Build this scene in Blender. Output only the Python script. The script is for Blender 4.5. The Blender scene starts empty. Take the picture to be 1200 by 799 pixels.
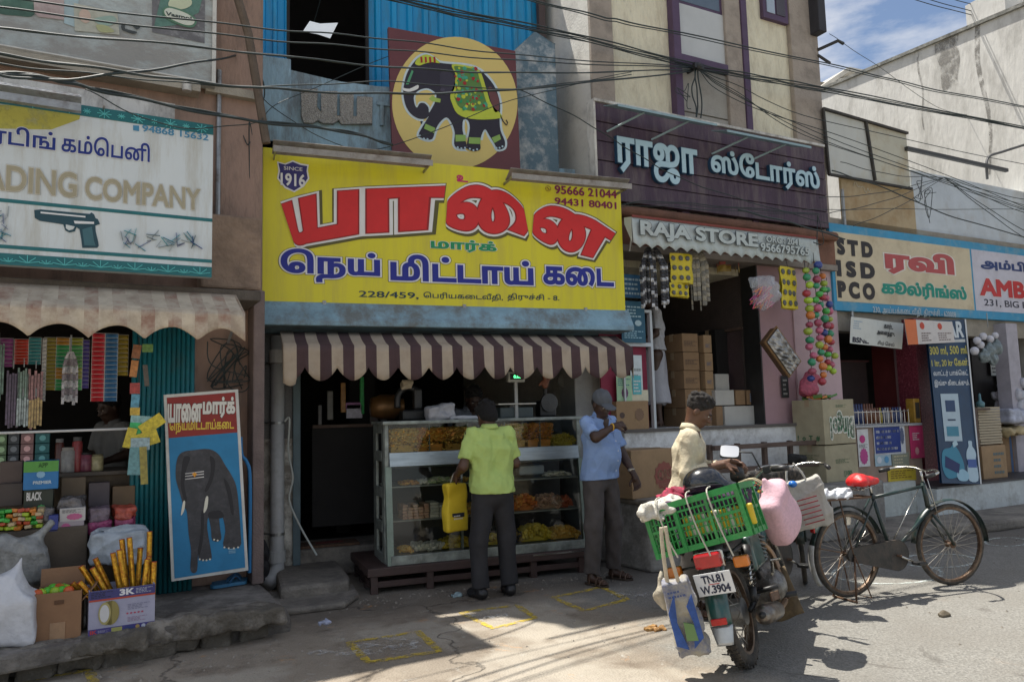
import bpy, bmesh, math, random, numpy as np
from mathutils import Vector, Matrix, Euler, geometry
R_ = math.radians
random.seed(7)
sc = bpy.context.scene
COL = sc.collection
# ------------------------------------------------------------------ camera, sky, sun, exposure
FPX, CAMH = 900.0,1.45
_yaw, _pit, _rol = R_(20.6), R_(5.6), math.atan(.027)
_f = np.array([math.sin(_yaw)*math.cos(_pit), math.cos(_yaw)*math.cos(_pit), math.sin(_pit)])
_r0 = np.array([math.cos(_yaw), -math.sin(_yaw), 0.]); _u0 = np.cross(_r0, _f)
_r = _r0*math.cos(_rol)-_u0*math.sin(_rol); _u = _r0*math.sin(_rol)+_u0*math.cos(_rol)
CAMP = np.array([0,0, CAMH])
cd = bpy.data.cameras.new('camera'); cam = bpy.data.objects.new('camera', cd); COL.objects.link(cam)
cd.sensor_width = 36; cd.lens = 36*FPX/1200; cd.clip_end = 3000; cd.clip_start = .05
cam.matrix_world = Matrix([[_r[i], _u[i], -_f[i], CAMP[i]] for i in range(3)]+[[0,0,0,1]])
sc.camera = cam
SUN_D = Vector((-.235,.31,1.0)).normalized()          # towards the sun
SUN_EL = math.asin(SUN_D.z); SUN_AZ = math.atan2(SUN_D.x, SUN_D.y)
w = bpy.data.worlds.new('World'); sc.world = w; w.use_nodes = True
nt = w.node_tree; bg = nt.nodes['Background']; bg.inputs['Strength'].default_value = .096
sky = nt.nodes.new('ShaderNodeTexSky'); sky.sky_type = 'NISHITA'; sky.sun_disc = False
sky.sun_elevation = SUN_EL; sky.sun_rotation = SUN_AZ; sky.air_density = .9; sky.dust_density = 1.2; sky.ozone_density = .8
tc = nt.nodes.new('ShaderNodeTexCoord'); mp = nt.nodes.new('ShaderNodeMapping'); mp.inputs['Scale'].default_value = (1.6,1.6,4.5); mp.inputs['Location'].default_value = (.35,.1,.2)
nz = nt.nodes.new('ShaderNodeTexNoise'); nz.inputs['Scale'].default_value = 1.7; nz.inputs['Detail'].default_value = 8; nz.inputs['Roughness'].default_value = .58
rp = nt.nodes.new('ShaderNodeValToRGB'); rp.color_ramp.elements[0].position = .44; rp.color_ramp.elements[1].position = .68
mx = nt.nodes.new('ShaderNodeMixRGB'); mx.inputs['Color2'].default_value = (8.6,8.3,7.8,1)
nt.links.new(tc.outputs['Generated'], mp.inputs['Vector']); nt.links.new(mp.outputs[0], nz.inputs['Vector'])
nt.links.new(nz.outputs['Fac'], rp.inputs[0]); nt.links.new(rp.outputs[0], mx.inputs['Fac'])
nt.links.new(sky.outputs[0], mx.inputs['Color1']); nt.links.new(mx.outputs[0], bg.inputs['Color'])
sd = bpy.data.lights.new('sun', 'SUN'); sd.energy = 5.0; sd.angle = R_(.55); sd.color = (1,.95,.87)
sun = bpy.data.objects.new('sun', sd); COL.objects.link(sun); sun.rotation_euler = (-SUN_D).to_track_quat('-Z', 'Y').to_euler()
sun.location = (0,0,20)
sc.view_settings.view_transform = 'Standard'; sc.view_settings.look = 'None'
sc.view_settings.exposure = .56; sc.view_settings.gamma = 1
sc.cycles.max_bounces = 6; sc.cycles.diffuse_bounces = 3; sc.cycles.use_denoising = True
sc.cycles.glossy_bounces = 3; sc.cycles.transparent_max_bounces = 8; sc.cycles.caustics_reflective = False; sc.cycles.caustics_refractive = False

# ------------------------------------------------------------------ helpers: rays and frames
def ray(x, y): return _f+_r*((x-600)/FPX)+_u*((399.5-y)/FPX)
def ground(x, y, z=0.):
    d = ray(x, y); return CAMP+d*((z-CAMH)/d[2])
def at(x, y, Y):
    d = ray(x, y); return tuple(CAMP+d*(Y/d[1]))
class Frame:
    """a facade frame: s along it, d into the building, z up"""
    def __init__(s, ox, oy, deg): s.o = np.array([ox, oy]); s.a = R_(deg); s.c = math.cos(s.a); s.sn = math.sin(s.a)
    def w(s, a, d, z): return Vector((s.o[0]+a*s.c-d*s.sn, s.o[1]+a*s.sn+d*s.c, z))
    def inv(s, X):
        dx, dy = X[0]-s.o[0], X[1]-s.o[1]; return (dx*s.c+dy*s.sn, -dx*s.sn+dy*s.c, X[2])
    def p(s, x, y, d=0.):
        n = np.array([-s.sn, s.c, 0]); P = s.w(0, d, 0); q = ray(x, y); t = (n@(np.array(P)-CAMP))/(n@q)
        a, b, z = s.inv(CAMP+q*t); return a, z
    def g(s, x, y, z=0.): return s.inv(ground(x, y, z))
W = Frame(0,0,0); M = Frame(0,6.6,0); L = Frame(.40,5.87,9); R = Frame(3.64,6.24,7.4)

# ------------------------------------------------------------------ materials
_mc = {}
def mat(c, rough=.8, var=.15, scale=6, bump=.15, bs=60, metal=0, dirt=None, da=.5, ds=3, st=(1,1,1), alpha=1, emit=0, trans=0, coat=0, bd=.02, dm=.62):
    """procedural paint/plaster/cloth: base colour with noise, optional dirt colour, fine bump"""
    key = (tuple(c), rough, var, scale, bump, bs, metal, dirt, da, ds, st, alpha, emit, trans, coat, bd, dm)
    if key in _mc: return _mc[key]
    m = bpy.data.materials.new('mat_%03d' % len(_mc)); m.use_nodes = True; n = m.node_tree; b = n.nodes['Principled BSDF']
    L_ = n.links.new
    b.inputs['Roughness'].default_value = rough; b.inputs['Metallic'].default_value = metal
    b.inputs['Alpha'].default_value = alpha; b.inputs['Transmission Weight'].default_value = trans; b.inputs['Coat Weight'].default_value = coat
    if emit: b.inputs['Emission Color'].default_value = (*c, 1); b.inputs['Emission Strength'].default_value = emit
    t = n.nodes.new('ShaderNodeTexCoord'); mp = n.nodes.new('ShaderNodeMapping'); mp.inputs['Scale'].default_value = st
    L_(t.outputs['Object'], mp.inputs['Vector'])
    ns = n.nodes.new('ShaderNodeTexNoise'); ns.inputs['Scale'].default_value = scale; ns.inputs['Detail'].default_value = 6; ns.inputs['Roughness'].default_value = .65
    L_(mp.outputs[0], ns.inputs['Vector'])
    r = n.nodes.new('ShaderNodeValToRGB'); e = r.color_ramp.elements
    e[0].position = .3; e[1].position = .7
    e[0].color = (*[x*(1-var) for x in c], 1); e[1].color = (*[min(1, x*(1+var)) for x in c], 1)
    L_(ns.outputs['Fac'], r.inputs[0]); out = r.outputs[0]
    if dirt:
        n2 = n.nodes.new('ShaderNodeTexNoise'); n2.inputs['Scale'].default_value = ds; n2.inputs['Detail'].default_value = 9; n2.inputs['Roughness'].default_value = .72
        L_(mp.outputs[0], n2.inputs['Vector'])
        r2 = n.nodes.new('ShaderNodeValToRGB'); r2.color_ramp.elements[0].position = dm-.12; r2.color_ramp.elements[1].position = dm+.06
        r2.color_ramp.elements[1].color = (da, da, da, 1)
        x = n.nodes.new('ShaderNodeMixRGB'); x.inputs['Color2'].default_value = (*dirt, 1)
        L_(n2.outputs['Fac'], r2.inputs[0]); L_(r2.outputs[0], x.inputs['Fac']); L_(out, x.inputs['Color1']); out = x.outputs[0]
    L_(out, b.inputs['Base Color'])
    if bump:
        n3 = n.nodes.new('ShaderNodeTexNoise'); n3.inputs['Scale'].default_value = bs; n3.inputs['Detail'].default_value = 5
        L_(mp.outputs[0], n3.inputs['Vector'])
        bp = n.nodes.new('ShaderNodeBump'); bp.inputs['Strength'].default_value = min(1, bump); bp.inputs['Distance'].default_value = bd
        L_(n3.outputs['Fac'], bp.inputs['Height']); L_(bp.outputs[0], b.inputs['Normal'])
    _mc[key] = m; return m
def flat(c, rough=.6, **k): return mat(c, rough, var=.06, scale=9, bump=0, **k)
def srgb(r, g, b, k=1.): return tuple(((v/255/12.92) if v/255 <= .04045 else ((v/255+.055)/1.055)**2.4)*k for v in (r, g, b))

# ------------------------------------------------------------------ mesh builder
class MB:
    def __init__(s): s.v = []; s.f = []; s.m = []; s.mi = 0; s.X = None
    def add(s, vs, fs, m=None):
        n = len(s.v)
        if s.X is not None: vs = [tuple(s.X @ Vector(p)) for p in vs]
        s.v += [tuple(p) for p in vs]; s.f += [tuple(i+n for i in f) for f in fs]; s.m += [s.mi if m is None else m]*len(fs); return s
    def box(s, x0, x1, y0, y1, z0, z1, m=None):
        if x0 > x1: x0, x1 = x1, x0
        if y0 > y1: y0, y1 = y1, y0
        if z0 > z1: z0, z1 = z1, z0
        return s.add([(x, y, z) for x in (x0, x1) for y in (y0, y1) for z in (z0, z1)],
                     [(0,1,3,2), (4,6,7,5), (0,4,5,1), (2,3,7,6), (0,2,6,4), (1,5,7,3)], m)
    def obox(s, c, size, rot=None, m=None):
        Q = rot if rot is not None else Matrix.Identity(3); c = Vector(c)
        vs = [c+Q@Vector((a*size[0]/2, b*size[1]/2, d*size[2]/2)) for a in (-1,1) for b in (-1,1) for d in (-1,1)]
        return s.add(vs, [(0,1,3,2), (4,6,7,5), (0,4,5,1), (2,3,7,6), (0,2,6,4), (1,5,7,3)], m)
    def beam(s, a, b, wd, th, up=(0,0,1), m=None):
        a, b = Vector(a), Vector(b); x = (b-a).normalized(); u = Vector(up); y = u.cross(x).normalized(); z = x.cross(y)
        return s.obox((a+b)/2,((b-a).length, wd, th), Matrix((x, y, z)).transposed(), m)
    def tube(s, pts, r, n=8, m=None, closed=False, cap=True):
        P = [Vector(p) for p in pts]; k = len(P); rs = r if isinstance(r, (list, tuple)) else [r]*k
        vs = []; fs = []; nrm = None
        for i, p in enumerate(P):
            t = (P[(i+1) % k]-P[i-1]) if closed else (P[min(i+1, k-1)]-P[max(i-1,0)])
            t.normalize()
            if nrm is None: nrm = t.orthogonal().normalized()
            nrm = (nrm-t*nrm.dot(t));
            if nrm.length < 1e-6: nrm = t.orthogonal()
            nrm.normalize(); bn = t.cross(nrm)
            for j in range(n):
                a = 2*math.pi*j/n; vs.append(p+(nrm*math.cos(a)+bn*math.sin(a))*rs[i])
        for i in range(k if closed else k-1):
            for j in range(n):
                a, b = i*n+j, i*n+(j+1) % n; c, d = ((i+1) % k)*n+(j+1) % n, ((i+1) % k)*n+j
                fs.append((a, b, c, d))
        if cap and not closed: fs += [tuple(range(n))[::-1], tuple((k-1)*n+j for j in range(n))]
        return s.add(vs, fs, m)
    def cyl(s, a, b, r, n=16, m=None): return s.tube([a, b], r, n, m)
    def lathe(s, prof, c=(0,0,0), n=20, axis='z', m=None):
        vs = []; fs = []
        for (r, h) in prof:
            for j in range(n):
                a = 2*math.pi*j/n; q = (r*math.cos(a), r*math.sin(a), h)
                if axis == 'x': q = (h, q[0], q[1])
                if axis == 'y': q = (q[0], h, q[1])
                vs.append((q[0]+c[0], q[1]+c[1], q[2]+c[2]))
        for i in range(len(prof)-1):
            for j in range(n): fs.append((i*n+j, i*n+(j+1) % n, (i+1)*n+(j+1) % n, (i+1)*n+j))
        closed = prof[0] == prof[-1]
        if prof[0][0] > 1e-5 and not closed: fs.append(tuple(range(n))[::-1])
        if prof[-1][0] > 1e-5 and not closed: fs.append(tuple((len(prof)-1)*n+j for j in range(n)))
        return s.add(vs, fs, m)
    def ell(s, c, r, n=12, m=None, jit=0):
        if not isinstance(r, (list, tuple)): r = (r,)*3
        vs = []; fs = []; k = max(4, n//2)
        for i in range(1, k):
            th = math.pi*i/k
            for j in range(n):
                a = 2*math.pi*j/n; q = 1+random.uniform(-jit, jit)
                vs.append((c[0]+r[0]*math.sin(th)*math.cos(a)*q, c[1]+r[1]*math.sin(th)*math.sin(a)*q, c[2]+r[2]*math.cos(th)*q))
        vs += [(c[0], c[1], c[2]+r[2]), (c[0], c[1], c[2]-r[2])]; T, B = len(vs)-2, len(vs)-1
        for i in range(k-2):
            for j in range(n): fs.append((i*n+j, (i+1)*n+j, (i+1)*n+(j+1) % n, i*n+(j+1) % n))
        for j in range(n): fs += [(T, j, (j+1) % n), (B, (k-2)*n+(j+1) % n, (k-2)*n+j)]
        return s.add(vs, fs, m)
    def prism(s, poly, y0, y1, m=None, holes=()):
        """polygon in (x, z) given depth from y0 (front) to y1"""
        loops = [poly]+list(holes); P = [q for lp in loops for q in lp]; n = len(P)
        tris = geometry.tessellate_polygon([[Vector((q[0], q[1], 0)) for q in lp] for lp in loops])
        vs = [(q[0], y0, q[1]) for q in P]; fs = []
        for t in tris:
            a, b, c = [Vector((P[i][0], P[i][1])) for i in t]; cr = (b-a).cross(c-a)
            fs.append(tuple(t) if cr > 0 else tuple(t)[::-1])
        if abs(y1-y0) > 1e-7:
            vs += [(q[0], y1, q[1]) for q in P]; fs += [tuple(i+n for i in f[::-1]) for f in fs]
            o = 0
            for lp in loops:
                for i in range(len(lp)): a, b = o+i, o+(i+1) % len(lp); fs.append((a, b, b+n, a+n))
                o += len(lp)
        return s.add(vs, fs, m)
    def grid(s, fn, nu, nv, m=None, mf=None):
        vs = [fn(i/nu, j/nv) for i in range(nu+1) for j in range(nv+1)]
        for i in range(nu):
            fs = [(i*(nv+1)+j, (i+1)*(nv+1)+j, (i+1)*(nv+1)+j+1, i*(nv+1)+j+1) for j in range(nv)]
            if i == 0: base = len(s.v); s.add(vs, fs, mf(i) if mf else m)
            else: s.f += [tuple(q+base for q in f) for f in fs]; s.m += [(mf(i) if mf else (s.mi if m is None else m))]*len(fs)
        return s
    def build(s, name, mats, parent=None, off=(0,0,0), bevel=0, smooth=False, solid=0, sub=0):
        me = bpy.data.meshes.new(name)
        me.from_pydata([(v[0]-off[0], v[1]-off[1], v[2]-off[2]) for v in s.v], [], s.f)
        if not isinstance(mats, (list, tuple)): mats = [mats]
        for q in mats: me.materials.append(q)
        if len(mats) > 1: me.polygons.foreach_set('material_index', [min(i, len(mats)-1) for i in s.m])
        me.update()
        if smooth: me.shade_smooth()
        o = bpy.data.objects.new(name, me); COL.objects.link(o)
        if parent: o.parent = parent
        if solid: q = o.modifiers.new('s', 'SOLIDIFY'); q.thickness = solid; q.offset = 0
        if bevel: q = o.modifiers.new('b', 'BEVEL'); q.width = bevel; q.segments = 2; q.limit_method = 'ANGLE'; q.angle_limit = R_(40)
        if sub: q = o.modifiers.new('u', 'SUBSURF'); q.levels = sub; q.render_levels = sub
        return o
def tag(o, label=None, cat=None, group=None, kind=None):
    if label: o['label'] = label
    if cat: o['category'] = cat
    if group: o['group'] = group
    if kind: o['kind'] = kind
    return o
class T:
    """a thing: an Empty at its base; parts given in frame coordinates (or local ones with loc=True)"""
    def __init__(s, fr, name, base, label, cat, group=None, rot=0, loc=False, lean=0, pitch=0):
        s.o = bpy.data.objects.new(name, None); COL.objects.link(s.o); s.o.empty_display_size = .1
        s.off = (0,0,0) if loc else base; s.o.location = fr.w(*base)
        s.o.rotation_euler = (lean, pitch, fr.a+rot); tag(s.o, label, cat, group)
    def part(s, name, mb, m, parent=None, **k):
        lab = k.pop('label', None); kd = k.pop('kind', None); o = mb.build(name, m, parent or s.o, off=s.off, **k)
        if lab: o['label'] = lab
        if kd: o['kind'] = kd
        elif name in ('snowflake_print', 'tools_print', 'blanket_pattern', 'toenail_print'): o['kind'] = 'stuff'
        return o
def one(fr, name, mb, m, label=None, cat=None, group=None, kind=None, base=None, **k):
    """a thing or a piece of the setting that is one mesh, given in frame coordinates"""
    xs = np.array(mb.v); b = base or (float(xs[:, 0].mean()), float(xs[:, 1].mean()), float(xs[:, 2].min()))
    o = mb.build(name, m, off=b, **k); o.location = fr.w(*b); o.rotation_euler = (0,0, fr.a)
    return tag(o, label, cat, group, kind)
def copy_tree(o, parent=None):
    c = o.copy(); COL.objects.link(c)
    if parent: c.parent = parent
    for ch in o.children: copy_tree(ch, c)
    return c
def cr(pts, n=6, closed=False):
    """Catmull-Rom through points"""
    P = [np.array(p, float) for p in pts]; out = []; k = len(P)
    for i in range(k if closed else k-1):
        if closed: a, b, c, d = P[i-1], P[i], P[(i+1) % k], P[(i+2) % k]
        else: a, b, c, d = P[max(i-1,0)], P[i], P[i+1], P[min(i+2, k-1)]
        for j in range(n):
            t = j/n; out.append(.5*((2*b)+(-a+c)*t+(2*a-5*b+4*c-d)*t*t+(-a+3*b-3*c+d)*t**3))
    if not closed: out.append(P[-1])
    return [tuple(q) for q in out]
# ------------------------------------------------------------------ lettering: real glyph outlines, filled by winding number
_gc = {}
def glyphs(txt, bold=0.):
    key = (txt, bold)
    if key in _gc: return _gc[key]
    c = bpy.data.curves.new('t', 'FONT'); c.body = txt; c.size = 1; c.resolution_u = 4
    o = bpy.data.objects.new('t', c); COL.objects.link(o); bpy.context.view_layer.update()
    cu = o.to_curve(bpy.context.evaluated_depsgraph_get())
    loops = []
    for sp in cu.splines:
        bp_ = sp.bezier_points; pts = []
        for i in range(len(bp_)):
            a, b = bp_[i], bp_[(i+1) % len(bp_)]
            straight = (a.handle_right-a.co).length < 1e-5 and (b.handle_left-b.co).length < 1e-5
            st = 1 if straight or ((a.handle_right-a.co).normalized().dot((b.co-a.co).normalized()) > .9999) else 4
            q = geometry.interpolate_bezier(a.co, a.handle_right, b.handle_left, b.co, st+1)
            pts += [(p.x, p.y) for p in q[:-1]]
        cl = [pts[0]]
        for p in pts[1:]:
            if math.hypot(p[0]-cl[-1][0], p[1]-cl[-1][1]) > 1e-4: cl.append(p)
        if len(cl) > 2: loops.append(np.array(cl))
    o.to_curve_clear(); bpy.data.objects.remove(o); bpy.data.curves.remove(c)
    allp = np.vstack(loops); lo, hi = allp.min(0), allp.max(0)
    # orientation sign: the biggest loop is an outer one
    area = lambda q: .5*np.sum(q[:, 0]*np.roll(q[:, 1], -1)-np.roll(q[:, 0], -1)*q[:, 1])
    sg = 1
    def inside(p, q):
        x0, y0 = q.T; x1, y1 = np.roll(q, -1,0).T; c = (y0 > p[1]) != (y1 > p[1])
        return (np.sum(c & (p[0] < (x1-x0)*(p[1]-y0)/np.where(y1 == y0,1, y1-y0)+x0)) % 2) == 1
    fixed = []
    for q in loops:
        anc = [r for r in loops if r is not q and abs(area(r)) > abs(area(q)) and inside(q[0], r)]
        top = max(anc, key=lambda r: abs(area(r))) if anc else q
        fixed.append(q if area(top) > 0 else q[::-1])
    loops = fixed
    L2 = []
    for q in loops:
        e = np.roll(q, -1,0)-q; e /= np.maximum(1e-9, np.linalg.norm(e, axis=1))[:, None]
        n0 = np.stack([e[:, 1], -e[:, 0]], 1)*sg; n1 = np.roll(n0,1,0); nn = n0+n1; ln = np.maximum(.55, np.linalg.norm(nn, axis=1)/2)
        nn = nn/2/ln[:, None]**2; L2.append(q+nn*bold)
    vs = []; ed = []
    for q in L2:
        b = len(vs); vs += [Vector((float(x), float(y))) for x, y in q]; ed += [(b+i, b+(i+1) % len(q)) for i in range(len(q))]
    ov, oe, of, *_ = geometry.delaunay_2d_cdt(vs, ed, [], 0,1e-6)
    V = np.array([(p.x, p.y) for p in ov]); F = np.array(of)
    cen = V[F].mean(1); E = np.vstack([np.hstack([q, np.roll(q, -1,0)]) for q in L2])
    wn = np.zeros(len(cen))
    for i in range(0, len(cen), 400):
        cx, cy = cen[i:i+400,0:1], cen[i:i+400,1:2]; x0, y0, x1, y1 = E.T
        cross = (x1-x0)*(cy-y0)-(cx-x0)*(y1-y0)
        wn[i:i+400] = ((y0 <= cy) & (y1 > cy) & (cross > 0)).sum(1)-((y0 > cy) & (y1 <= cy) & (cross < 0)).sum(1)
    F = F[wn*sg > 0]; V = (V-lo)/(hi-lo)
    _gc[key] = (V, [tuple(int(i) for i in f) for f in F]); return _gc[key]
def text_mb(mb, txt, O, U, Vv, bold=0., warp=None, thick=0., m=None):
    """ink box from point O with edge vectors U (along) and Vv (up)"""
    V, F = glyphs(txt, bold); O, U, Vv = Vector(O), Vector(U), Vector(Vv); pts = []
    for (a, b) in V:
        if warp: a, b = warp(a, b)
        pts.append(O+U*a+Vv*b)
    nrm = U.cross(Vv).normalized()
    if not thick: return mb.add(pts, F, m)
    n = len(pts); mb.add([p+nrm*thick for p in pts], F, m)
    from collections import Counter
    cnt = {}
    for f in F:
        for i in range(3):
            a, b = f[i], f[(i+1) % 3]; k = (min(a, b), max(a, b)); cnt.setdefault(k, []).append((a, b))
    side = []; base = len(mb.v)
    mb.add(list(pts)+[p+nrm*thick for p in pts], [(e[0][1], e[0][0], e[0][0]+n, e[0][1]+n)[::-1] for e in cnt.values() if len(e) == 1], m)
    return mb
def letter(t, name, txt, fr, x0, y0, x1, y1, d, m, bold=0., warp=None, thick=0., parent=None, nx=None):
    """lettering on a facade plane at depth d; ink box given by photo corners"""
    s0, z1 = fr.p(x0, y0, d); s1, z0 = fr.p(x1, y1, d)
    mb = MB(); text_mb(mb, txt, (s0, d, z0), (s1-s0,0,0), (0,0, z1-z0), bold, warp, thick)
    return t.part(name, mb, m, parent)
def pxpoly(fr, pts, d): return [fr.p(x, y, d) for x, y in pts]
# ------------------------------------------------------------------ smooth implicit bodies (surface nets)
def cap(a, b, ra, rb=None, k=.02, cut=None): return ('c', np.array(a, float), np.array(b, float), ra, ra if rb is None else rb, k, cut)
def el(c, r, rot=None, k=.02): return ('e', np.array(c, float), np.array(r, float), None if rot is None else np.array(rot), k)
def rbox(c, r, rad=.02, rot=None, k=.02): return ('b', np.array(c, float), np.array(r, float), rad, None if rot is None else np.array(rot), k)
def nets(prims, h=.006, disp=None, cuts=(), carve=()):
    lo = np.full(3,1e9); hi = -lo
    def bb(p):
        if p[0] == 'c': r = max(p[3], p[4]); return np.minimum(p[1], p[2])-r, np.maximum(p[1], p[2])+r
        if p[0] == 'e': r = p[2].max() if p[3] is not None else p[2]; return p[1]-r, p[1]+r
        r = (np.linalg.norm(p[2]) if p[4] is not None else p[2])+p[3]; return p[1]-r, p[1]+r
    for p in prims: a, b = bb(p); lo = np.minimum(lo, a); hi = np.maximum(hi, b)
    lo -= 4*h+.02; hi += 4*h+.02; N = np.ceil((hi-lo)/h).astype(int)+1
    V = np.full(N, 9., np.float32); ax = [lo[i]+h*np.arange(N[i]) for i in range(3)]
    def sl(a, b, pad):
        i0 = np.maximum(0, np.floor((a-pad-lo)/h).astype(int)); i1 = np.minimum(N, np.ceil((b+pad-lo)/h).astype(int)+1)
        X, Y, Z = np.meshgrid(*[ax[i][i0[i]:i1[i]] for i in range(3)], indexing='ij')
        return (slice(i0[0], i1[0]), slice(i0[1], i1[1]), slice(i0[2], i1[2])), np.stack([X, Y, Z], -1)
    def dist(p, P):
        if p[0] == 'c':
            ab = p[2]-p[1]; L2 = max(1e-9, ab@ab); t = np.clip(((P-p[1])@ab)/L2,0,1)
            d = np.linalg.norm(P-p[1]-t[..., None]*ab, axis=-1)-(p[3]+(p[4]-p[3])*t)
            if p[6] is not None: d = np.maximum(d, ((P-p[2])@ab)/math.sqrt(L2)-p[6])
            return d
        if p[0] == 'e':
            q = P-p[1]
            if p[3] is not None: q = q@p[3]
            k0 = np.linalg.norm(q/p[2], axis=-1); k1 = np.linalg.norm(q/p[2]**2, axis=-1); return k0*(k0-1)/np.maximum(k1,1e-6)
        q = P-p[1]
        if p[4] is not None: q = q@p[4]
        q = np.abs(q)-p[2]; return np.linalg.norm(np.maximum(q, 0), axis=-1)+np.minimum(q.max(-1), 0)-p[3]
    for p in prims:
        k = p[5] if p[0] in 'cb' else p[4]
        a, b = bb(p); S, P = sl(a, b, max(k, 3*h)+.012); d = dist(p, P).astype(np.float32); v = V[S]
        if k > 0: hh = np.maximum(k-np.abs(d-v), 0)/k; V[S] = np.minimum(d, v)-hh*hh*k/4
        else: V[S] = np.minimum(d, v)
    for p in carve:
        k = p[5] if p[0] in 'cb' else p[4]
        a, b = bb(p); S, P = sl(a, b, max(k, 3*h)); d = -dist(p, P).astype(np.float32); v = V[S]
        kk = max(k, 1e-4); hh = np.maximum(kk-np.abs(d-v), 0)/kk; V[S] = np.maximum(d, v)+hh*hh*kk/4
    if disp is not None or cuts:
        X, Y, Z = np.meshgrid(*ax, indexing='ij', sparse=True)
        if disp is not None: V = V+np.where(V < 1, disp(X, Y, Z), 0).astype(np.float32)
        for (q, n_) in cuts:
            n_ = np.array(n_, float); n_ /= np.linalg.norm(n_); V = np.maximum(V, (X-q[0])*n_[0]+(Y-q[1])*n_[1]+(Z-q[2])*n_[2])
    sgn = V < 0
    c = np.zeros(N-1, np.int8); cs = [(i, j, k) for i in (0,1) for j in (0,1) for k in (0,1)]
    sub = lambda A, o: A[o[0]:N[0]-1+o[0], o[1]:N[1]-1+o[1], o[2]:N[2]-1+o[2]]
    for o in cs: c += sub(sgn, o)
    act = (c > 0) & (c < 8); idx = np.full(N-1,-1, np.int64); I = np.argwhere(act); idx[act] = np.arange(len(I))
    acc = np.zeros((len(I), 3)); cnt = np.zeros(len(I)); i, j, k = I.T
    for o in cs:
        for axx in range(3):
            if o[axx]: continue
            o2 = list(o); o2[axx] = 1
            a = V[i+o[0], j+o[1], k+o[2]]; b = V[i+o2[0], j+o2[1], k+o2[2]]; mk = (a < 0) != (b < 0)
            t = a/np.where(mk, a-b, 1); q = np.array(o, float)[None].repeat(len(I), 0); q[:, axx] += t
            acc[mk] += q[mk]; cnt[mk] += 1
    verts = lo+h*(I+acc/cnt[:, None]); F = []
    for axx in range(3):
        u, v_ = (axx+1) % 3,(axx+2) % 3
        s0 = [slice(None)]*3; s1 = [slice(None)]*3; s0[axx] = slice(0,-1); s1[axx] = slice(1, None)
        A, B = sgn[tuple(s0)], sgn[tuple(s1)]; E = np.argwhere(A != B)
        E = E[(E[:, u] > 0) & (E[:, v_] > 0) & (E[:, u] < N[u]-1) & (E[:, v_] < N[v_]-1)]
        inside = A[tuple(E.T)]
        du = np.zeros(3, int); du[u] = 1; dv = np.zeros(3, int); dv[v_] = 1
        q = [idx[tuple((E+o).T)] for o in (-du-dv, -dv, du*0,-du)]
        Q = np.stack(q, 1); Q[~inside] = Q[~inside][:, ::-1]; F.append(Q)
    F = np.vstack(F); return verts, F
def sdf_obj(name, prims, m, h=.006, parent=None, off=(0,0,0), disp=None, cuts=(), carve=(), smooth_it=1):
    v, f = nets(prims, h, disp, cuts, carve); v = v-np.array(off)
    me = bpy.data.meshes.new(name); me.vertices.add(len(v)); me.vertices.foreach_set('co', v.astype(np.float32).ravel())
    me.loops.add(len(f)*4); me.loops.foreach_set('vertex_index', f.astype(np.int32).ravel())
    me.polygons.add(len(f)); me.polygons.foreach_set('loop_start', np.arange(0, len(f)*4,4, dtype=np.int32)); me.polygons.foreach_set('loop_total', np.full(len(f), 4, np.int32))
    me.update(calc_edges=True); me.validate(); me.shade_smooth(); me.materials.append(m)
    o = bpy.data.objects.new(name, me); COL.objects.link(o)
    if parent: o.parent = parent
    if smooth_it: q = o.modifiers.new('sm', 'SMOOTH'); q.iterations = smooth_it; q.factor = .5
    return o
def folds(A=.004, f=22, seed=0, st=(1,1,1), sharp=False):
    rs = np.random.RandomState(seed); K = [(rs.normal(size=3)*np.array(st)*f, rs.uniform(0,6.28), rs.uniform(.5,1)) for _ in range(5)]
    def fn(X, Y, Z):
        wx = .02*np.sin(9*Z+seed)+.015*np.sin(13*X+2); s = 0
        for kv, ph, am in K:
            q = np.sin(kv[0]*(X+wx)+kv[1]*(Y-wx)+kv[2]*(Z+wx*.7)+ph); s = s+am*((2.4*np.sqrt(np.abs(q))-1.5) if sharp else q)
        return A*s*.6
    return fn
# ================================================================== palette
S = srgb
TANW = mat((.37,.25,.195), .9,.14,4,.4,45, dirt=(.13,.10,.08), da=.7, ds=4, dm=.57, st=(1,1,.3))
CONC = mat((.26,.235,.20), .95,.25,5,.6,50, dirt=(.10,.09,.08), da=.7, ds=3, dm=.55)
STONE = mat((.25,.23,.205), .92,.25,7,.7,35, dirt=(.09,.08,.07), da=.8, ds=4, dm=.5)
BLUEW = mat((.33,.50,.62), .9,.14,5,.4,45, dirt=(.15,.17,.18), da=.85, ds=5, dm=.55, st=(1,1,.3))
WHITEW = mat((.66,.65,.61), .9,.1,4,.3,40, dirt=(.25,.23,.21), da=.8, ds=5, dm=.57, st=(1,1,.4))
DARK = mat((.012,.011,.010), .8,.2,5,.1)
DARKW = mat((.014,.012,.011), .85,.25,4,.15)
METAL = mat((.35,.36,.36), .45,.2,12,.1, metal=.8, dirt=(.12,.07,.04), da=.6, ds=8)
STEEL = mat((.6,.6,.6), .25,.1,12,.03, metal=1)
BLACKP = mat((.02,.02,.02), .45,.2,10,.05)
WIREM = mat((.018,.03,.03), .5,.2,10,0)
WOOD = mat((.10,.065,.05), .75,.3,4,.3,60, st=(1,6,6), dirt=(.18,.15,.13), da=.5, ds=6)
TEAL = mat((.015,.17,.20), .5,.15,4,.1, dirt=(.05,.10,.10), da=.6, ds=5)
CARD = mat((.33,.22,.12), .85,.12,5,.12,50, dirt=(.2,.13,.07), da=.4, ds=4)
CARD2 = mat((.27,.17,.09), .85,.14,5,.12,50, dirt=(.16,.1,.05), da=.4, ds=4)
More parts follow.
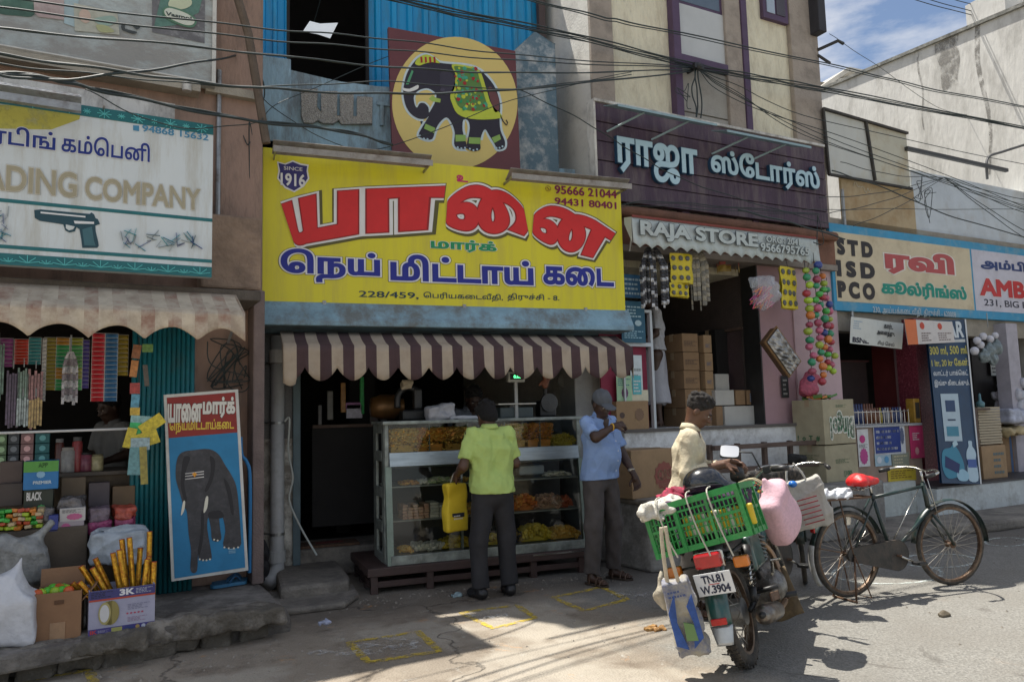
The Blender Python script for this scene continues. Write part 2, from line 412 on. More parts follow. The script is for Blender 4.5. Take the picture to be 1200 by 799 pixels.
CARDG = mat((.37,.33,.22), .85,.14,5,.12,50)
WHITE = mat((.75,.76,.76), .5,.05,6,.04)
OFFW = mat((.62,.62,.58), .6,.08,6,.06, dirt=(.35,.33,.28), da=.5, ds=5)

# ================================================================== ground
def ground_mat():
    m = bpy.data.materials.new('street'); m.use_nodes = True; n = m.node_tree; b = n.nodes['Principled BSDF']; K = n.links.new
    t = n.nodes.new('ShaderNodeTexCoord')
    def noise(sc_, det=6, ro=.6, dist=0):
        q = n.nodes.new('ShaderNodeTexNoise'); q.inputs['Scale'].default_value = sc_; q.inputs['Detail'].default_value = det; q.inputs['Roughness'].default_value = ro
        q.inputs['Distortion'].default_value = dist; K(t.outputs['Object'], q.inputs['Vector']); return q.outputs['Fac']
    def ramp(f, p0, p1, c0=(0,0,0), c1=(1,1,1)):
        r = n.nodes.new('ShaderNodeValToRGB'); r.color_ramp.elements[0].position = p0; r.color_ramp.elements[1].position = p1
        r.color_ramp.elements[0].color = (*c0,1); r.color_ramp.elements[1].color = (*c1,1); K(f, r.inputs[0]); return r.outputs[0]
    def mix(f, a, c, ty='MIX'):
        q = n.nodes.new('ShaderNodeMixRGB'); q.blend_type = ty
        for s_, v in ((q.inputs['Fac'], f), (q.inputs['Color1'], a), (q.inputs['Color2'], c)):
            if isinstance(v, (int, float)): s_.default_value = v
            elif isinstance(v, tuple): s_.default_value = (*v, 1)
            else: K(v, s_)
        return q.outputs[0]
    def mth(op, a, c):
        q = n.nodes.new('ShaderNodeMath'); q.operation = op
        for s_, v in zip(q.inputs, (a, c)):
            if isinstance(v, (int, float)): s_.default_value = v
            else: K(v, s_)
        return q.outputs[0]
    sep = n.nodes.new('ShaderNodeSeparateXYZ'); K(t.outputs['Object'], sep.inputs[0])
    con = ramp(noise(1.3), .3,.7,(.22,.185,.145), (.36,.31,.245))
    con = mix(ramp(noise(3.1,9,.75), .5,.68), con, (.17,.135,.10)); con = mix(ramp(noise(.8,4,.6), .5,.56), con, mix(.55, con, (.46,.42,.35)))
    con = mix(ramp(noise(9,6,.7,.6), .60,.72), con, (.42,.40,.35))
    agg = n.nodes.new('ShaderNodeTexVoronoi'); agg.inputs['Scale'].default_value = 75; K(t.outputs['Object'], agg.inputs['Vector'])
    asp = ramp(agg.outputs['Color'], .1,.95,(.11,.11,.10), (.31,.305,.28))
    asp = mix(ramp(noise(1.7,7,.65), .4,.7), asp, (.16,.15,.13), 'MIX'); asp = mix(.5, asp, ramp(noise(60,3), .3,.7,(.16,.15,.13), (.33,.315,.28)))
    # boundary of the concrete apron: along x = 2.7 with a ragged edge, plus the dust at the foot of the shops
    e = mth('ADD', sep.outputs['X'], mth('MULTIPLY', noise(1.1,8,.7), 2.2)); e = mth('SUBTRACT', e, 3.55)
    base = mix(ramp(e, .0,.45), con, asp)
    # mud along the kerb
    y = mth('ADD', sep.outputs['Y'], mth('MULTIPLY', noise(1.6,8,.7), 1.4)); y = mth('SUBTRACT', y, 6.35)
    base = mix(mth('MULTIPLY', ramp(y, .0,.35), .55), base, (.09,.075,.06))
    # cracks
    vo = n.nodes.new('ShaderNodeTexVoronoi'); vo.feature = 'DISTANCE_TO_EDGE'; vo.inputs['Scale'].default_value = .42
    ad = n.nodes.new('ShaderNodeVectorMath'); ad.operation = 'ADD'; nn = n.nodes.new('ShaderNodeTexNoise'); nn.inputs['Scale'].default_value = 2.2; nn.inputs['Detail'].default_value = 8
    K(t.outputs['Object'], nn.inputs['Vector']); K(t.outputs['Object'], ad.inputs[0]); K(nn.outputs['Color'], ad.inputs[1]); K(ad.outputs[0], vo.inputs['Vector'])
    cr_ = ramp(vo.outputs['Distance'], .0,.008,(1,1,1), (0,0,0)); notasp = ramp(e, .0,.3,(1,1,1), (.12,.12,.12))
    crm = mth('MULTIPLY', cr_, notasp); base = mix(mth('MULTIPLY', crm, .5), base, (.04,.035,.03))
    # orange and dark spills
    o1 = ramp(noise(2.3,8,.75,.4), .61,.70); base = mix(mth('MULTIPLY', mth('MULTIPLY', o1, notasp), .6), base, (.58,.27,.08))
    o2 = ramp(noise(1.9,5,.6,1.2), .63,.69); base = mix(mth('MULTIPLY', o2,.4), base, (.07,.06,.05))
    K(base, b.inputs['Base Color']); b.inputs['Roughness'].default_value = .95
    h = mth('ADD', mth('MULTIPLY', noise(14,9,.75), .6), mth('MULTIPLY', agg.outputs['Distance'], .35)); h = mth('SUBTRACT', h, mth('MULTIPLY', crm, .9))
    bp = n.nodes.new('ShaderNodeBump'); bp.inputs['Strength'].default_value = .75; bp.inputs['Distance'].default_value = .02; K(h, bp.inputs['Height']); K(bp.outputs[0], b.inputs['Normal'])
    return m
GM = ground_mat()
mb = MB(); mb.add([(-400,-300,0), (400,-300,0), (400,500,0), (-400,500,0)], [(0,1,2,3)])
g = mb.build('street', GM); g['kind'] = 'structure'

def slab(fr, name, poly, z0, z1, m, bevel=.015, jit=.0):
    """horizontal slab from an (s, d) outline"""
    mb = MB(); n = len(poly); P = [(a+random.uniform(-jit, jit), b+random.uniform(-jit, jit)) for a, b in poly]
    mb.add([(a, b, z0) for a, b in P]+[(a, b, z1) for a, b in P], [tuple(range(n))[::-1], tuple(range(n, 2*n))]+[(i, (i+1) % n, (i+1) % n+n, i+n) for i in range(n)])
    o = one(fr, name, mb, m, bevel=bevel); o['kind'] = 'structure'; return o
def rock(fr, c, r, name, m, label=None, seed=1):
    rs = np.random.RandomState(seed); pr = [rbox(c, (r[0]*.7, r[1]*.7, r[2]*.7), min(r)*.3, k=0)]
    q = sdf_obj(name, pr, m, h=.02, disp=folds(.02,14, seed), off=c, smooth_it=1); q.location = fr.w(*c); q.rotation_euler = (0,0, fr.a+rs.uniform(-.3,.3)); return q
# raised ledges and steps in front of the shops
STONE2 = mat((.27,.245,.21), .95,.3,6,.9,30, dirt=(.08,.07,.055), da=.85, ds=4, dm=.5)
slab(L, 'ledge_slab', [(-5,-.50), (-1.65,-.45), (-.85,-.31), (-.45,-.26), (-.08,-.24), (-.04,-.1), (-.02,.3), (-.02,1.1), (-5,1.1)], .09,.196, STONE, .02)
for i, (s_, ln, dd) in enumerate(((-.46,.84,-.275), (-1.28,.78,-.375), (-2.15,.92,-.50), (-3.1,.9,-.54), (-4.1,1.0,-.57))):
    o = sdf_obj('ledge_stone', [rbox((0,0,0), (ln/2-.02,.13,.034), .012)], STONE2, h=.014, disp=lambda X, Y, Z, f1=folds(.012,14, i), f2=folds(.006,60, i+9), f3=folds(.02,5, i+4,(1,1,.2)): f1(X, Y, Z)+f2(X, Y, Z)+f3(X, Y, Z), smooth_it=0); o.location = L.w(s_, dd+.12,.155); o.rotation_euler = (0,0, L.a+[-.07,-.13,-.12,-.04,-.03][i]); o['kind'] = 'structure'
mb = MB()
x = -4.6
while x < -.55:
    wd = random.uniform(.28,.6); mb.obox((x+wd/2,.10+.05*x+random.uniform(-.03,.02)-.02,.05), (wd-.02,.34,.11+random.uniform(-.01,.01)), Euler((0,0, random.uniform(-.04,.04))).to_matrix()); x += wd
for x in np.arange(-4.2,-.1,.21):
    r_ = (random.uniform(.10,.15), random.uniform(.08,.11), random.uniform(.05,.09)); q = rock(L, (float(x)+random.uniform(-.05,.05), -.13+.10*max(-3., float(x))*.75,.05), r_, 'foundation_stone', STONE2, seed=int(x*100) % 97); q['kind'] = 'structure'
o = one(L, 'ledge_foundation', mb, STONE2, bevel=.02); o['kind'] = 'structure'
for i, (px, py, r) in enumerate([((312), 742,(.17,.13,.10)), (265,752,(.15,.12,.07)), (60,790,(.13,.10,.045)), (20,797,(.10,.08,.04))]):
    a, b, z = L.g(px, py, 0)
    tag(rock(L, (a, b+.08, r[2]*.7), r, 'stone', STONE, seed=i+3), ['rough grey stone propped under the right end of the ledge', 'flat dark stone wedged below the ledge front', 'loose flat stone lying at the foot of the ledge', 'small loose stone at the far left foot of the ledge', 'rounded stone at the foot of the doorway step'][i], 'stone', 'stones along the ledge')
slab(M, 'doorway_step', [(.44,-.05), (.98,.0), (1.02,.2), (1.02,1.0), (.44,1.0)], 0,.14, CONC, .03,.01)
slab(M, 'pavement_patch', [(.1,-.42), (.9,-.38), (1.05,-.1), (1.05,.3), (.05,.3)], 0,.05, CONC, .02,.01)
slab(M, 'doorway_threshold', [(.62,.98), (1.5,.98), (1.5,1.6), (.62,1.6)], 0,.26, CONC, .02,.0)
# right pavement: low platform, steps, pavement slab
slab(R, 'pavement_slab', [(2.9,-.28), (3.4,-.22), (3.9,-.25), (4.6,-.42), (5.6,-.45), (6.4,-.55), (12,-.7), (12,1.2), (2.9,1.2)], 0,.12, CONC, .03,.01)
a, b, z = R.g(1025,603,.12)
slab(R, 'stone_step', [(a-.1, b), (a+.75, b+.05), (a+.8, b+.55), (a-.1, b+.5)], .12,.30, CONC, .03,.01)

# chalk and paint on the road: thin sheets with worn edges
def worn(c, cover=.5, sc_=18):
    m = bpy.data.materials.new('worn'); m.use_nodes = True; n = m.node_tree; b = n.nodes['Principled BSDF']; b.inputs['Base Color'].default_value = (*c, 1); b.inputs['Roughness'].default_value = .95
    t = n.nodes.new('ShaderNodeTexCoord'); ns = n.nodes.new('ShaderNodeTexNoise'); ns.inputs['Scale'].default_value = sc_; ns.inputs['Detail'].default_value = 8; ns.inputs['Roughness'].default_value = .75
    r = n.nodes.new('ShaderNodeValToRGB'); r.color_ramp.elements[0].position = 1-cover-.1; r.color_ramp.elements[1].position = 1-cover+.12
    n.links.new(t.outputs['Object'], ns.inputs['Vector']); n.links.new(ns.outputs['Fac'], r.inputs[0]); n.links.new(r.outputs[0], b.inputs['Alpha']); return m
YEL = worn((.62,.45,.05), .50,14); CHK = worn((.6,.66,.62), .5,22); CHK2 = worn((.62,.62,.6), .40,9)
def strip(pts, wd, m, name, label=None, z=.004, closed=True):
    mb = MB(); P = [Vector(ground(x, y)) for x, y in pts]; n = len(P); vs = []
    for i in range(n):
        t = (P[(i+1) % n]-P[i-1]) if closed else (P[min(i+1, n-1)]-P[max(0, i-1)]); t.normalize(); q = Vector((-t.y, t.x, 0))*wd/2*random.uniform(.75,1.2)
        vs += [(P[i].x+q.x, P[i].y+q.y, z), (P[i].x-q.x, P[i].y-q.y, z)]
    k = n if closed else n-1
    mb.add(vs, [(2*i, 2*i+1,(2*i+3) % (2*n), (2*i+2) % (2*n)) for i in range(k)])
    o = one(W, name, mb, m); o['kind'] = 'structure'; return o
def dens(pts, k=8):
    out = []
    for i in range(len(pts)):
        a, b = pts[i], pts[(i+1) % len(pts)]
        out += [(a[0]+(b[0]-a[0])*j/k, a[1]+(b[1]-a[1])*j/k) for j in range(k)]
    return out
for q in ([(409,753), (490,740), (515,763), (432,776)], [(540,718), (605,709), (628,724), (578,736)], [(648,700), (705,688), (735,702), (685,716)], [(20,800), (105,785), (112,812), (10,830)]): strip([(a+random.uniform(-.6,.6), b+random.uniform(-.3,.3)) for a, b in dens(q)], .055, YEL, 'yellow_box_marking')
el_ = lambda cx, cy, rx, ry, n=40: [(cx+rx*math.cos(2*math.pi*i/n), cy+ry*math.sin(2*math.pi*i/n)) for i in range(n)]
for q in ((1180,635,26,5), (1100,657,44,8), (1040,672,64,12)): strip(el_(*q), .04, CHK, 'chalk_ring_marking')
for (x, y, rx, ry) in ((570,722,26,7), (745,697,30,4), (455,757,40,10), (400,765,45,5)):
    mb = MB(); P = [ground(a, b) for a, b in el_(x, y, rx, ry, 20)]; mb.add([(p[0], p[1], .008) for p in P], [tuple(range(20))]); o = one(W, 'lime_stain', mb, CHK2); o['kind'] = 'structure'

# ================================================================== left building (trading company)
def bx(fr, s0, s1, d0, d1, z0, z1, mb=None): return (mb or MB()).box(s0, s1, d0, d1, z0, z1)
tb = T(L, 'left_building', (-2,.85,.2), 'tan plastered building holding the trading company shop, at left', 'building')
sx = lambda fr, x, y, d: fr.p(x, y, d)[0]
sz_ = lambda fr, x, y, d: fr.p(x, y, d)[1]
s_sh = sx(L, 172,500,.75)         # left edge of the shutter
mb = MB(); mb.box(-6,.02,.85,1.1,2.5,5.4); mb.box(-.52,.02,.85,1.1,.2,2.5); mb.box(-6,.02,1.1,5,5.25,5.398); mb.box(-6,-3.2,.85,1.1,.2,2.5)
tb.part('wall', mb, TANW); tb.part('shadow_slab', MB().box(-6,.04,.6,5,5.4,5.5), TANW)  # thin top slab is out of view, added to extend the street shadow
mb = MB(); mb.box(-.49,-.03,.62,.85,2.52,3.12); tb.part('plaster_block', mb, mat((.30,.215,.155), .9,.2,5,.6,25, dirt=(.14,.10,.08), da=.7, ds=3), bevel=.02)
mb = MB(); mb.box(-.09,.0,.62,.86,.2,2.52); tb.part('corner_post', mb, mat((.17,.13,.12), .8,.25,5,.3), bevel=.01)
mb = MB(); mb.box(-6,-.10,.28,.85,2.38,2.46); tb.part('canopy_slab', mb, mat((.10,.085,.07), .9,.3,4,.5), bevel=.01)
# dim room behind
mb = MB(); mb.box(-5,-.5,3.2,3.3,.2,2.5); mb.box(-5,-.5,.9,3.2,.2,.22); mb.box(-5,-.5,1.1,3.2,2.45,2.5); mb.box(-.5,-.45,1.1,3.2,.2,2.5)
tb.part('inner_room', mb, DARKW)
mb = MB(); mb.tube([L.w(0,0,0)*0+Vector((-.34,.82,2.5)), Vector((-.34,.82,4.4))], .02,8); tb.part('wall_conduit', mb, METAL)
# cornice line
z0 = sz_(L, 290,116,.8)
mb = MB(); mb.box(-.45,-.02,.78,.86, z0, z0+.07); mb.box(-6,-.5,.7,.86, z0-.05, z0+.04); tb.part('cornice', mb, mat((.36,.33,.27), .9,.2,5,.4))
mb = MB(); p = L.p(219,100,.7); mb.cyl((p[0], .7, p[1]-.05), (p[0], .7, p[1]+.02), .035,12); tb.part('pipe_stub', mb, WHITEW)

# painted wall advertisement
s1, zt = L.p(254,-40,.72); _, zb = L.p(252,102,.72); zt = 5.2
ta = T(L, 'wall_advertisement', (-2,.7, zb), 'faded painted wall advertisement board high on the left building', 'billboard')
FADE = mat((.44,.50,.50), .85,.12,2.5,.2,30, dirt=(.26,.24,.22), da=.75, ds=1.8, dm=.50, st=(1,1,1.8))
mb = MB(); mb.box(-6, s1,.72,.8, zb, zt); ta.part('board', mb, FADE)
mb = MB(); mb.box(s1-.03, s1,.70,.72, zb, zt); mb.box(-6, s1-.03,.70,.72, zb, zb+.03); ta.part('board_frame', mb, OFFW)
def pp(t, name, pts, fr, d, m, th=0., parent=None, smooth=0):
    P = cr(pts, smooth, True) if smooth else pts
    mb = MB(); mb.prism(pxpoly(fr, P, d), d-th if th else d, d); return t.part(name, mb, m, parent)
q4 = lambda f: [(x/3.993, y/3.995) for x, y in f]
pp(ta, 'printed_panel', q4([(712,-40), (960,-40), (957,205), (712,152)]), L, .716, mat((.16,.16,.17), .8,.25,8,.05, dirt=(.45,.47,.47), da=.7, ds=9))
pp(ta, 'printed_panel', q4([(760,-40), (955,-40), (930,60), (820,120), (720,130)]), L, .712, mat((.12,.24,.20), .8,.3,9,0, dirt=(.05,.09,.07), da=.7, ds=9))
pp(ta, 'printed_blossom', q4([(790,30), (800,-5), (840,-15), (890,-5), (895,25), (850,45)]), L, .708, flat((.55,.6,.42)), smooth=4)
pp(ta, 'printed_label', q4([(765,40), (800,32), (880,60), (920,95), (905,128), (860,125), (790,95), (765,70)]), L, .704, flat((.10,.22,.14)), smooth=4)
pp(ta, 'printed_label', q4([(772,46), (803,40), (878,67), (910,97), (898,118), (860,116), (795,88), (772,68)]), L, .700, flat((.62,.66,.56)), smooth=4)
letter(ta, 'lettering', 'Vasmol', L, 778/4,55/4,897/4,97/4,.696, flat((.03,.05,.05)), .03)
pp(ta, 'printed_panel', q4([(-20,-40), (150,-40), (160,70), (80,75), (-20,55)]), L, .716, mat((.07,.14,.11), .8,.4,7,0, dirt=(.3,.34,.3), da=.7, ds=6), smooth=4)
pp(ta, 'printed_panel', q4([(155,-40), (300,-40), (300,95), (180,80), (160,60)]), L, .712, mat((.42,.33,.32), .8,.2,6,0, dirt=(.55,.52,.5), da=.7, ds=7))
pp(ta, 'printed_panel', q4([(300,-20), (370,-15), (355,130), (300,110)]), L, .714, mat((.36,.47,.50), .8,.2,6,0))
pp(ta, 'printed_panel', q4([(345,15), (550,60), (560,165), (350,145)]), L, .711, mat((.46,.47,.40), .8,.2,6,0, dirt=(.3,.3,.2), da=.5, ds=9))
pp(ta, 'printed_face', q4([(375,55), (395,42), (420,60), (425,90), (405,110), (380,98), (370,75)]), L, .707, flat((.55,.42,.34)), smooth=4)
pp(ta, 'printed_figure', q4([(440,90), (520,75), (545,95), (520,120), (470,118)]), L, .707, flat((.30,.42,.36)), smooth=4)
pp(ta, 'printed_figure', q4([(450,118), (500,122), (535,150), (470,150)]), L, .706, flat((.40,.42,.22)), smooth=4)
pp(ta, 'brush_stroke', q4([(568,118), (588,110), (586,135), (640,150), (625,160), (590,150), (570,140)]), L, .709, flat((.05,.06,.06)), smooth=4)
pp(ta, 'brush_stroke', q4([(590,112), (655,125), (640,140), (620,122)]), L, .709, flat((.05,.06,.06)), smooth=3)
# pale sheet behind the sign
mb = MB(); P = [L.p(0,90,.5), L.p(205,122,.5)]; mb.box(-3.5, P[1][0], .5,.54, P[1][1]-.7, P[1][1]); one(L, 'backing_sheet', mb, WHITEW, 'pale metal sheet standing behind the trading company sign', 'metal sheet')

# trading company sign
t = T(L, 'shop_sign', (-1.8,.13,2.46), 'white trading company sign with a pistol, blue Tamil letters and teal border', 'shop sign')
D0 = .10
s1, zt = L.p(250,147, D0); _, zb = L.p(245,325, D0); SW = mat((.62,.68,.70), .45,.05,3,.03, dirt=(.40,.38,.30), da=.55, ds=7, st=(1,1,.14), dm=.6)
mb = MB(); mb.box(-3.6, s1, D0, D0+.07, zb, zt); t.part('panel', mb, SW)
TL = mat((.01,.14,.155), .5,.12,10,.03)
mb = MB(); mb.box(-3.6, s1, D0-.004, D0, zt-.075, zt); mb.box(-3.6, s1, D0-.004, D0, zb, zb+.075); t.part('teal_border', mb, TL)
z = L.p(245,258, D0)[1]; z2 = L.p(243,306, D0)[1]
mb = MB(); mb.box(-3.6, s1, D0-.003, D0, z-.012, z+.012); mb.box(-3.6, s1, D0-.003, D0, z2-.012, z2+.012); t.part('teal_rule', mb, TL)
mb = MB(); k = 0; x = -3.4
while x < s1-.06:
    for zc, up in ((zt-.04,0), (zb+.02,1)):
        for a in ((0,45,90,135) if not up else (15,50,90,130,165)):
            l = .055 if (k % 2) else .03; ca, sa = math.cos(R_(a)), math.sin(R_(a))
            if up: mb.beam((x, D0-.006, zc), (x+l*ca*1.3, D0-.006, zc+l*sa*.9), .004,.006, up=(0,1,0))
            else: mb.beam((x-l*ca*.8, D0-.006, zc-l*sa*.6), (x+l*ca*.8, D0-.006, zc+l*sa*.6), .004,.005, up=(0,1,0))
    x += .105; k += 1
t.part('snowflake_print', mb, flat((.12,.55,.55)))
pp(t, 'yellow_stain', [(-60,118), (95,130), (93,140), (60,152), (-60,150)], L, D0-.002, worn((.48,.46,.10), .6,3))
NAVY = flat((.01,.03,.22)); GLW = flat((.72,.74,.76))
for dd, bo, mm in ((.004,.055, GLW), (.007,.02, NAVY)):
    letter(t, 'lettering', "டிேரடிங்", L, -62,138,64,181, D0-dd, mm, bo)
    letter(t, 'lettering', "கம்ெபனி", L, 73,155,175,190, D0-dd, mm, bo)
GD = flat((.36,.33,.23)); GD2 = flat((.70,.68,.60))
for dd, bo, mm in ((.004,.05, flat((.42,.42,.38))), (.006,.04, GD2), (.009,.022, GD)):
    letter(t, 'lettering', "TRADING", L, -62,186,89,231, D0-dd, mm, bo)
    letter(t, 'lettering', "COMPANY", L, 101,207,234,246, D0-dd, mm, bo)
BLN = flat((.06,.25,.42))
letter(t, 'lettering', "94868 15632", L, 167,146.5,244,165, D0-.004, BLN, .02)
pp(t, 'phone_symbol', [(156,147), (163,147.5), (163,154), (156,153)], L, D0-.004, BLN)
pz = lambda f: [(x/3.993,200+y/3.995) for x, y in f]
GUN = flat((.015,.06,.085)); GUN2 = flat((.05,.14,.17))
pp(t, 'pistol_print', pz([(160,185), (190,182), (420,203), (428,196), (440,205), (447,222), (458,228), (468,250), (446,258), (448,285), (460,335), (462,352), (455,362), (385,362), (380,320), (372,275), (358,265), (350,285), (325,290), (305,280), (296,252), (185,235), (163,222)]), L, D0-.004, GUN)
pp(t, 'pistol_print', pz([(308,252), (350,262), (342,275), (322,280), (308,270)]), L, D0-.006, SW)
pp(t, 'pistol_print', pz([(190,192), (400,213), (400,220), (190,200)]), L, D0-.006, GLW)
pp(t, 'pistol_print', pz([(385,275), (430,262), (440,330), (448,352), (395,350)]), L, D0-.006, GUN2)
pp(t, 'pistol_print', pz([(345,235), (440,240), (440,250), (350,248)]), L, D0-.006, GLW)
rs = random.Random(5)
cols = [flat(c) for c in ((.02,.05,.25), (.03,.25,.35), (.05,.35,.40), (.15,.2,.22), (.35,.4,.4), (.01,.08,.1))]
mb = MB()
for i in range(46):
    x, y = rs.choice([(rs.uniform(565,745), rs.uniform(290,365)), (rs.uniform(770,925), rs.uniform(300,360)), (rs.uniform(-20,60), rs.uniform(180,320))]); a = rs.uniform(0, math.pi); l = rs.uniform(15,40)
    p0, p1 = [L.p(q[0]/4,200+q[1]/4, D0-.004-.0003*i) for q in ((x-l*math.cos(a), y-l*math.sin(a)), (x+l*math.cos(a), y+l*math.sin(a)))]
    mb.beam((p0[0], D0-.004-.0002*i, p0[1]), (p1[0], D0-.004-.0002*i, p1[1]), .0016, rs.uniform(.008,.022), up=(0,1,0), m=rs.randrange(6))
t.part('tools_print', mb, cols)
mb = MB(); sL = L.p(95,130,-.05); mb.obox((-2.1,-.02, sL[1]+.055), (2*(sL[0]+2.1), .16,.02), Euler((R_(-22), 0,0)).to_matrix()); mb.box(-3.6, sL[0], -.10,-.085, sL[1]-.02, sL[1]+.03); t2 = T(L, 'lamp_tray', (-1.6,0, sL[1]), 'long metal lamp cover over the trading company sign', 'lamp cover'); t2.part('cover', mb, METAL)
mb = MB(); mb.cyl((-1.2,-.03, sL[1]+.06), (-1.2,.12, sL[1]+.10), .008); t2.part('bracket', mb, METAL); mb = MB(); mb.cyl((-2.2,-.03, sL[1]+.06), (-2.2,.12, sL[1]+.10), .008); t2.part('bracket', mb, METAL)

# ---- scalloped awnings: cloth top and valance
def awning(fr, name, label, s0, s1, dback, zback, dfront, ztop, edge, stripe, mats, ends=True, seg=220, sag=.012):
    """edge(u)->drop below the front bar"""
    t = T(fr, name, ((s0+s1)/2, dfront, ztop), label, 'awning')
    mf = lambda i: int((i/seg*(s1-s0))/stripe) % 2
    rip = lambda u, v: .012*math.sin(u*(s1-s0)*40)*v*v
    mb = MB(); mb.grid(lambda u, v: (s0+(s1-s0)*u, dback+(dfront-dback)*v, zback+(ztop-zback)*v-sag*math.sin(math.pi*v)*(1+.4*math.sin(u*31))), seg, 5, mf=mf); t.part('cloth_top', mb, mats, smooth=True, solid=.003)
    mb = MB(); mb.grid(lambda u, v: (s0+(s1-s0)*u, dfront-.004-rip(u, v)-.015*v, ztop-edge(u*(s1-s0))*v), seg, 5, mf=mf); t.part('valance', mb, mats, smooth=True, solid=.003)
    if ends:
        for s_ in (s0, s1):
            mb = MB(); mb.add([(s_, dback, zback), (s_, dfront, ztop), (s_, dfront, ztop-edge(0)*1.0), (s_, dfront+.12*(1 if dback > dfront else -1), ztop-.05)], [(0,1,2,3)]); t.part('end_flap', mb, mats[0], solid=.003)
    mb = MB(); mb.cyl((s0, dfront+.012, ztop-.012), (s1, dfront+.012, ztop-.012), .012,8)
    for s_ in (s0+.05, s1-.05): mb.cyl((s_, dfront+.01, ztop-.02), (s_, dback, zback-.35), .01,8)
    t.part('frame', mb, METAL); return t
cA = mat((.54,.47,.36), .9,.12,5,.1,80, dirt=(.22,.15,.11), da=.6, ds=4, dm=.56); cB = mat((.46,.39,.30), .9,.12,5,.1,80, dirt=(.26,.13,.09), da=.8, ds=6, dm=.57)
a0, b0 = L.p(285,368,-.2); sp = .47; ph = None
tips = [sx(L, x, 398,-.2) for x in (26-68,26,95,163.5,231)]; spc = (tips[-1]-tips[0])/4
s_end = sx(L, 287,380,-.2); s_beg = -3.3
def edgeL(u):
    s_ = s_beg+u; q = ((s_-tips[0])/spc) % 1; h = .20-.085*(1-(2*q-1)**2)
    return h if s_ < tips[-1]+.02 else .20-.085*math.sin(min(1,(s_-tips[-1])/(s_end-tips[-1]))*math.pi)
awning(L, 'shop_awning', 'cream canvas awning with wide scallops and rust stains over the left shop', s_beg, s_end, .16, L.p(280,346,.16)[1], -.2, L.p(285,367,-.2)[1], edgeL, spc/4, [cA, cB])

# teal folding shutter
z0 = .2; z1 = 2.4; sa, sb = sx(L, 152,550,.72), sx(L, 231,450,.72)
t = T(L, 'folding_shutter', ((sa+sb)/2,.72,.2), 'teal corrugated folding shutter behind the painted elephant board', 'shutter')
n = int((sb-sa)/.034)
for i in range(n):
    mb = MB(); x = sa+i*.034; mb.grid(lambda u, v: (x+u*.034,.72-.012*math.sin(math.pi*u), z0+(z1-z0)*v), 4,1); o = t.part('slat', mb, TEAL, solid=.002, smooth=True)

# painted elephant board leaning on the ledge
t = T(L, 'painted_board', (L.g(248,675,.2)[0], L.g(248,675,.2)[1], .2), 'tall blue painted board of a grey elephant leaning on the ledge', 'painted sign')
d_ = .48
fc = [(192,462.5), (279,456), (291,668), (201,681)]
mb = MB(); mb.prism(pxpoly(L, fc, d_)[::-1], d_, d_+.03); t.part('board', mb, OFFW)
inn = lambda k: [(192+k, 462.5+k), (279-k, 456+k*1.0), (291-k, 668-k), (201+k, 681-k)]
F4 = lambda pts, u, v: tuple(np.array(pts[0])*(1-u)*(1-v)+np.array(pts[1])*u*(1-v)+np.array(pts[2])*u*v+np.array(pts[3])*(1-u)*v)
IN = inn(3.5)
pp(t, 'painted_field', [F4(IN, 0,.222), F4(IN, 1,.228), F4(IN, 1,1), F4(IN, 0,1)], L, d_-.003, mat((.02,.21,.42), .6,.12,6,.04))
pp(t, 'painted_field', [F4(IN, 0,0), F4(IN, 1,0), F4(IN, 1,.229), F4(IN, 0,.223)], L, d_-.004, mat((.27,.025,.02), .6,.12,6,.04))
for dd, bo, mm in ((.006,.07, flat((.03,.01,.01))), (.008,.05, flat((.7,.68,.62)))):
    letter(t, 'lettering', "யாைன", L, 197,474.5,236,493, d_-dd, mm, bo); letter(t, 'lettering', "மார்க்", L, 238.5,466,275,488, d_-dd, mm, bo)
letter(t, 'lettering', "ெநய்மிட்டாய்கைட", L, 199,492,274,506, d_-.006, flat((.72,.52,.06)), .025)
EG = mat((.045,.045,.05), .6,.25,18,.03, dirt=(.10,.10,.11), da=.6, ds=14)
pp(t, 'elephant_print', [(207,540), (213,530), (228,527), (245,526), (256,532), (264,545), (271,556), (277,570), (280,595), (282,625), (281,640), (262,641), (264,622), (261,606), (257,606), (258,620), (259,632), (249,633), (247,618), (244,606), (243,620), (248,650), (246,655), (234,656), (232,650), (231,668), (226,671), (223,665), (224,645), (221,625), (219,600), (215,592), (210,575), (206,560)], L, d_-.006, EG, smooth=3)
EG2 = flat((.018,.018,.022))
for q in ([(216,535), (223,536), (219,548), (216,566), (219,585), (216,586), (212,570), (213,548)], [(246,534), (252,540), (250,560), (243,575), (240,574), (246,558), (247,545)], [(236,600), (239,602), (238,630), (234,650), (232,645), (235,625)], [(262,560), (270,572), (274,600), (271,601), (267,580)], [(245,600), (258,598), (262,606), (246,607)]):
    pp(t, 'elephant_shading', q, L, d_-.008, EG2, smooth=4)
IV = flat((.72,.70,.58))
for q in ([(214.5,588), (217,587), (216,597), (213,603), (212,602)], [(241,583), (244,582), (243,594), (240,600), (238.5,599)]): pp(t, 'tusk_print', q, L, d_-.008, IV, smooth=3)
for k, (ya, yb) in enumerate(((552.5,554), (555.5,557), (559,560.5))):
    pp(t, 'forehead_mark', [(217, ya+2), (239, ya-1), (239, yb-1.4), (217, yb+1.2)], L, d_-.009, flat((.75,.73,.7)))
pp(t, 'forehead_mark', [(225,555), (228,553), (231,555), (228,559)], L, d_-.011, flat((.8,.35,.03)))
mb = MB()
for (x, y) in ((234,655), (238,656), (242,656), (246,655), (251,632), (255,633), (263,641), (268,642), (274,642), (279,641)): p = L.p(x, y, d_-.009); mb.lathe([(0,-.001), (.007,0), (0,.001)], (p[0], d_-.009, p[1]), 8, 'y')
t.part('toenail_print', mb, IV)
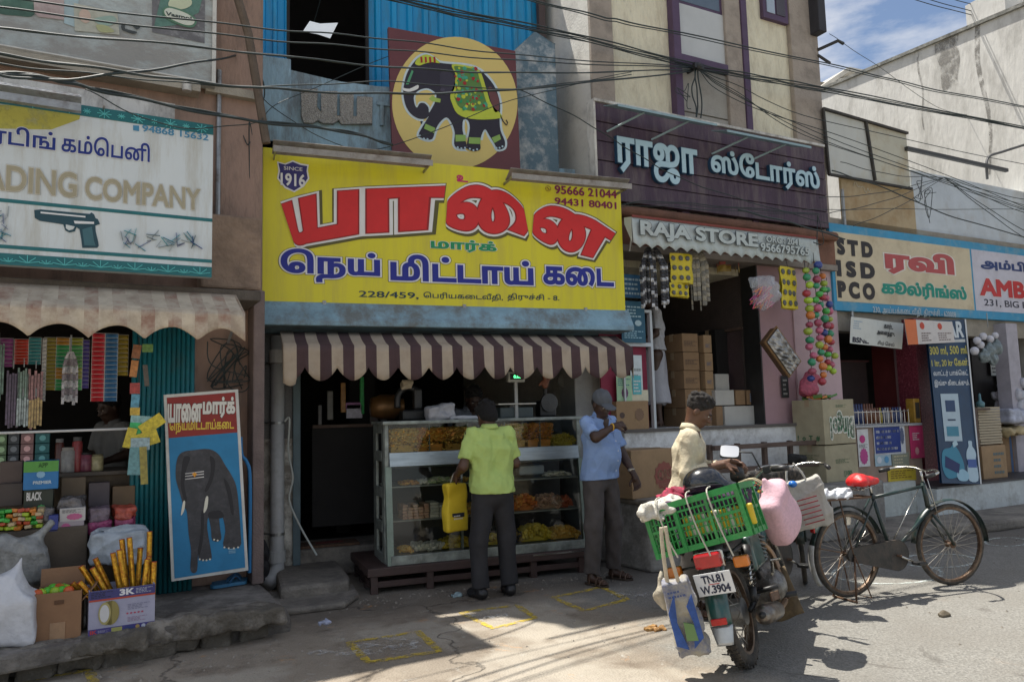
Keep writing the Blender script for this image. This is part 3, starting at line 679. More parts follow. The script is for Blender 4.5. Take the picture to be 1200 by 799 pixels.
for k in range(3): pp(t, 'signature_print', [(268,643+2*k), (276,642.6+2*k), (276,643.4+2*k), (268,643.8+2*k)], L, d_-.006, flat((.3,.5,.62)))

# ================================================================== middle building (sweet shop)
tm = T(M, 'sweet_shop_building', (2,1,0), 'blue washed building with the sweet shop, between the two neighbours', 'building')
sl, sr = .12,3.62
mb = MB(); mb.box(sl, sr, .9,1.1,2.3,4.15); tm.part('front_wall', mb, BLUEW)
# slanted blue sill below the sign
mb = MB(); z0, z1 = M.p(520,384,.22)[1], M.p(520,360,.22)[1]+.03; mb.add([(s_, *q) for s_ in (M.p(298,380,.22)[0], M.p(742,378,.22)[0]) for q in ((.30, z1), (.20, z0+.045), (.20, z0), (.9, z0), (.9, z1))], [(0,1,2,3,4), (9,8,7,6,5), (0,5,6,1), (1,6,7,2), (2,7,8,3), (3,8,9,4), (4,9,5,0)])
tm.part('sill', mb, mat((.22,.36,.45), .8,.2,4,.3,40, dirt=(.13,.12,.10), da=.8, ds=3, dm=.55), bevel=.008)
# upper parapet with a curved top, pillar at left, pier at right
dP = .92
ptop = [(340,82), (365,88), (400,96), (440,101), (480,104), (540,108), (610,112)]
poly = [M.p(340,82, dP)]+[M.p(x, y, dP) for x, y in ptop[1:]]; zb = 3.7
mb = MB(); mb.prism([(poly[0][0], zb), (poly[-1][0], zb)]+poly[::-1], dP, dP+.16); tm.part('parapet', mb, BLUEW)
p0, p1 = M.p(286,62, dP-.02), M.p(341,66, dP-.02); mb = MB(); mb.box(sl, p1[0], dP-.02, dP+.3, zb, p0[1]); tm.part('left_pillar', mb, BLUEW, bevel=.01)
q = [M.p(603,200, dP-.05), M.p(652,200, dP-.05)]; mb = MB()
a, b = M.p(602,60, dP-.05), M.p(650,52, dP-.05); pk = M.p(621,37, dP-.05)
mb.prism([(a[0], 3.4), (b[0], 3.4), (b[0], b[1]), (pk[0]+.06, pk[1]), (a[0], a[1])], dP-.05, dP+.35)
tm.part('right_pier', mb, mat((.50,.52,.52), .9,.12,3,.3,30, dirt=(.10,.17,.22), da=.95, ds=3.5, dm=.50), bevel=.008)
GRAV = mat((.33,.32,.30), .95,.5,90,1,90)
mb = MB(); p0 = M.p(353,108, dP); p1 = M.p(437,147, dP)
U0 = [(353,108), (371,107), (371,128), (376,134), (376,110), (394,110), (394,138), (398,138), (398,112), (413,113), (413,139), (418,139), (418,116), (435,117), (435,147), (400,147), (396,143), (390,147), (378,146), (372,143), (366,146), (356,145), (353,138)]
mb.prism(pxpoly(M, U0, dP)[::-1], dP-.05, dP+.01); tm.part('cement_letter', mb, GRAV, bevel=.006)
mb = MB(); mb.prism(pxpoly(M, [(445,122), (449,122), (449,148), (445,148)], dP)[::-1], dP-.03, dP+.01); mb.prism(pxpoly(M, [(441,120), (457,122), (457,126), (441,124)], dP)[::-1], dP-.032, dP-.005); tm.part('cement_letter', mb, BLUEW)
# blue corrugated wall with an opening
BC = mat((.005,.30,.60), .4,.12,3,.05, dirt=(.05,.13,.18), da=.7, ds=6, st=(1,1,.12), dm=.58)
dC = 1.5; zl = 3.8; zt = 9.8
def sheet(s0, s1, d=dC, z0=zl, z1=zt, pitch=.12):
    mb = MB(); n = max(2, int(round((s1-s0)/pitch))); P = []
    for i in range(n):
        a = s0+(s1-s0)*i/n; q = (s1-s0)/n
        P += [(a, d), (a+q*.55, d), (a+q*.65, d-.035), (a+q*.9, d-.035)]
    P.append((s1, d))
    mb.add([(x_, y_, z_) for x_, y_ in P for z_ in (z0, z1)], [(2*i, 2*i+2,2*i+3,2*i+1) for i in range(len(P)-1)]); return mb
e0, e1, e2, e3 = M.p(290,40, dC)[0], M.p(339,40, dC)[0], M.p(428,40, dC)[0], M.p(640,60, dC)[0]
tm.part('corrugated_sheet', sheet(e0-.3, e1), BC, solid=.004); zlow = 6.7
ww = (e3-e2)/3
for i in range(3): tm.part('corrugated_sheet', sheet(e2+i*ww, e2+(i+1)*ww-.002, z1=zlow, pitch=.17), BC, solid=.004)
tm.part('corrugated_sheet', sheet(e2,2.6, z0=zlow, pitch=.17), BC, solid=.004)  # unseen upper sheet, added tall to cast the street shadow
zs = M.p(430,97, dC)[1]
mb = MB(); mb.box(e1, e2, dC-.02, dC+.1, zl, zs-.12); tm.part('opening_sill', mb, BLUEW)
mb = MB(); mb.box(e0-.3,2.6,4.6,4.7, zl, zt); mb.box(2.602, e3+.2,4.6,4.7, zl, zlow); mb.box(e0-.3, e3+.2, dC+.1,4.6, zl-.1, zl); mb.box(e0-.3,2.6, dC-.1,4.7, zt, zt+.15); mb.box(2.602, e3+.2, dC-.1,4.7, zlow, zlow+.15); mb.box(2.6,2.65, dC+.05,4.6, zlow+.15, zt); mb.box(e0-.32, e0-.22, dC+.05,4.6, zl, zt); mb.box(e3+.1, e3+.2, dC+.05,4.6, zl, zlow)  # unseen tall walls and stepped roof, shaped to shade street and light side wall
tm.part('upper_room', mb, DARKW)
mb = MB(); mb.box(e1-.03, e1, dC-.05, dC+.02, zl, zt); mb.box(e2, e2+.03, dC-.05, dC+.02, zl, zt); tm.part('opening_frame', mb, DARK)
mb = MB(); mb.box(e3-.13, e3-.05, dC-.12, dC-.04, zl, zlow); tm.part('steel_post', mb, mat((.07,.05,.05), .7))
# ground floor: wall with pipe, doorway, jamb, room
sd0, sd1 = M.p(343,560,.9)[0], M.p(352,560,.9)[0]
mb = MB(); mb.box(.15, sd0,.92,1.15,.0,1.3); tm.part('lower_wall', mb, mat((.62,.60,.54), .9,.12,4,.6,30, dirt=(.14,.12,.10), da=.8, ds=5, dm=.55))
mb = MB(); mb.box(.15, sd0,.92,1.15,1.3,2.3); tm.part('granite_facing', mb, mat((.03,.03,.03), .35,.6,60,.02))
mb = MB(); mb.box(sd0, sd1,.88,1.15,.14,2.3); tm.part('door_jamb', mb, mat((.10,.15,.17), .6,.2,5,.1), bevel=.006)
mb = MB(); sj0, sj1 = M.p(672,450,.75)[0], M.p(716,450,.75)[0]; mb.box(sj0, sj1,.72,1.1,0,2.3); tm.part('right_jamb', mb, mat((.36,.36,.35), .8,.15,3,.2, dirt=(.17,.16,.15), da=.6, ds=3), bevel=.01)
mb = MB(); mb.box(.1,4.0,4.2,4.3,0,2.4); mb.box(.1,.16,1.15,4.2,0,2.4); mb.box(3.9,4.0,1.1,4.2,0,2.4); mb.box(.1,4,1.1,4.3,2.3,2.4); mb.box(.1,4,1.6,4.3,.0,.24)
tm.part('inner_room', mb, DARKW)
mb = MB(); mb.box(M.p(410,500,2.0)[0], M.p(440,500,2.0)[0], 2.0,2.06,.26,2.3); mb.box(1.15,1.75,2.0,2.9,.25,.95); tm.part('inner_partition', mb, DARK)

# big yellow sign
t = T(M, 'shop_sign', (2.1,.33,2.48), 'big yellow sweet shop sign with warped red Tamil letters', 'shop sign')
D0 = .30; YS = mat((.68,.61,.012), .4,.035,2,.02, dirt=(.52,.44,.05), da=.6, ds=8, st=(1,1,.10), dm=.58)
p0, p1 = M.p(308,172, D0), M.p(730,363, D0); s0, s1, z0, z1 = p0[0], M.p(730,290, D0)[0], 2.485,3.868
mb = MB(); mb.box(s0, s1, D0, D0+.06, z0, z1); t.part('panel', mb, YS, bevel=.004)
mb = MB()
for x in (380,544,686): p = M.p(x, 357 if x < 500 else 361, D0); mb.box(p[0]-.015, p[0]+.015, D0-.012, D0+.0, z0-.04, z0+.03)
t.part('clip', mb, METAL)
zz = lambda f: [(300+x/2.6667,170+y/2.6652) for x, y in f]
WH = flat((.74,.74,.72)); RED = flat((.62,.02,.02)); BL = flat((.012,.02,.25)); GR = flat((.01,.26,.10)); DK = flat((.10,.09,.02))
pp(t, 'shield_print', zz([(66,52), (90,58), (115,48), (140,58), (165,62), (162,80), (167,105), (150,130), (120,148), (90,135), (66,105), (70,80)]), M, D0-.004, WH)
pp(t, 'shield_print', zz([(70,56), (92,62), (115,53), (140,63), (160,66), (158,82), (162,104), (147,126), (119,143), (93,130), (71,104), (75,80)]), M, D0-.006, flat((.035,.03,.16)))
letter(t, 'lettering', 'SINCE', M, *zz([(87,66)])[0], *zz([(145,82)])[0], D0-.008, WH, .005); letter(t, 'lettering', '1916', M, *zz([(78,88)])[0], *zz([(153,130)])[0], D0-.008, WH, .03)
# arched name: letters follow two curves (top and bottom), given at stations in photo coordinates
def zs_arch(parts):
    for dd, bo, mm in ((.004,.118, DK), (.006,.092, WH), (.010,.062, flat((.30,.01,.01))), (.013,.048, RED)):
        for (txt, top, bot, vpow) in parts:
            def wp(u, v, top=top, bot=bot):
                f = lambda st, u: (np.interp(u, np.linspace(0,1, len(st)), [q[0] for q in st]), np.interp(u, np.linspace(0,1, len(st)), [q[1] for q in st]))
                a, b = f(top, u), f(bot, u); x = b[0]+(a[0]-b[0])*v; y = b[1]+(a[1]-b[1])*v
                return M.p(300+x/2.6667,170+y/2.6652, D0)
            off = (2.5/2.66,3/2.66) if dd == .004 else (0,0)
            mb = MB(); V, F = glyphs(txt, bo); cc = []
            tp, bt = [cr(q, 6) for q in (top, bot)]
            for (a, b) in V: p = wp(float(a), float(b), tp, bt); cc.append((p[0]+off[0]*.008, D0-dd, p[1]-off[1]*.008))
            mb.add(cc, F); t.part('lettering', mb, mm)
zs_arch([("யா", [(82,196), (160,172), (240,158), (340,150), (450,138), (590,140)], [(118,306), (170,296), (240,280), (340,268), (450,262), (576,254)], 1),
         ("ை", [(598,160), (660,140), (720,140), (780,160), (834,190)], [(592,250), (660,260), (720,265), (780,270), (850,274)], 1),
         ("ன", [(868,206), (920,200), (990,215), (1060,245), (1118,282)], [(862,278), (920,305), (970,322), (1020,338), (1072,352)], 1)])
for dd, bo, mm in ((.004,.05, WH), (.008,.02, GR)): letter(t, 'lettering', "மார்க்", M, *zz([(549,292)])[0], *zz([(750,338)])[0], D0-dd, mm, bo+.02)
for dd, bo, mm in ((.004,.10, DK), (.006,.085, WH), (.010,.04, BL)):
    for tx, a, b in (("ெநய்", (82,324), (384,432)), ("மிட்டாய்", (424,342), (864,436)), ("கைட", (900,380), (1116,440))):
        letter(t, 'lettering', tx, M, *zz([a])[0], *zz([b])[0], D0-dd, mm, bo)
for tx, a, b in (("228/459,", (322,455), (508,482)), ("ெபரியகைடவீதி,", (524,458), (772,490)), ("திருச்சி - 8.", (786,462), (948,492))):
    letter(t, 'lettering', tx, M, *zz([a])[0], *zz([b])[0], D0-.004, flat((.02,.05,.06)), .015)
MAR = flat((.20,.005,.06))
letter(t, 'lettering', "95666 21044", M, *zz([(934,126)])[0], *zz([(1127,167)])[0], D0-.004, MAR, .025)
letter(t, 'lettering', "94431 80401", M, *zz([(934,164)])[0], *zz([(1126,200)])[0], D0-.004, MAR, .025)
letter(t, 'lettering', "உ", M, *zz([(628,94)])[0], *zz([(662,116)])[0], D0-.004, flat((.5,.01,.12)), .03)
mb = MB(); p = M.p(*zz([(913,136)])[0], D0-.004)
for a in range(0,360,20): mb.beam((p[0]+.028*math.cos(R_(a)), D0-.004, p[1]+.028*math.sin(R_(a))), (p[0]+.028*math.cos(R_(a+20)), D0-.004, p[1]+.028*math.sin(R_(a+20))), .002,.004, up=(0,1,0))
mb.beam((p[0]-.012, D0-.004, p[1]+.012), (p[0]+.012, D0-.004, p[1]-.014), .002,.01, up=(0,1,0)); t.part('phone_symbol', mb, MAR)
# lamp covers over it
def cover(fr, xa, ya, xb, yb, d, lab, m=METAL, dep=.16, tilt=-25, grp='lamp covers over the signs'):
    pa, pb = fr.p(xa, ya, d), fr.p(xb, yb, d); zc = (pa[1]+pb[1])/2; t = T(fr, 'lamp_cover', ((pa[0]+pb[0])/2, d, zc-.03), lab, 'lamp cover', grp)
    t.part('hood', MB().obox(((pa[0]+pb[0])/2, d+dep/2-.02, zc), (pb[0]-pa[0], dep, .006), Euler((R_(tilt), 0,0)).to_matrix()), m)
    t.part('front_lip', MB().box(pa[0], pb[0], d-.04, d-.034, zc-.075, zc-.02), m)
    t.part('tube_light', MB().cyl((pa[0]+.05, d+.03, zc-.02), (pb[0]-.05, d+.03, zc-.02), .014,10), mat((.6,.62,.6), .3,.05))
    for s_ in (pa[0]+.02, pb[0]-.02): t.part('bracket', MB().box(s_-.006, s_+.006, d-.03, d+dep+.1, zc-.06, zc-.035), METAL)
    return t
cover(M, 320,169,506,187,.06, 'grey ridged lamp cover above the left half of the yellow sign', mat((.33,.31,.28), .6,.2,9,.2, metal=.3, dirt=(.15,.11,.08), da=.6, ds=7), .17)
cover(M, 598,202,738,214,.06, 'grey ridged lamp cover above the right end of the yellow sign', mat((.33,.31,.28), .6,.2,9,.2, metal=.3, dirt=(.15,.11,.08), da=.6, ds=7), .17)

# round elephant sign
t = T(M, 'elephant_sign', (2.3,.8,3.9), 'square maroon sign with a decorated elephant walking in a yellow circle', 'shop sign')
dE = .72
pts = [(455,32), (604,60), (610,202), (460,182)]
P = pxpoly(M, pts, dE); mb = MB(); mb.prism(P[::-1], dE, dE+.05); t.part('panel', mb, mat((.13,.035,.04), .5,.08,4,.03))
pe = lambda f: [(280+x/3.529, y/3.527) for x, y in f]
pp(t, 'yellow_disc', el_(533,121,73.5,77.5,64), M, dE-.004, mat((.66,.52,.17), .5,.06,2,.02))
EB = [(770,228), (800,240), (830,260), (880,266), (940,272), (990,288), (1030,322), (1062,368), (1080,430), (1078,490), (1082,540), (1100,585), (1096,612), (1070,618), (1055,592), (1035,560), (1018,535), (1003,560), (998,590), (998,618), (970,626), (943,612), (948,570), (955,530), (948,500), (928,495), (925,540), (938,585), (942,614), (905,614), (890,595), (893,550), (880,510), (858,486), (830,508), (812,540), (800,575), (770,576), (743,560), (762,520), (785,482), (770,492), (740,490), (708,468), (688,432), (680,385), (684,345), (695,305), (715,270), (742,240)]
NK = [(742,376), (775,366), (800,375), (816,392), (812,420), (798,448), (786,466), (784,446), (768,428), (748,428), (736,446), (726,428), (724,398)]
cx, cy = 890,430
def grow(poly, k):
    P = [np.array(p, float) for p in poly]; n = len(P); out = []
    for i in range(n):
        tt = P[(i+1) % n]-P[i-1]; tt /= np.linalg.norm(tt); out.append(tuple(P[i]+np.array([tt[1], -tt[0]])*k))
    return out
pp(t, 'elephant_glow', pe(grow(EB, 9)), M, dE-.006, flat((.55,.66,.70)), smooth=3)
pp(t, 'elephant_print', pe(EB), M, dE-.009, flat((.02,.016,.03)), smooth=3)
pp(t, 'disc_gap', pe(grow(NK, 0)), M, dE-.011, flat((.55,.66,.70)), smooth=3)
pp(t, 'disc_gap', pe(grow(NK, -7)), M, dE-.013, mat((.66,.52,.17), .5,.06,2,.02), smooth=3)
LG = flat((.50,.58,.05)); GN = flat((.02,.28,.10)); RD = flat((.35,.02,.02))
pp(t, 'blanket_print', pe([(880,268), (940,272), (990,288), (1008,320), (1028,385), (1046,435), (1090,482), (1040,494), (960,492), (905,472), (882,430), (874,395), (890,350), (896,310)]), M, dE-.012, LG, smooth=3)
pp(t, 'blanket_print', pe([(890,275), (940,280), (982,294), (996,330), (1012,385), (1028,440), (1030,452), (970,460), (915,446), (896,415), (892,390), (905,350), (905,310)]), M, dE-.014, flat((.10,.22,.05)), smooth=3)
mb = MB(); rs = random.Random(3)
for i in range(75):
    for _ in range(30):
        x, y = rs.uniform(893,1028), rs.uniform(278,455)
        if 893+(y-278)*.03 < x < 982+(y-290)*.27: break
    p = M.p(280+x/3.529, y/3.527, dE-.016); r = rs.uniform(.008,.024); mb.lathe([(0,-.0005-i*2e-5), (r, -i*2e-5)], (p[0], dE-.016, p[1]), 8, 'y', m=rs.randrange(4))
t.part('blanket_pattern', mb, [RD, GN, LG, flat((.05,.35,.22))])
pp(t, 'ear_print', pe([(835,300), (875,300), (893,330), (890,370), (865,395), (845,385), (832,350)]), M, dE-.012, flat((.035,.03,.05)), smooth=4)
pp(t, 'cap_print', pe([(728,262), (745,238), (775,226), (805,238), (832,262), (800,258), (770,264), (745,272)]), M, dE-.012, LG, smooth=3)
for x in (750,768,786,804): pp(t, 'cap_print', pe([(x, 236), (x+8,236), (x+10,258), (x+2,262)]), M, dE-.014, RD)
pp(t, 'tusk_print', pe([(676,364), (705,368), (740,352), (740,368), (708,380), (682,376)]), M, dE-.014, flat((.72,.74,.72)), smooth=3)
pp(t, 'eye_print', pe(el_(842,372,10,7,12)), M, dE-.014, flat((.06,.05,.08)))
for q in ([(772,512), (812,530), (808,552), (765,532)], [(895,558), (938,558), (938,584), (896,586)], [(952,568), (1000,570), (998,596), (950,594)], [(1045,570), (1078,556), (1084,576), (1056,592)]): pp(t, 'anklet_print', pe(q), M, dE-.014, flat((.25,.42,.10)))
pp(t, 'trim_print', pe([(690,350), (715,290), (722,296), (702,350)]), M, dE-.013, flat((.08,.32,.16)))
pp(t, 'trim_print', pe([(785,410), (800,395), (815,405), (835,410), (832,425), (800,420)]), M, dE-.015, flat((.35,.5,.10)))
pp(t, 'rear_print', pe([(1030,370), (1045,362), (1072,400), (1076,450), (1060,465), (1045,430)]), M, dE-.012, flat((.14,.05,.05)), smooth=3)
mb = MB(); mb.tube([(M.p(x, y, dE)[0], dE-.011, M.p(x, y, dE)[1]) for x, y in pe([(1080,480), (1092,505), (1105,520), (1110,510), (1104,498)])], .006,6); t.part('tail_print', mb, flat((.02,.016,.03)))
mb = MB()
for (x, y) in pe([(748,562), (765,574), (780,576), (905,610), (920,614), (935,612), (955,616), (970,622), (985,618), (1065,612), (1078,612), (1090,606)]): p = M.p(x, y, dE-.014); mb.lathe([(0,-.001), (.011,0)], (p[0], dE-.014, p[1]), 8, 'y')
t.part('toenail_print', mb, flat((.45,.6,.68)))

# striped awning of the sweet shop
sA0, sA1 = M.p(332,407,-.02)[0], M.p(741,404,-.02)[0]; mr = mat((.070,.040,.042), .9,.15,5,.12,80, dirt=(.05,.03,.03), da=.5, ds=3); cr_m = mat((.40,.33,.25), .9,.10,5,.12,80, dirt=(.26,.20,.15), da=.5, ds=4)
not_ = [sx(M, 300+x/2.609,435,-.02)-sA0 for x in (60,148,248,343,433,528,612,697,777,855,935,1005,1080,1150)]
def edgeM(u):
    for a, b in zip(not_, not_[1:]):
        if a <= u < b: q = (u-a)/(b-a); return .185+.115*math.sin(math.pi*q)**.8+(.04 if u < .1 else 0)
    return .20
tA = awning(M, 'shop_awning', 'maroon and cream striped awning with pointed scallops over the sweet shop', sA0, sA1,.32, M.p(500,391,.32)[1]+.0,-.02, M.p(520,405.5,-.02)[1], edgeM, (sA1-sA0)/34, [cr_m, mr], seg=310)

# drain pipe and fittings
t = T(M, 'drain_pipe', (.48,.8,.05), 'thick grey drain pipe beside the sweet shop doorway', 'pipe')
PG = mat((.46,.47,.47), .5,.1,5,.05, dirt=(.18,.17,.15), da=.5, ds=5); xp = M.p(325,560,.8)[0]
mb = MB(); mb.tube([(xp, .8,2.25), (xp, .8,.22), (xp, .78,.14), (xp-.05,.66,.08), (xp-.08,.58,.06)], .062,16); t.part('tube', mb, PG, smooth=True)
mb = MB()
for z in (1.45,.45,2.0): mb.lathe([(.0635, z-.012), (.067, z-.012), (.067, z+.012), (.0635, z+.012)], (xp, .8,0), 16); mb.beam((xp-.06,.8, z), (xp-.11,.88, z), .02,.01)
t.part('clamp', mb, METAL)
t.part('collar', MB().lathe([(.064,.2), (.075,.2), (.075,.3), (.064,.3)], (xp, .8,0), 16), PG); t.part('collar', MB().lathe([(.064,2.0), (.075,2.0), (.075,2.12), (.064,2.12)], (xp, .8,0), 16), PG)
mb = MB(); mb.tube(cr([M.w(0,0,0)*0+Vector(q) for q in ((xp+.06,.74,1.46), (xp+.1,.72,1.48), (xp+.09,.72,1.2), (xp+.13,.72,.95), (xp+.10,.72,.75), (xp+.2,.68,.5), (xp+.33,.62,.26))], 5), .009,6)
one(M, 'hanging_rope', mb, mat((.5,.53,.5), .8), 'pale rope hanging from the drain pipe clamp', 'rope')
mb = MB(); xr = M.p(717,470,.66)[0]; mb.cyl((xr, .66,0.6), (xr, .66,2.2), .05,14); t = T(M, 'drain_pipe', (xr, .66,.6), 'dark grey pipe beside the right end of the striped awning', 'pipe'); t.part('tube', mb, mat((.10,.10,.10), .5), smooth=True)
mb = MB(); mb.lathe([(.051,1.7), (.058,1.7), (.058,1.76), (.051,1.76)], (xr, .66,0), 14); t.part('collar', mb, METAL)
mb = MB(); mb.cyl((xr+.08,.62,1.1), (xr+.08,.62,2.1), .015,8); t.part('conduit', mb, BLACKP)
# ================================================================== store building (cream) with the purple sign
tr = T(R, 'store_building', (2,1,0), 'tall cream roughcast building with purple window trim above the general store', 'building')
CREAM = mat((.76,.71,.54), .95,.08,5,1.0,26, dirt=(.50,.44,.32), da=.6, ds=6, dm=.6, st=(1,1,.35), bd=.03)
BRN = mat((.36,.31,.26), .9,.12,4,.4,40, dirt=(.16,.14,.12), da=.6, ds=3)
PALE = mat((.68,.66,.60), .9,.06,4,.3,40, dirt=(.38,.36,.33), da=.6, ds=3)
PUR = mat((.085,.05,.10), .6,.15,5,.15)
X = lambda x, y=100, d=1.0: R.p(x, y, d)[0]
RB = X(695,150); RE = X(960,140); ZT = 8.8
mb = MB(); mb.box(RB, RB+.2,1.02,9,1.25, ZT); tr.part('side_wall', mb, PALE)
mb = MB(); mb.box(RB+.2, RE, 1.02,1.25,3.2, ZT); mb.box(RB+.2, RE, 8.8,9,3.2, ZT); mb.box(RE-.2, RE, 1.25,8.8,2.5, ZT); mb.box(RB, RE, 1.02,9, ZT, ZT+.15); mb.box(RB+.2, RE, 1.25,8.8,3.1,3.2)
tr.part('front_wall', mb, CREAM)
mb = MB(); mb.box(RB-.004, X(719), .97,1.02,3.2, ZT); tr.part('left_pilaster', mb, BRN, bevel=.01)
mb = MB(); mb.box(X(927), RE+.02,.95,1.02,3.2, ZT); tr.part('right_pilaster', mb, BRN, bevel=.01)
mb = MB(); mb.box(X(850), X(868), .94,1.02,3.2, ZT); tr.part('middle_pilaster', mb, BRN, bevel=.01)
for a, b in ((787,795.5), (868,874.5)):
    tr.part('purple_trim', MB().box(X(a), X(b), .92,1.02,3.2, ZT), PUR, bevel=.006)
za, zb_ = R.p(820,72,1)[1], R.p(820,12,1)[1]
tr.part('window_panel', MB().box(X(795.5), X(850), .98,1.02, za, zb_), mat((.50,.52,.52), .6,.05,4,.04))
tr.part('window_sill', MB().box(X(795.5), X(850), .93,1.02, za-.11, za), PUR, bevel=.008)
w1 = tr.part('window', MB().box(X(795.5), X(850), .99,1.02, zb_, zb_+1.1), PUR)
tr.part('pane', MB().box(X(798), X(847), .985,.992, zb_+.04, zb_+1.05), mat((.10,.14,.19), .12,.1,3), w1)
zl = za-.11; step = (zl-3.25)/4
for k in range(4): tr.part('infill_panel', MB().box(X(795.5), X(850), .985-.004*(k % 2), 1.02, zl-step*(k+1)+.01, zl-step*k-.008), mat((.34,.325,.29), .8,.1,4,.2, dirt=(.22,.2,.18), da=.5, ds=3), bevel=.004)
zc = R.p(910,22,1)[1]
w1 = tr.part('window', MB().box(X(897), X(926), .96,1.02, zc-.06, zc+1.3), PUR, bevel=.006)
tr.part('pane', MB().box(X(901), X(910), .95,.965, zc+.02, zc+1.2), mat((.35,.42,.5), .15,.1,3), w1); tr.part('pane', MB().box(X(912), X(922), .95,.965, zc+.02, zc+1.2), mat((.06,.05,.06), .3), w1)
mb = MB(); p = R.p(948,40,.8); mb.box(RE-.12, RE+.02,.80,1.02, p[1]+.1, p[1]+2); tr.part('overhang', mb, mat((.03,.03,.035), .7), bevel=.01)
mb = MB(); mb.tube([(RE, .95, R.p(955,58,.95)[1]), (RE+.22,.8, R.p(975,46,.8)[1]), (RE+.32,.8, R.p(982,48,.8)[1]-.02)], .022,8); mb.tube([(RE, .95, R.p(955,64,.95)[1]), (RE+.1,.85, R.p(960,71,.85)[1])], .02,8); tr.part('conduit_arm', mb, BLACKP)
# insulator bracket
p = R.p(815,80,.85); mb = MB(); mb.tube([(p[0], 1.0, p[1]), (p[0], .8, p[1])], .02,8); mb.ell((p[0], .8, p[1]), .045,10); mb.box(p[0]-.07, p[0]+.07,.78,.82, p[1]-.03, p[1]+.03); tr.part('insulator', mb, BLACKP)
mb = MB(); rs = random.Random(2)
for i in range(3):
    q = Vector((p[0]-.05+.04*i, .84, p[1])); mb.tube(cr([q+Vector((rs.uniform(-.03,.03), 0,-.12*j)) for j in range(6)], 3), .008,5)
tr.part('cable_tail', mb, WIREM)
# purple sign of five boards
t = T(R, 'shop_sign', (2,.88,3.6), 'dark purple board sign with raised pale blue Tamil letters', 'shop sign')
dS = .85; p0, p1 = R.p(697,120, dS), R.p(968,268, dS); s0, s1 = p0[0], R.p(967,200, dS)[0]; zt = (p0[1]+R.p(965,172, dS)[1])/2; zb_ = (R.p(700,232, dS)[1]+p1[1])/2
PUM = mat((.060,.034,.058), .65,.2,3,.35,30, dirt=(.15,.12,.12), da=.6, ds=7, st=(1,1,.2), dm=.57)
hh = (zt-zb_)/5
for k in range(5): t.part('board', MB().box(s0, s1, dS+.003*(k % 2), dS+.1, zb_+hh*k+.005, zb_+hh*(k+1)-.005), PUM, bevel=.004)
t.part('top_cap', MB().box(s0-.02, s1, dS-.02, dS+.13, zt, zt+.03), WHITEW)
t.part('left_edge', MB().box(s0-.03, s0-.002, dS-.01, dS+.12, zb_, zt), WHITEW)
PB = mat((.42,.60,.68), .5,.06,6,.03); NV = mat((.02,.07,.14), .5,.06,6)
zr = lambda f: [(600+x/3, y/3) for x, y in f]
for tx, a, b in (("ராஜா", (362,492), (640,612)), ("ஸ்ேடார்ஸ்", (688,534), (1070,686))):
    (xa, ya), (xb, yb) = zr([a, b])
    # ink box with its baseline following the sign
    sA, sB = R.p(xa, ya, dS)[0], R.p(xb, yb, dS)[0]
    zA, zB = (R.p(xa, ya-4, dS)[1], R.p(xb, yb+2, dS)[1])
    if tx[0] == "ர": zA, zB = R.p(xa, ya+0, dS)[1]+.015, R.p(720,204, dS)[1]-.02
    else: zA, zB = R.p(845,178, dS)[1]+.005, R.p(955,228, dS)[1]
    mb = MB(); text_mb(mb, tx, (sA, dS-.004, zB), (sB-sA, 0,0), (0,0, zA-zB), .045, None, .045); t.part('raised_lettering', mb, NV)
    mb = MB(); text_mb(mb, tx, (sA, dS-.052, zB), (sB-sA, 0,0), (0,0, zA-zB), .032, None, .004); t.part('letter_face', mb, PB)
TG = mat((.28,.40,.43), .5,.12,6,.1, metal=.2, dirt=(.18,.16,.14), da=.5, ds=6)
def tray(xa, ya, xb, yb, lab):
    pa, pb = R.p(xa, ya, .45), R.p(xb, yb, .45); zc = (pa[1]+pb[1])/2; t = T(R, 'lamp_cover', ((pa[0]+pb[0])/2,.6, zc), lab, 'lamp cover', 'lamp covers over the signs')
    t.part('hood', MB().obox(((pa[0]+pb[0])/2,.55, zc), (pb[0]-pa[0], .26,.006), Euler((R_(18), 0,0)).to_matrix()), TG)
    for q in (.3,.75): s_ = pa[0]+(pb[0]-pa[0])*q; t.part('bracket', MB().cyl((s_, .5, zc-.03), (s_-.25,.84, zc-.16), .012,8), TG)
    t.part('edge', MB().box(pa[0], pb[0], .42,.426, zc-.06, zc-.035), TG)
tray(722,121,838,141, 'pale teal lamp cover over the left half of the purple sign'); tray(850,154,948,165, 'pale teal lamp cover over the right half of the purple sign')
# beam, valance
s0c, s1c = R.p(740,262,.5)[0], R.p(958,285,.5)[0]
mb = MB(); mb.box(RB+.05, RE-.04,.86,1.02,3.25, zb_-.03); mb.cyl((RB+.1,.80, zb_-.12), (RE-.1,.80, zb_-.12), .06,14); tr.part('lintel', mb, mat((.17,.08,.05), .8,.3,5,.3), bevel=.01)
tr.part('soffit', MB().box(RB+.05, RE-.04,.84,1.25,3.18,3.25), mat((.25,.22,.19), .9))
zt = (R.p(740,250,.5)[1]+R.p(958,284,.5)[1])/2
def edgeR(u): return .27+.028*(1-abs(2*((u/.155) % 1)-1))*1.8
VM = mat((.48,.54,.53), .8,.08,4,.12,60, dirt=(.28,.27,.25), da=.6, ds=4)
t = awning(R, 'shop_valance', 'grey white canvas valance with outlined store name above the open shop', s0c, s1c, .62, zt+.02,.5, zt, edgeR, 9, [VM, VM], seg=200)
t.part('red_hem', MB().box(s0c, s1c, .484,.492, zt-.005, zt+.02), mat((.22,.05,.04), .8))
vz = lambda f: [(690+x/3.993,230+y/3.995) for x, y in f]
OL = flat((.07,.08,.08))
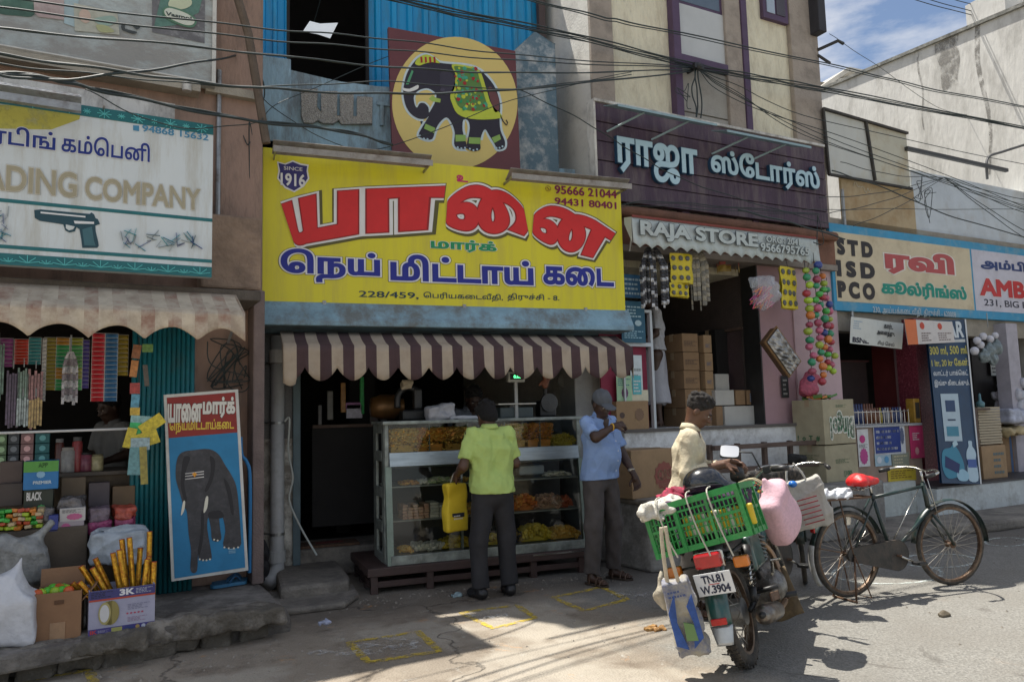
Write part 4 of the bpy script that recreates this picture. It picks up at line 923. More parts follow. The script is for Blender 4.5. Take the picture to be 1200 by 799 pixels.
for tx, a, b, bo in (("RAJA STORE", (236,97), (782,238), .045), ("ORG : 2041", (822,186), (978,222), .03), ("9566795765", (796,218), (1022,272), .03)):
    (xa, ya), (xb, yb) = vz([a, b]); sA, sB = R.p(xa, ya, .48)[0], R.p(xb, yb, .48)[0]
    if tx[0] == 'R': zA, zB = zt-.045, zt-.225
    elif tx[0] == 'O': zA, zB = zt-.045, zt-.115
    else: zA, zB = zt-.135, zt-.225
    for dd, b2, mm in ((.458, bo+.035, OL), (.452, bo, VM)):
        mb = MB(); text_mb(mb, tx, (sA, dd, zB), (sB-sA, 0,0), (0,0, zA-zB), b2); t.part('lettering', mb, mm)
# shop front walls, plinth, room
PINK = mat((.42,.27,.29), .85,.08,3,.15,30, dirt=(.28,.2,.2), da=.4, ds=3)
so0, so1 = X(737,400,.85), X(893,430,.95)
zp = R.p(830,500,.8)[1]
tr.part('plinth', MB().box(RB+.12, RE, .82,8.8,0, zp), mat((.76,.78,.78), .85,.08,3,.3,30, dirt=(.28,.27,.25), da=.7, ds=3, dm=.56), bevel=.012)
tr.part('plinth_edge', MB().box(RB+.12, RE, .80,.84, zp-.03, zp+.004), mat((.12,.11,.10), .85))
tr.part('pink_wall', MB().box(so1, X(932,430,.95), .95,1.2, zp, 3.2), PINK)
tr.part('pink_wall', MB().box(X(932,430,.95)+.002, RE, .93,1.2, zp, 3.2), mat((.52,.38,.40), .85,.08,3,.15,30))
tr.part('black_gap', MB().box(so1-.02, so1,.94,1.2, zp, 3.2), BLACKP)
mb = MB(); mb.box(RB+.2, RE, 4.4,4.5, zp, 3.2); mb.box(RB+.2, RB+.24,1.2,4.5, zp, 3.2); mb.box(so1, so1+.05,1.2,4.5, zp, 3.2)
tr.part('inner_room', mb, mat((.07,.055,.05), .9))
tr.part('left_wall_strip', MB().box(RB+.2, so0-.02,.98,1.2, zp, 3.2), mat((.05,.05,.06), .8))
# low platform at the left
slab(R, 'low_platform', [(.0,.02), (.35,-.04), (.95,-.03), (1.15,.1), (1.2,.82), (-.05,.82)], 0, R.p(760,592,.02)[1], mat((.40,.39,.36), .9,.15,3,.5,30, dirt=(.14,.13,.12), da=.8, ds=3, dm=.5), .03)
slab(R, 'platform_top', [(-.04,-.03), (.35,-.09), (.98,-.06), (1.2,.05), (1.25,.82), (-.08,.82)], R.p(760,592,.02)[1], R.p(760,592,.02)[1]+.05, CONC, .02)
ZP = R.p(760,592,.02)[1]+.05
# wooden rack along the plinth
t = T(R, 'wooden_rack', (2.2,.6,0), 'low brown wooden rack standing against the white plinth', 'rack')
r0, r1 = X(838,530,.55), X(962,530,.55); zA, zB = R.p(900,521,.55)[1], R.p(900,547,.55)[1]
for z in (zA, zB, .35): t.part('rail', MB().box(r0, r1,.55,.60, z-.03, z+.02), WOOD, bevel=.004)
for k in range(5): s_ = r0+(r1-r0)*k/4; t.part('post', MB().box(s_-.025, s_+.025,.61,.66,0, zA+.03), WOOD, bevel=.004)

# ---- cartons
def carton(fr, s, d, z, w_, dp, h, rot, label, m=CARD, open_=False, txt=None, group=None, tapes=True):
    """w_ along, dp depth, origin at the middle of the base"""
    t = T(fr, 'carton', (s, d, z), label, 'carton', group, rot, loc=True)
    mb = MB(); a, b = w_/2, dp/2
    if open_:
        th = .006; mb.box(-a, a, -b, -b+th, 0, h); mb.box(-a, a, b-th, b, 0, h); mb.box(-a, -a+th, -b+th, b-th, 0, h); mb.box(a-th, a, -b+th, b-th, 0, h); mb.box(-a+th, a-th, -b+th, b-th, 0,.01)
        body = t.part('box_body', mb, m)
        for nm, c, s3, R3 in (('flap', (0, b+.03, h+dp*.18), (w_, .005, dp*.42), (R_(-18), 0,0)), ('flap', (-a-.04,0, h-.02), (.005, dp*.9,.12), (0, R_(-40), 0)), ('flap', (a+.04,0, h-.02), (.005, dp*.9,.12), (0, R_(40), 0))):
            t.part(nm, MB().obox(c, s3, Euler(R3).to_matrix()), m)
    else:
        mb.box(-a, a, -b, b, 0, h); body = t.part('box_body', mb, m, bevel=.006)
        t.part('top_flap_seam', MB().box(-a, a, -.002,.002, h, h+.002), CARD2)
        if tapes:
            mb = MB(); mb.box(-a-.002, a+.002,-.03,.03, h+.0025, h+.004); mb.box(-a-.003,-a, -.03,.03, h-.08, h+.003); mb.box(a, a+.003,-.03,.03, h-.08, h+.003); t.part('packing_tape', mb, mat((.36,.27,.17), .3,.05,4,0))
    for q in (txt or []):
        tx, face, u0, v0, u1, v1, col, bo, flip = q
        if face == 'f': O, U = (-a+w_*u0,-b-.004, h*v0), (w_*(u1-u0), 0,0)
        elif face == 'r': O, U = (a+.004,-b+dp*u0, h*v0), (0, dp*(u1-u0), 0)
        else: O, U = (-a-.004, b-dp*u0, h*v0), (0,-dp*(u1-u0), 0)
        V = (0,0, h*(v1-v0))
        if flip: O = Vector(O)+Vector(U)+Vector(V); U = -Vector(U); V = -Vector(V)
        mb = MB()
        if callable(tx): tx(mb, Vector(O), Vector(U), Vector(V))
        else: text_mb(mb, tx, O, U, V, bo)
        t.part('lettering' if not callable(tx) else 'print', mb, flat(col))
    return t
def frame_print(mb, O, U, V, k=.05):
    n = U.cross(V).normalized()*.0005
    for a, b, c, d in ((0,0,1, k), (0,1-k, 1,1), (0,0, k*.7,1), (1-k*.7,0,1,1)): mb.add([O+U*a+V*b+n, O+U*c+V*b+n, O+U*c+V*d+n, O+U*a+V*d+n], [(0,1,2,3)])
def lines_print(mb, O, U, V, n=4, seed=0):
    rs = random.Random(seed)
    for i in range(n):
        b = (i+.2)/n; L0 = rs.uniform(.5,1); x = 0
        while x < L0:
            w2 = rs.uniform(.05,.18); mb.add([O+U*x+V*b, O+U*min(L0, x+w2)+V*b, O+U*min(L0, x+w2)+V*(b+.45/n), O+U*x+V*(b+.45/n)], [(0,1,2,3)]); x += w2+.04
def blot(mb, O, U, V):
    P = [(.5+.5*math.cos(a)*(1-.13*(i % 2)), .5+.5*math.sin(a)*(1-.13*(i % 2))) for i, a in enumerate([2*math.pi*j/24 for j in range(24)])]
    mb.add([O+U*a+V*b for a, b in P], [tuple(range(24))])
def px_carton(fr, x0, y0, x1, y1, d, dp, label, z=None, m=CARD, rot=0, **k):
    a, zt = fr.p(x0, y0, d); b, zb = fr.p(x1, y1, d)
    if z is not None: zb = z
    return carton(fr, (a+b)/2, d+dp/2, zb, b-a, dp, zt-zb, rot, label, m, **k)
MRN = (.20,.03,.03); GRN = (.03,.16,.06); DKB = (.08,.05,.04)
# on the low platform: open carton with a red stamp
px_carton(R, 733,528,793,580,.18,.42, 'big brown carton with a red round stamp on the low platform', z=ZP, m=CARD, rot=R_(8),
          txt=[(blot, 'f', .50,.12,.98,.74,(.25,.07,.05), 0,0), ('QRS', 'f', .58,.32,.90,.55,(.42,.26,.16), .04,0), (lines_print, 'f', .56,.20,.86,.28,(.42,.26,.16), 0,0)])
# upside-down cartons at the right
P2 = R.g(965,607,.12)
cs_ = .56
dB = .45; a0, _ = R.p(967,560, dB); zlo = R.p(967,566, dB)[1]; zmid = R.p(967,521, dB)[1]; zhi = R.p(967,468, dB)[1]
slab(R, 'goods_platform', [(a0-.35,.22), (a0+.75,.26), (a0+.75,1.0), (a0-.35,1.0)], .0, zlo, mat((.35,.34,.31), .9,.2,3,.5,30, dirt=(.14,.13,.12), da=.8, ds=3, dm=.5), .02)
cdp = .42; ang = R_(2); cw = (R.p(1004,500, dB)[0]-a0)/1.08
cc = (a0+.0*cw, dB+.30)
GTX = [('Bingo!', 'f', .14,.18,.96,.74,(.02,.24,.10), .05,1)]
carton(R, a0+.02+cw*.54, dB+.23, zlo, cw*1.04, cdp, zmid-zlo-.012, ang, 'plain green grey carton at the bottom of the pair beside the ball garlands', CARDG, txt=[(lines_print, 'f', .3,.5,.75,.62,(.05,.12,.05), 0,0), ('[100]', 'f', .55,.12,.78,.28,(.04,.14,.06), .02,0), (lines_print, 'l', .2,.6,.8,.75,(.1,.12,.05), 0,0)])
tb_ = carton(R, a0+cw*.54, dB+.22, zmid, cw*1.08, cdp, zhi-zmid, ang+R_(3), 'upside down carton with green snack lettering on top of the pair beside the ball garlands', CARDG, txt=[('Bingo!', 'f', .20,.14,.95,.70,(.75,.75,.65), .09,1), ('Bingo!', 'f', .20,.14,.95,.70,(.02,.22,.09), .05,1), ('Bingo!', 'f', .20,.14,.95,.70,(.23,.24,.14), .0,1), ('!  o  T  #', 'l', .15,.08,.85,.20,(.03,.12,.05), .03,0), (lines_print, 'f', .4,.82,.75,.88,(.03,.12,.05), 0,0)])
rs = random.Random(8); mb = MB()
for i in range(14): mb.obox((a0+.05+rs.uniform(-.0,.38), dB+.2+rs.uniform(-.12,.14), zhi+.02+rs.uniform(0,.03)), (.10,.07,.02), Euler((rs.uniform(-.4,.4), rs.uniform(-.4,.4), rs.uniform(0,3))).to_matrix(), m=rs.randrange(3))
one(R, 'snack_packets', mb, [flat((.5,.03,.03), .3), flat((.6,.2,.04), .3), flat((.1,.25,.06), .3)], 'loose red and orange snack packets lying on the Bingo carton', 'snack packets', kind='stuff')
# cartons inside the store (front to back)
WB = mat((.46,.45,.41), .8,.08,4,.05); YC = mat((.42,.30,.12), .85,.1,4,.05)
def col_of(x0, y0, x1, y1, d, dp, n, lab, m=CARD2, **k):
    a, zt = R.p(x0, y0, d); b, zb = R.p(x1, y1, d); zb = max(zb, zp); h = (zt-zb)/n
    for i in range(n): carton(R, (a+b)/2+.006*(i % 2), d+dp/2, zb+h*i, b-a, dp, h-.004,0, lab[i], m, **k)
ordn = ['lowest', 'second from the bottom', 'third', 'fourth', 'fifth', 'sixth', 'topmost']
def labs(f, n): return [f % (ordn[i] if i < n-1 else 'topmost') for i in range(n)]
col_of(799,390,823,499,1.25,.4,5, labs('dark brown carton behind the boy, %s of the left store stack', 5), CARD2, txt=[(lines_print, 'f', .1,.3,.9,.6, DKB, 0,0)])
col_of(824,392,839,499,1.2,.3,5, labs('narrow tan carton, %s of the column right of the dark brown stack', 5), CARD, txt=[(lines_print, 'f', .2,.3,.8,.5,(.05,.12,.25), 0,0)])
px_carton(R, 849,476,899,499,1.1,.3, 'long white carton lying on the store floor edge', z=zp, m=WB)
px_carton(R, 839,476,848,499,1.12,.3, 'small brown carton between the tan column and the long white carton', z=zp, m=CARD2)
z_ = R.p(860,475,1.1)[1]+.005
px_carton(R, 838,457,861,475,1.14,.3, 'white carton on the left of the second row in the store', z=z_, m=WB); px_carton(R, 862,457,874,475,1.14,.3, 'brown carton in the middle of the second row in the store', z=z_, m=CARD2)
px_carton(R, 875,457,895,475,1.14,.3, 'brown carton with a blue printed panel in the second row', z=z_, m=CARD2, txt=[(lines_print, 'f', .15,.2,.85,.8,(.10,.22,.40), 0,0)])
z_ = R.p(860,457,1.14)[1]+.006
px_carton(R, 838,438,855,456,1.3,.3, 'small white carton above the second row in the store', z=z_, m=WB)
for i, (x0, x1, y0) in enumerate(((838,855,386), (856,866,384), (867,876,378))):
    px_carton(R, x0, y0, x1,437 if i == 0 else 455,1.5,.3, ['tall black carton standing deep in the store', 'tall brown carton left of its twin deep in the store', 'tall brown carton right of its twin deep in the store'][i], m=[DARK, CARD2, CARD2][i], z=z_+(.17 if i == 0 else 0))
for i, (y0, y1) in enumerate(((345,356), (357,369), (370,383))):
    px_carton(R, 870, y0,889, y1,1.25,.3, ['topmost yellow carton on the store shelf', 'middle yellow carton on the store shelf', 'lowest yellow carton on the store shelf'][i], m=YC, txt=[(lines_print, 'f', .3,.3,.8,.6,(.1,.2,.1), 0,0)])
mb = MB(); p = R.p(880,384,1.25); mb.box(p[0]-.2, so1,1.2,1.8, p[1]-.03, p[1]); tr.part('shelf', mb, WOOD)
tr.part('inner_pier', MB().box(X(877,430,1.25), so1,1.25,1.6, zp, R.p(880,385,1.25)[1]-.03), PINK)
# show case with posters at the left
t = T(R, 'poster_case', (.5,.8, zp), 'white framed glass case with posters pasted inside, left of the store', 'showcase')
dG = .86; FR = mat((.50,.55,.58), .4,.06,5,.03)
P = lambda x, y: R.p(x, y, dG)
xa, xb = P(731,440)[0], P(765,440)[0]; zt_, zm = 2.55, P(750,404)[1]
mb = MB(); mb.box(xb-.03, xb, dG-.03, dG+.02, zp, zt_); mb.box(xa-.25, xb-.03, dG-.03, dG+.02, zm-.02, zm+.02); mb.box(xa-.25, xb-.03, dG-.03, dG+.02, zt_-.03, zt_); mb.box(xa-.02, xa, dG-.03, dG+.02, zp, zm-.02); t.part('frame', mb, FR)
t.part('back_panel', MB().box(xa-.25, xb-.03, dG+.06, dG+.08, zp, zt_), mat((.28,.03,.07), .7,.1,4))
def poster(x0, y0, x1, y1, c, d=dG, txt=(), tt=t, fr=R, nm='poster'):
    a, z1 = fr.p(x0, y0, d); b, z0 = fr.p(x1, y1, d); o = tt.part(nm, MB().box(a, b, d, d+.003, z0, z1), mat(c, .6,.1,14,.02))
    for (tx, u0, v0, u1, v1, col, bo) in txt:
        mb = MB(); O, U, V = Vector((a+(b-a)*u0, d-.003, z0+(z1-z0)*v0)), Vector(((b-a)*(u1-u0), 0,0)), Vector((0,0,(z1-z0)*(v1-v0)))
        if callable(tx): tx(mb, O, U, V)
        else: text_mb(mb, tx, O, U, V, bo)
        tt.part('print', mb, flat(col), o)
    return o
poster(738,416,754,468,(.62,.70,.72), txt=[(lines_print, .1,.2,.9,.75,(.3,.35,.35), 0)])
poster(722,440,741,470,(.35,.55,.35), dG-.006, txt=[(blot, .3,.1,.75,.55,(.12,.03,.12), 0), (lines_print, .1,.6,.9,.9,(.05,.2,.25), 0)])
poster(738,457,760,470,(.62,.60,.45), dG-.004); poster(741,440,752,462,(.1,.45,.5), dG-.010, txt=[(lines_print, .1,.1,.9,.8,(.7,.72,.7), 0)])
px_carton(R, 722,470,761,502,.82,.3, 'tan carton behind the glass of the poster case', z=zp, m=CARD, txt=[(blot, 'f', .08,.4,.25,.62, DKB, 0,0), (blot, 'f', .55,.3,.85,.75,(.2,.12,.07), 0,0), (lines_print, 'f', .1,.12,.3,.2, DKB, 0,0)])
poster(727,352,757,402,(.02,.10,.16), .80, txt=[(lines_print, .1,.6,.9,.9,(.35,.5,.55), 0), (lines_print, .1,.1,.9,.3,(.3,.5,.6), 0), (blot, .55,.4,.85,.55,(.4,.55,.6), 0)], nm='blue_poster')
poster(730,321,757,350,(.02,.10,.20), .80, txt=[(lines_print, .05,.1,.95,.9,(.35,.45,.5), 0)], nm='blue_poster')

# ---- goods hanging at the store mouth
def bunch(fr, name, label, cat, xc, ytop, wpx, hpx, d, n, mats, kind='strip', rows=7, seed=0, spread=.6, depth=.22):
    """strips of sachets hung from one hook: each strip a part"""
    rs = random.Random(seed); s_, zt = fr.p(xc, ytop, d); px = abs(fr.p(xc+1, ytop, d)[0]-s_); wd, h = wpx*px, hpx*px*.96
    t = T(fr, name, (s_, d, zt-h), label, cat)
    t.part('hook', MB().tube([(s_, d, zt+.12), (s_, d, zt)], .006,6), METAL)
    for i in range(n):
        u = (i/(max(1, n-1))-.5); a0 = s_+u*wd*.25; a1 = s_+u*wd; dd = d+rs.uniform(-.5,.5)*depth; hl = h*rs.uniform(.85,1)
        mb = MB(); w2 = wd/n*spread*1.3; rot = rs.uniform(-.9,.9); ca, sa = math.cos(rot), math.sin(rot)
        for r in range(rows):
            v0, v1 = r/rows, (r+1)/rows; k0, k1 = min(1, v0*3), min(1, v1*3)
            x0, x1 = a0+(a1-a0)*k0**.6, a0+(a1-a0)*k1**.6; y0, y1 = d+(dd-d)*k0, d+(dd-d)*k1; z0, z1 = zt-hl*v0, zt-hl*v1+.004
            zm = (z0+z1)/2; xm, ym = (x0+x1)/2,(y0+y1)/2; b = .010
            vs = [(x0-w2/2*ca, y0-w2/2*sa, z0), (x0+w2/2*ca, y0+w2/2*sa, z0), (x1+w2/2*ca, y1+w2/2*sa, z1), (x1-w2/2*ca, y1-w2/2*sa, z1), (xm+sa*b, ym-b*ca, zm)]
            mb.add(vs, [(0,1,4), (1,2,4), (2,3,4), (3,0,4)], m=(r+i) % len(mats) if kind == 'mix' else r % len(mats))
        t.part('sachet_strip', mb, mats, solid=.002)
    return t
SIL = mat((.45,.45,.45), .3,.3,30,.3,50, metal=.6); BLK = mat((.03,.03,.035), .35,.3,20,.1)
bunch(R, 'sachet_bunch', 'bunch of black and silver sachet strips hung at the left of the store mouth', 'sachets', 764,290,34,62,.62,13, [BLK, BLK, SIL], rows=15, seed=1, spread=.9)
def dotted(x0, y0, x1, y1, d, rot, cols, rows, lab, sheets=5, seed=0, dx=.035):
    a, z1 = R.p(x0, y0, d); b, z0 = R.p(x1, y1, d); t = T(R, 'sachet_sheet_bundle', ((a+b)/2, d, z0), lab, 'sachet sheets', 'yellow sachet sheets in the store mouth', rot, loc=True)
    w2, h = (b-a), z1-z0; YM = mat((.62,.50,.02), .4,.08,12,.15,40); G2 = mat((.10,.10,.09), .4)
    for k in range(sheets):
        x = k*dx*.5; y = k*.018; mb = MB(); nn = 6
        mb.grid(lambda u, v: (x-w2/2+w2*u, y+.01*math.sin(5*u+9*v+k), h*v), cols*2, rows*2); o = t.part('sheet', mb, YM, solid=.002)
        if k < 3:
            mb = MB()
            for i in range(cols):
                for j in range(rows): u, v = (i+.5)/cols, (j+.5)/rows; r = min(w2/cols, h/rows)*.34; mb.lathe([(0,-.012), (r*.8,-.010), (r, -.003)], (x-w2/2+w2*u, y+.01*math.sin(5*u+9*v+k)-.004, h*v), 10, 'y')
            ob = t.part('tablet_dots', mb, G2, o); ob['kind'] = 'stuff'
    t.part('string', MB().tube([(0,0, h), (0,.02, h+.1)], .003,5), BLACKP)
dotted(786,296,809,332,.60, R_(-8), 3,3, 'yellow dotted sachet sheets, upper bundle left in the store mouth', seed=1)
dotted(784,331,808,348,.62, R_(5), 3,2, 'yellow dotted sachet sheets just below the upper left bundle', seed=2)
bunch(R, 'sachet_bunch', 'short bunch of dark sachet strips deep behind the yellow sheets', 'sachets', 800,288,26,40,.95,8, [mat((.10,.09,.08), .5), mat((.22,.18,.10), .5)], rows=9, seed=14, spread=1)
bunch(R, 'packet_bunch', 'bunch of red and gold packets hanging high inside the store mouth', 'packets', 850,288,30,26,1.0,7, [mat((.30,.05,.04), .4), mat((.35,.24,.05), .4)], rows=4, seed=15, spread=1)
bunch(R, 'sachet_bunch', 'bunch of grey ribbed sachet strips beside the yellow sheets', 'sachets', 818,290,20,60,.7,7, [mat((.3,.27,.2), .6), mat((.18,.17,.14), .6)], rows=12, seed=4, spread=1)
dotted(912,312,937,362,.55, R_(10), 3,4, 'yellow dotted sachet sheets hanging right of the plastic bag', seed=3)
# clear bag of bangles
t = T(R, 'plastic_bag', (*[R.p(893,355,.45)[0], .45], R.p(893,355,.45)[1]), 'clear plastic bag of pink and orange sticks hanging in the store mouth', 'bag', rot=0, loc=True)
mb = MB(); rs = random.Random(11)
for i in range(70):
    a = R_(40+rs.uniform(-18,18)); cx_, cz_ = rs.uniform(-.07,.09), rs.uniform(.04,.19); l = rs.uniform(.05,.11); y = rs.uniform(-.035,.035)
    mb.tube([(cx_-l*math.cos(a)/2, y, cz_-l*math.sin(a)/2), (cx_+l*math.cos(a)/2, y, cz_+l*math.sin(a)/2)], .005,5, m=rs.randrange(4))
o = t.part('sticks', mb, [flat((.6,.08,.15)), flat((.7,.25,.1)), flat((.55,.3,.3)), flat((.5,.12,.3))]); o['kind'] = 'stuff'
PLB = bpy.data.materials.new('clear_film'); PLB.use_nodes = True; b_ = PLB.node_tree.nodes['Principled BSDF']; b_.inputs['Base Color'].default_value = (.7,.75,.8,1); b_.inputs['Alpha'].default_value = .30; b_.inputs['Roughness'].default_value = .15
sdf_obj('film', [cap((.0,0,.08), (.06,0,.16), .07,.10, k=.05), cap((0,0,.22), (-.11,0,.24), .06,.02, k=.06), cap((.06,0,.22), (.13,0,.26), .05,.02, k=.05)], PLB, h=.012, parent=t.o, disp=folds(.012,50,3))
t.o.scale = (1.4,1.4,1.4); t.o.location.z -= .10
# foil tray leaning
mb = MB(); p = R.p(916,414,.5); t = T(R, 'gift_basket', (p[0], .5, p[1]-.15), 'brown cane gift basket wrapped in clear film hanging askew on the pink wall', 'basket', loc=True)
Q = Euler((0, R_(48), 0)).to_matrix(); X3 = Matrix.Translation((0,0,.15)) @ Q.to_4x4()
mb = MB(); mb.X = X3; mb.box(-.20,.20,-.01,.06,-.10,.10); t.part('tray', mb, mat((.11,.06,.03), .5,.4,50,.6,60), bevel=.015)
mb = MB(); mb.X = X3; mb.grid(lambda u, v: (-.19+.38*u, -.03-.03*math.sin(math.pi*u)*math.sin(math.pi*v)+.008*math.sin(30*u)*math.sin(25*v), -.09+.18*v), 14,10); t.part('film', mb, mat((.28,.27,.25), .12,.8,14,.4,30, metal=.5))
mb = MB(); mb.X = X3; mb.tube([(-.2,-.012,.1), (.2,-.012,.1), (.2,-.012,-.1), (-.2,-.012,-.1)], .012,8, closed=True); t.part('rim', mb, mat((.20,.11,.04), .5,.3,40,.3))
t.o.scale = (1.3,1.3,1.3); t.o.location.z -= .03
# small notice on the pink wall
t = T(R, 'wall_notice', (X(922,455,.93), .93, R.p(922,468,.93)[1]), 'small black notice on the pink wall below the gift basket', 'notice')
poster(915,440,925,466,(.02,.02,.02), .922, txt=[(lines_print, .2,.1,.8,.9,(.3,.3,.28), 0)], tt=t)
# garlands of balls
BC_ = [(.40,.04,.06), (.62,.20,.05), (.08,.42,.08), (.40,.60,.06), (.04,.07,.28), (.50,.12,.20), (.04,.28,.14), (.35,.45,.06), (.36,.07,.12)]
balls = [mat(c, .3,.08,20,.25,25, coat=.2) for c in BC_]
def garland(xc, y0, y1, d, lab, seed, nn):
    rs = random.Random(seed); s_, zt = R.p(xc, y0, d); zb = R.p(xc, y1, d)[1]; t = T(R, 'ball_garland', (s_, d, zb), lab, 'ball garland', 'strings of coloured balls at the store corner')
    t.part('cord', MB().tube([(s_, d, zt+.1), (s_, d, zb)], .004,5), BLACKP)
    for i in range(nn):
        z = zt-(zt-zb)*(i+.5)/nn; r = (zt-zb)/nn*rs.uniform(.46,.60); mb = MB(); mb.ell((s_+rs.uniform(-.03,.03), d-.01+rs.uniform(-.03,.03), z+rs.uniform(-.01,.01)), (r, r, r*rs.uniform(.75,.95)), 14, jit=.05)
        t.part('ball', mb, balls[rs.randrange(9)], smooth=True)
garland(943,312,448,.50, 'leftmost string of coloured balls hanging at the store corner', 1,15)
garland(953.5,306,452,.46, 'second string of coloured balls, longer and nearer, at the store corner', 2,17)
garland(962,320,436,.52, 'third string of small coloured balls at the store corner', 3,14)
garland(969,335,440,.56, 'rightmost string of coloured balls against the grey corner', 4,12)
# pink puffed bag behind the boxes
o = sdf_obj('pink_sack', [el((0,0,.1), (.14,.08,.12)), el((.05,0,.2), (.12,.07,.09))], mat((.45,.10,.16), .6,.3,30,.5,30), h=.012, disp=folds(.012,40,9)); p = R.p(948,462,.75); o.location = R.w(p[0], .75, p[1]-.02); o.rotation_euler = (0,0, R.a); tag(o, 'pink net sack of puffed snacks below the ball garlands', 'sack')

# ================================================================== right buildings
tg = T(W, 'side_wall_building', (12,8,0), 'tall white stained building with a blank side wall at the far right', 'building')
BW = mat((.62,.61,.575), .92,.07,2,.5,14, dirt=(.34,.33,.30), da=.7, ds=2.2, dm=.60, bd=.02, st=(1,1,.35))
gw = [ray(960,108), ray(1200,8)]
q0 = CAMP+gw[0]*(12/gw[0][0]); q1 = CAMP+gw[1]*(12/gw[1][0]); zt0, zt1 = q0[2], q1[2]
sl_ = (zt0-zt1)/(q0[1]-q1[1]); zf = lambda y: zt1+(y-q1[1])*sl_
mb = MB(); ya, yb = 7.75,15.5
mb.add([(12, ya, 0), (12, yb, 0), (12, yb, zf(yb)), (12, ya, zf(ya)), (19, ya, 0), (19, yb, 0), (19, yb, zf(yb)), (19, ya, zf(ya))], [(0,3,2,1), (4,5,6,7), (0,4,7,3), (1,2,6,5), (3,7,6,2)])
tg.part('side_wall', mb, BW)
mb = MB(); mb.add([(11.95, ya, zf(ya)), (11.95, yb, zf(yb)), (11.95, yb, zf(yb)+.06), (11.95, ya, zf(ya)+.06), (12.25, ya, zf(ya)), (12.25, yb, zf(yb)), (12.25, yb, zf(yb)+.06), (12.25, ya, zf(ya)+.06)], [(0,3,2,1), (4,5,6,7), (0,4,7,3), (1,2,6,5), (3,7,6,2), (0,1,5,4)])
tg.part('wall_coping', mb, mat((.20,.20,.18), .95,.5,6,.6,20))
mb = MB(); mb.grid(lambda u, v: (11.996,8.9+.06*math.sin(v*7)+(.10-.05*v)*(u-.5), zf(8.9)-2.6*v), 2,12); mb.grid(lambda u, v: (11.996,10.1+.03*math.sin(v*9)+(.05-.03*v)*(u-.5), zf(10)-1.5*v), 2,12); mb.grid(lambda u, v: (11.995,9.5+.02*math.sin(v*9)+(.5-.2*v)*(u-.5), zf(9.5)-.9*v), 2,12); tg.part('rain_streak', mb, worn((.26,.25,.23), .50,6))
tg.part('parapet_block', MB().box(12.0,12.7,8.4,9.1, zf(9), zf(9)+.45), BW)
# roof-top house behind
th_ = T(W, 'rooftop_house', (10.6,14.5,6.8), 'small grey roof top room with a pitched slab, behind the white side wall', 'building')
a = Vector(at(958,108,14.5)); b = Vector(at(985,87,14.5)); c = Vector(at(1035,92,14.5)); dwn = 6.0
mb = MB(); mb.add([(a.x, 14.5, dwn), (c.x+.3,14.5, dwn), (c.x+.3,14.5, c.z-.2), (b.x, 14.5, b.z-.1), (a.x, 14.5, a.z-.1), (a.x, 17, dwn), (c.x+.3,17, dwn), (c.x+.3,17, c.z-.2), (b.x, 17, b.z-.1), (a.x, 17, a.z-.1)], [(0,1,2,3,4), (9,8,7,6,5), (0,4,9,5), (4,3,8,9), (3,2,7,8), (1,6,7,2)]); th_.part('wall', mb, WHITEW)
mb = MB(); mb.beam((a.x-.3,15.5, a.z-.15), (b.x, 15.5, b.z), 2.6,.1); mb.beam((b.x, 15.5, b.z), (c.x+.6,15.5, c.z-.1), 2.6,.1); th_.part('roof_slab', mb, mat((.45,.43,.38), .9,.2,4,.3))
p = Vector(at(1000,101,14.5)); wo = th_.part('window', MB().box(p.x-.25, p.x+.25,14.44,14.5, p.z-.22, p.z+.12), METAL); th_.part('pane', MB().box(p.x-.2, p.x+.2,14.42,14.445, p.z-.18, p.z+.08), DARK, wo)
th_.part('window', MB().box(p.x-1.3, p.x-.5,14.46,14.5, p.z-.4, p.z-.05), mat((.2,.17,.13), .8))

tv = T(R, 'phone_shop_building', (6,1,0), 'low shop building with painted signboard, right of the general store', 'building')
sv0 = RE+.02
zS0, zS1 = R.p(1090,370,.9)[1], R.p(1090,277,.9)[1]
tv.part('parapet_wall', MB().box(X(1071,250,1.05), 10.5,1.05,1.3, zS1-.1, R.p(1100,205,1.05)[1]), mat((.55,.60,.64), .9,.1,2.5,.4,30, dirt=(.40,.38,.34), da=.6, ds=1.5), bevel=.01)
tv.part('lintel', MB().box(sv0,10.5,.98,1.2, zS0-.25, zS1+.1), mat((.30,.27,.22), .9,.2,4,.3))
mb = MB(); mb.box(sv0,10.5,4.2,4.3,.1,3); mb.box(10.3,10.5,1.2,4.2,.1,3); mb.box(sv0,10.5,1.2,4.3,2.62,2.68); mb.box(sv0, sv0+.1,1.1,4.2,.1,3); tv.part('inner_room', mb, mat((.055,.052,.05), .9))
tv.part('left_post', MB().box(sv0-.01, X(982,400,.95), .95,1.1,.1, zS0), mat((.18,.2,.21), .8,.2,4,.3))
zpf = R.p(1150,567,.25)[1]
sp0 = X(1102,570,.2)
tv.part('floor_plinth', MB().box(sp0,10.5,.25,4.2,0, zpf), mat((.50,.54,.54), .85,.15,3,.4,30, dirt=(.25,.24,.22), da=.7, ds=4), bevel=.01)
tv.part('floor_top', MB().box(sp0,10.5,.24,4.2, zpf, zpf+.02), mat((.05,.05,.055), .5))
mid = X(1097,480,.8)
tv.part('maroon_pillar', MB().box(X(1079,480,.8), mid, .8,1.1,.1,2.62), mat((.16,.025,.04), .5,.7,40,.05, dirt=(.4,.25,.25), da=.5, ds=40, dm=.66), bevel=.004)
mb = MB(); mb.box(X(1050,450,1.25), X(1060,450,1.25), 1.25,1.6,.1,2.62); tv.part('inner_post', mb, mat((.16,.03,.03), .6))
tv.part('right_post', MB().box(X(1183,430,.8), X(1196,430,.8), .8,1.0, zpf, 2.62), mat((.40,.38,.42), .8), bevel=.004)
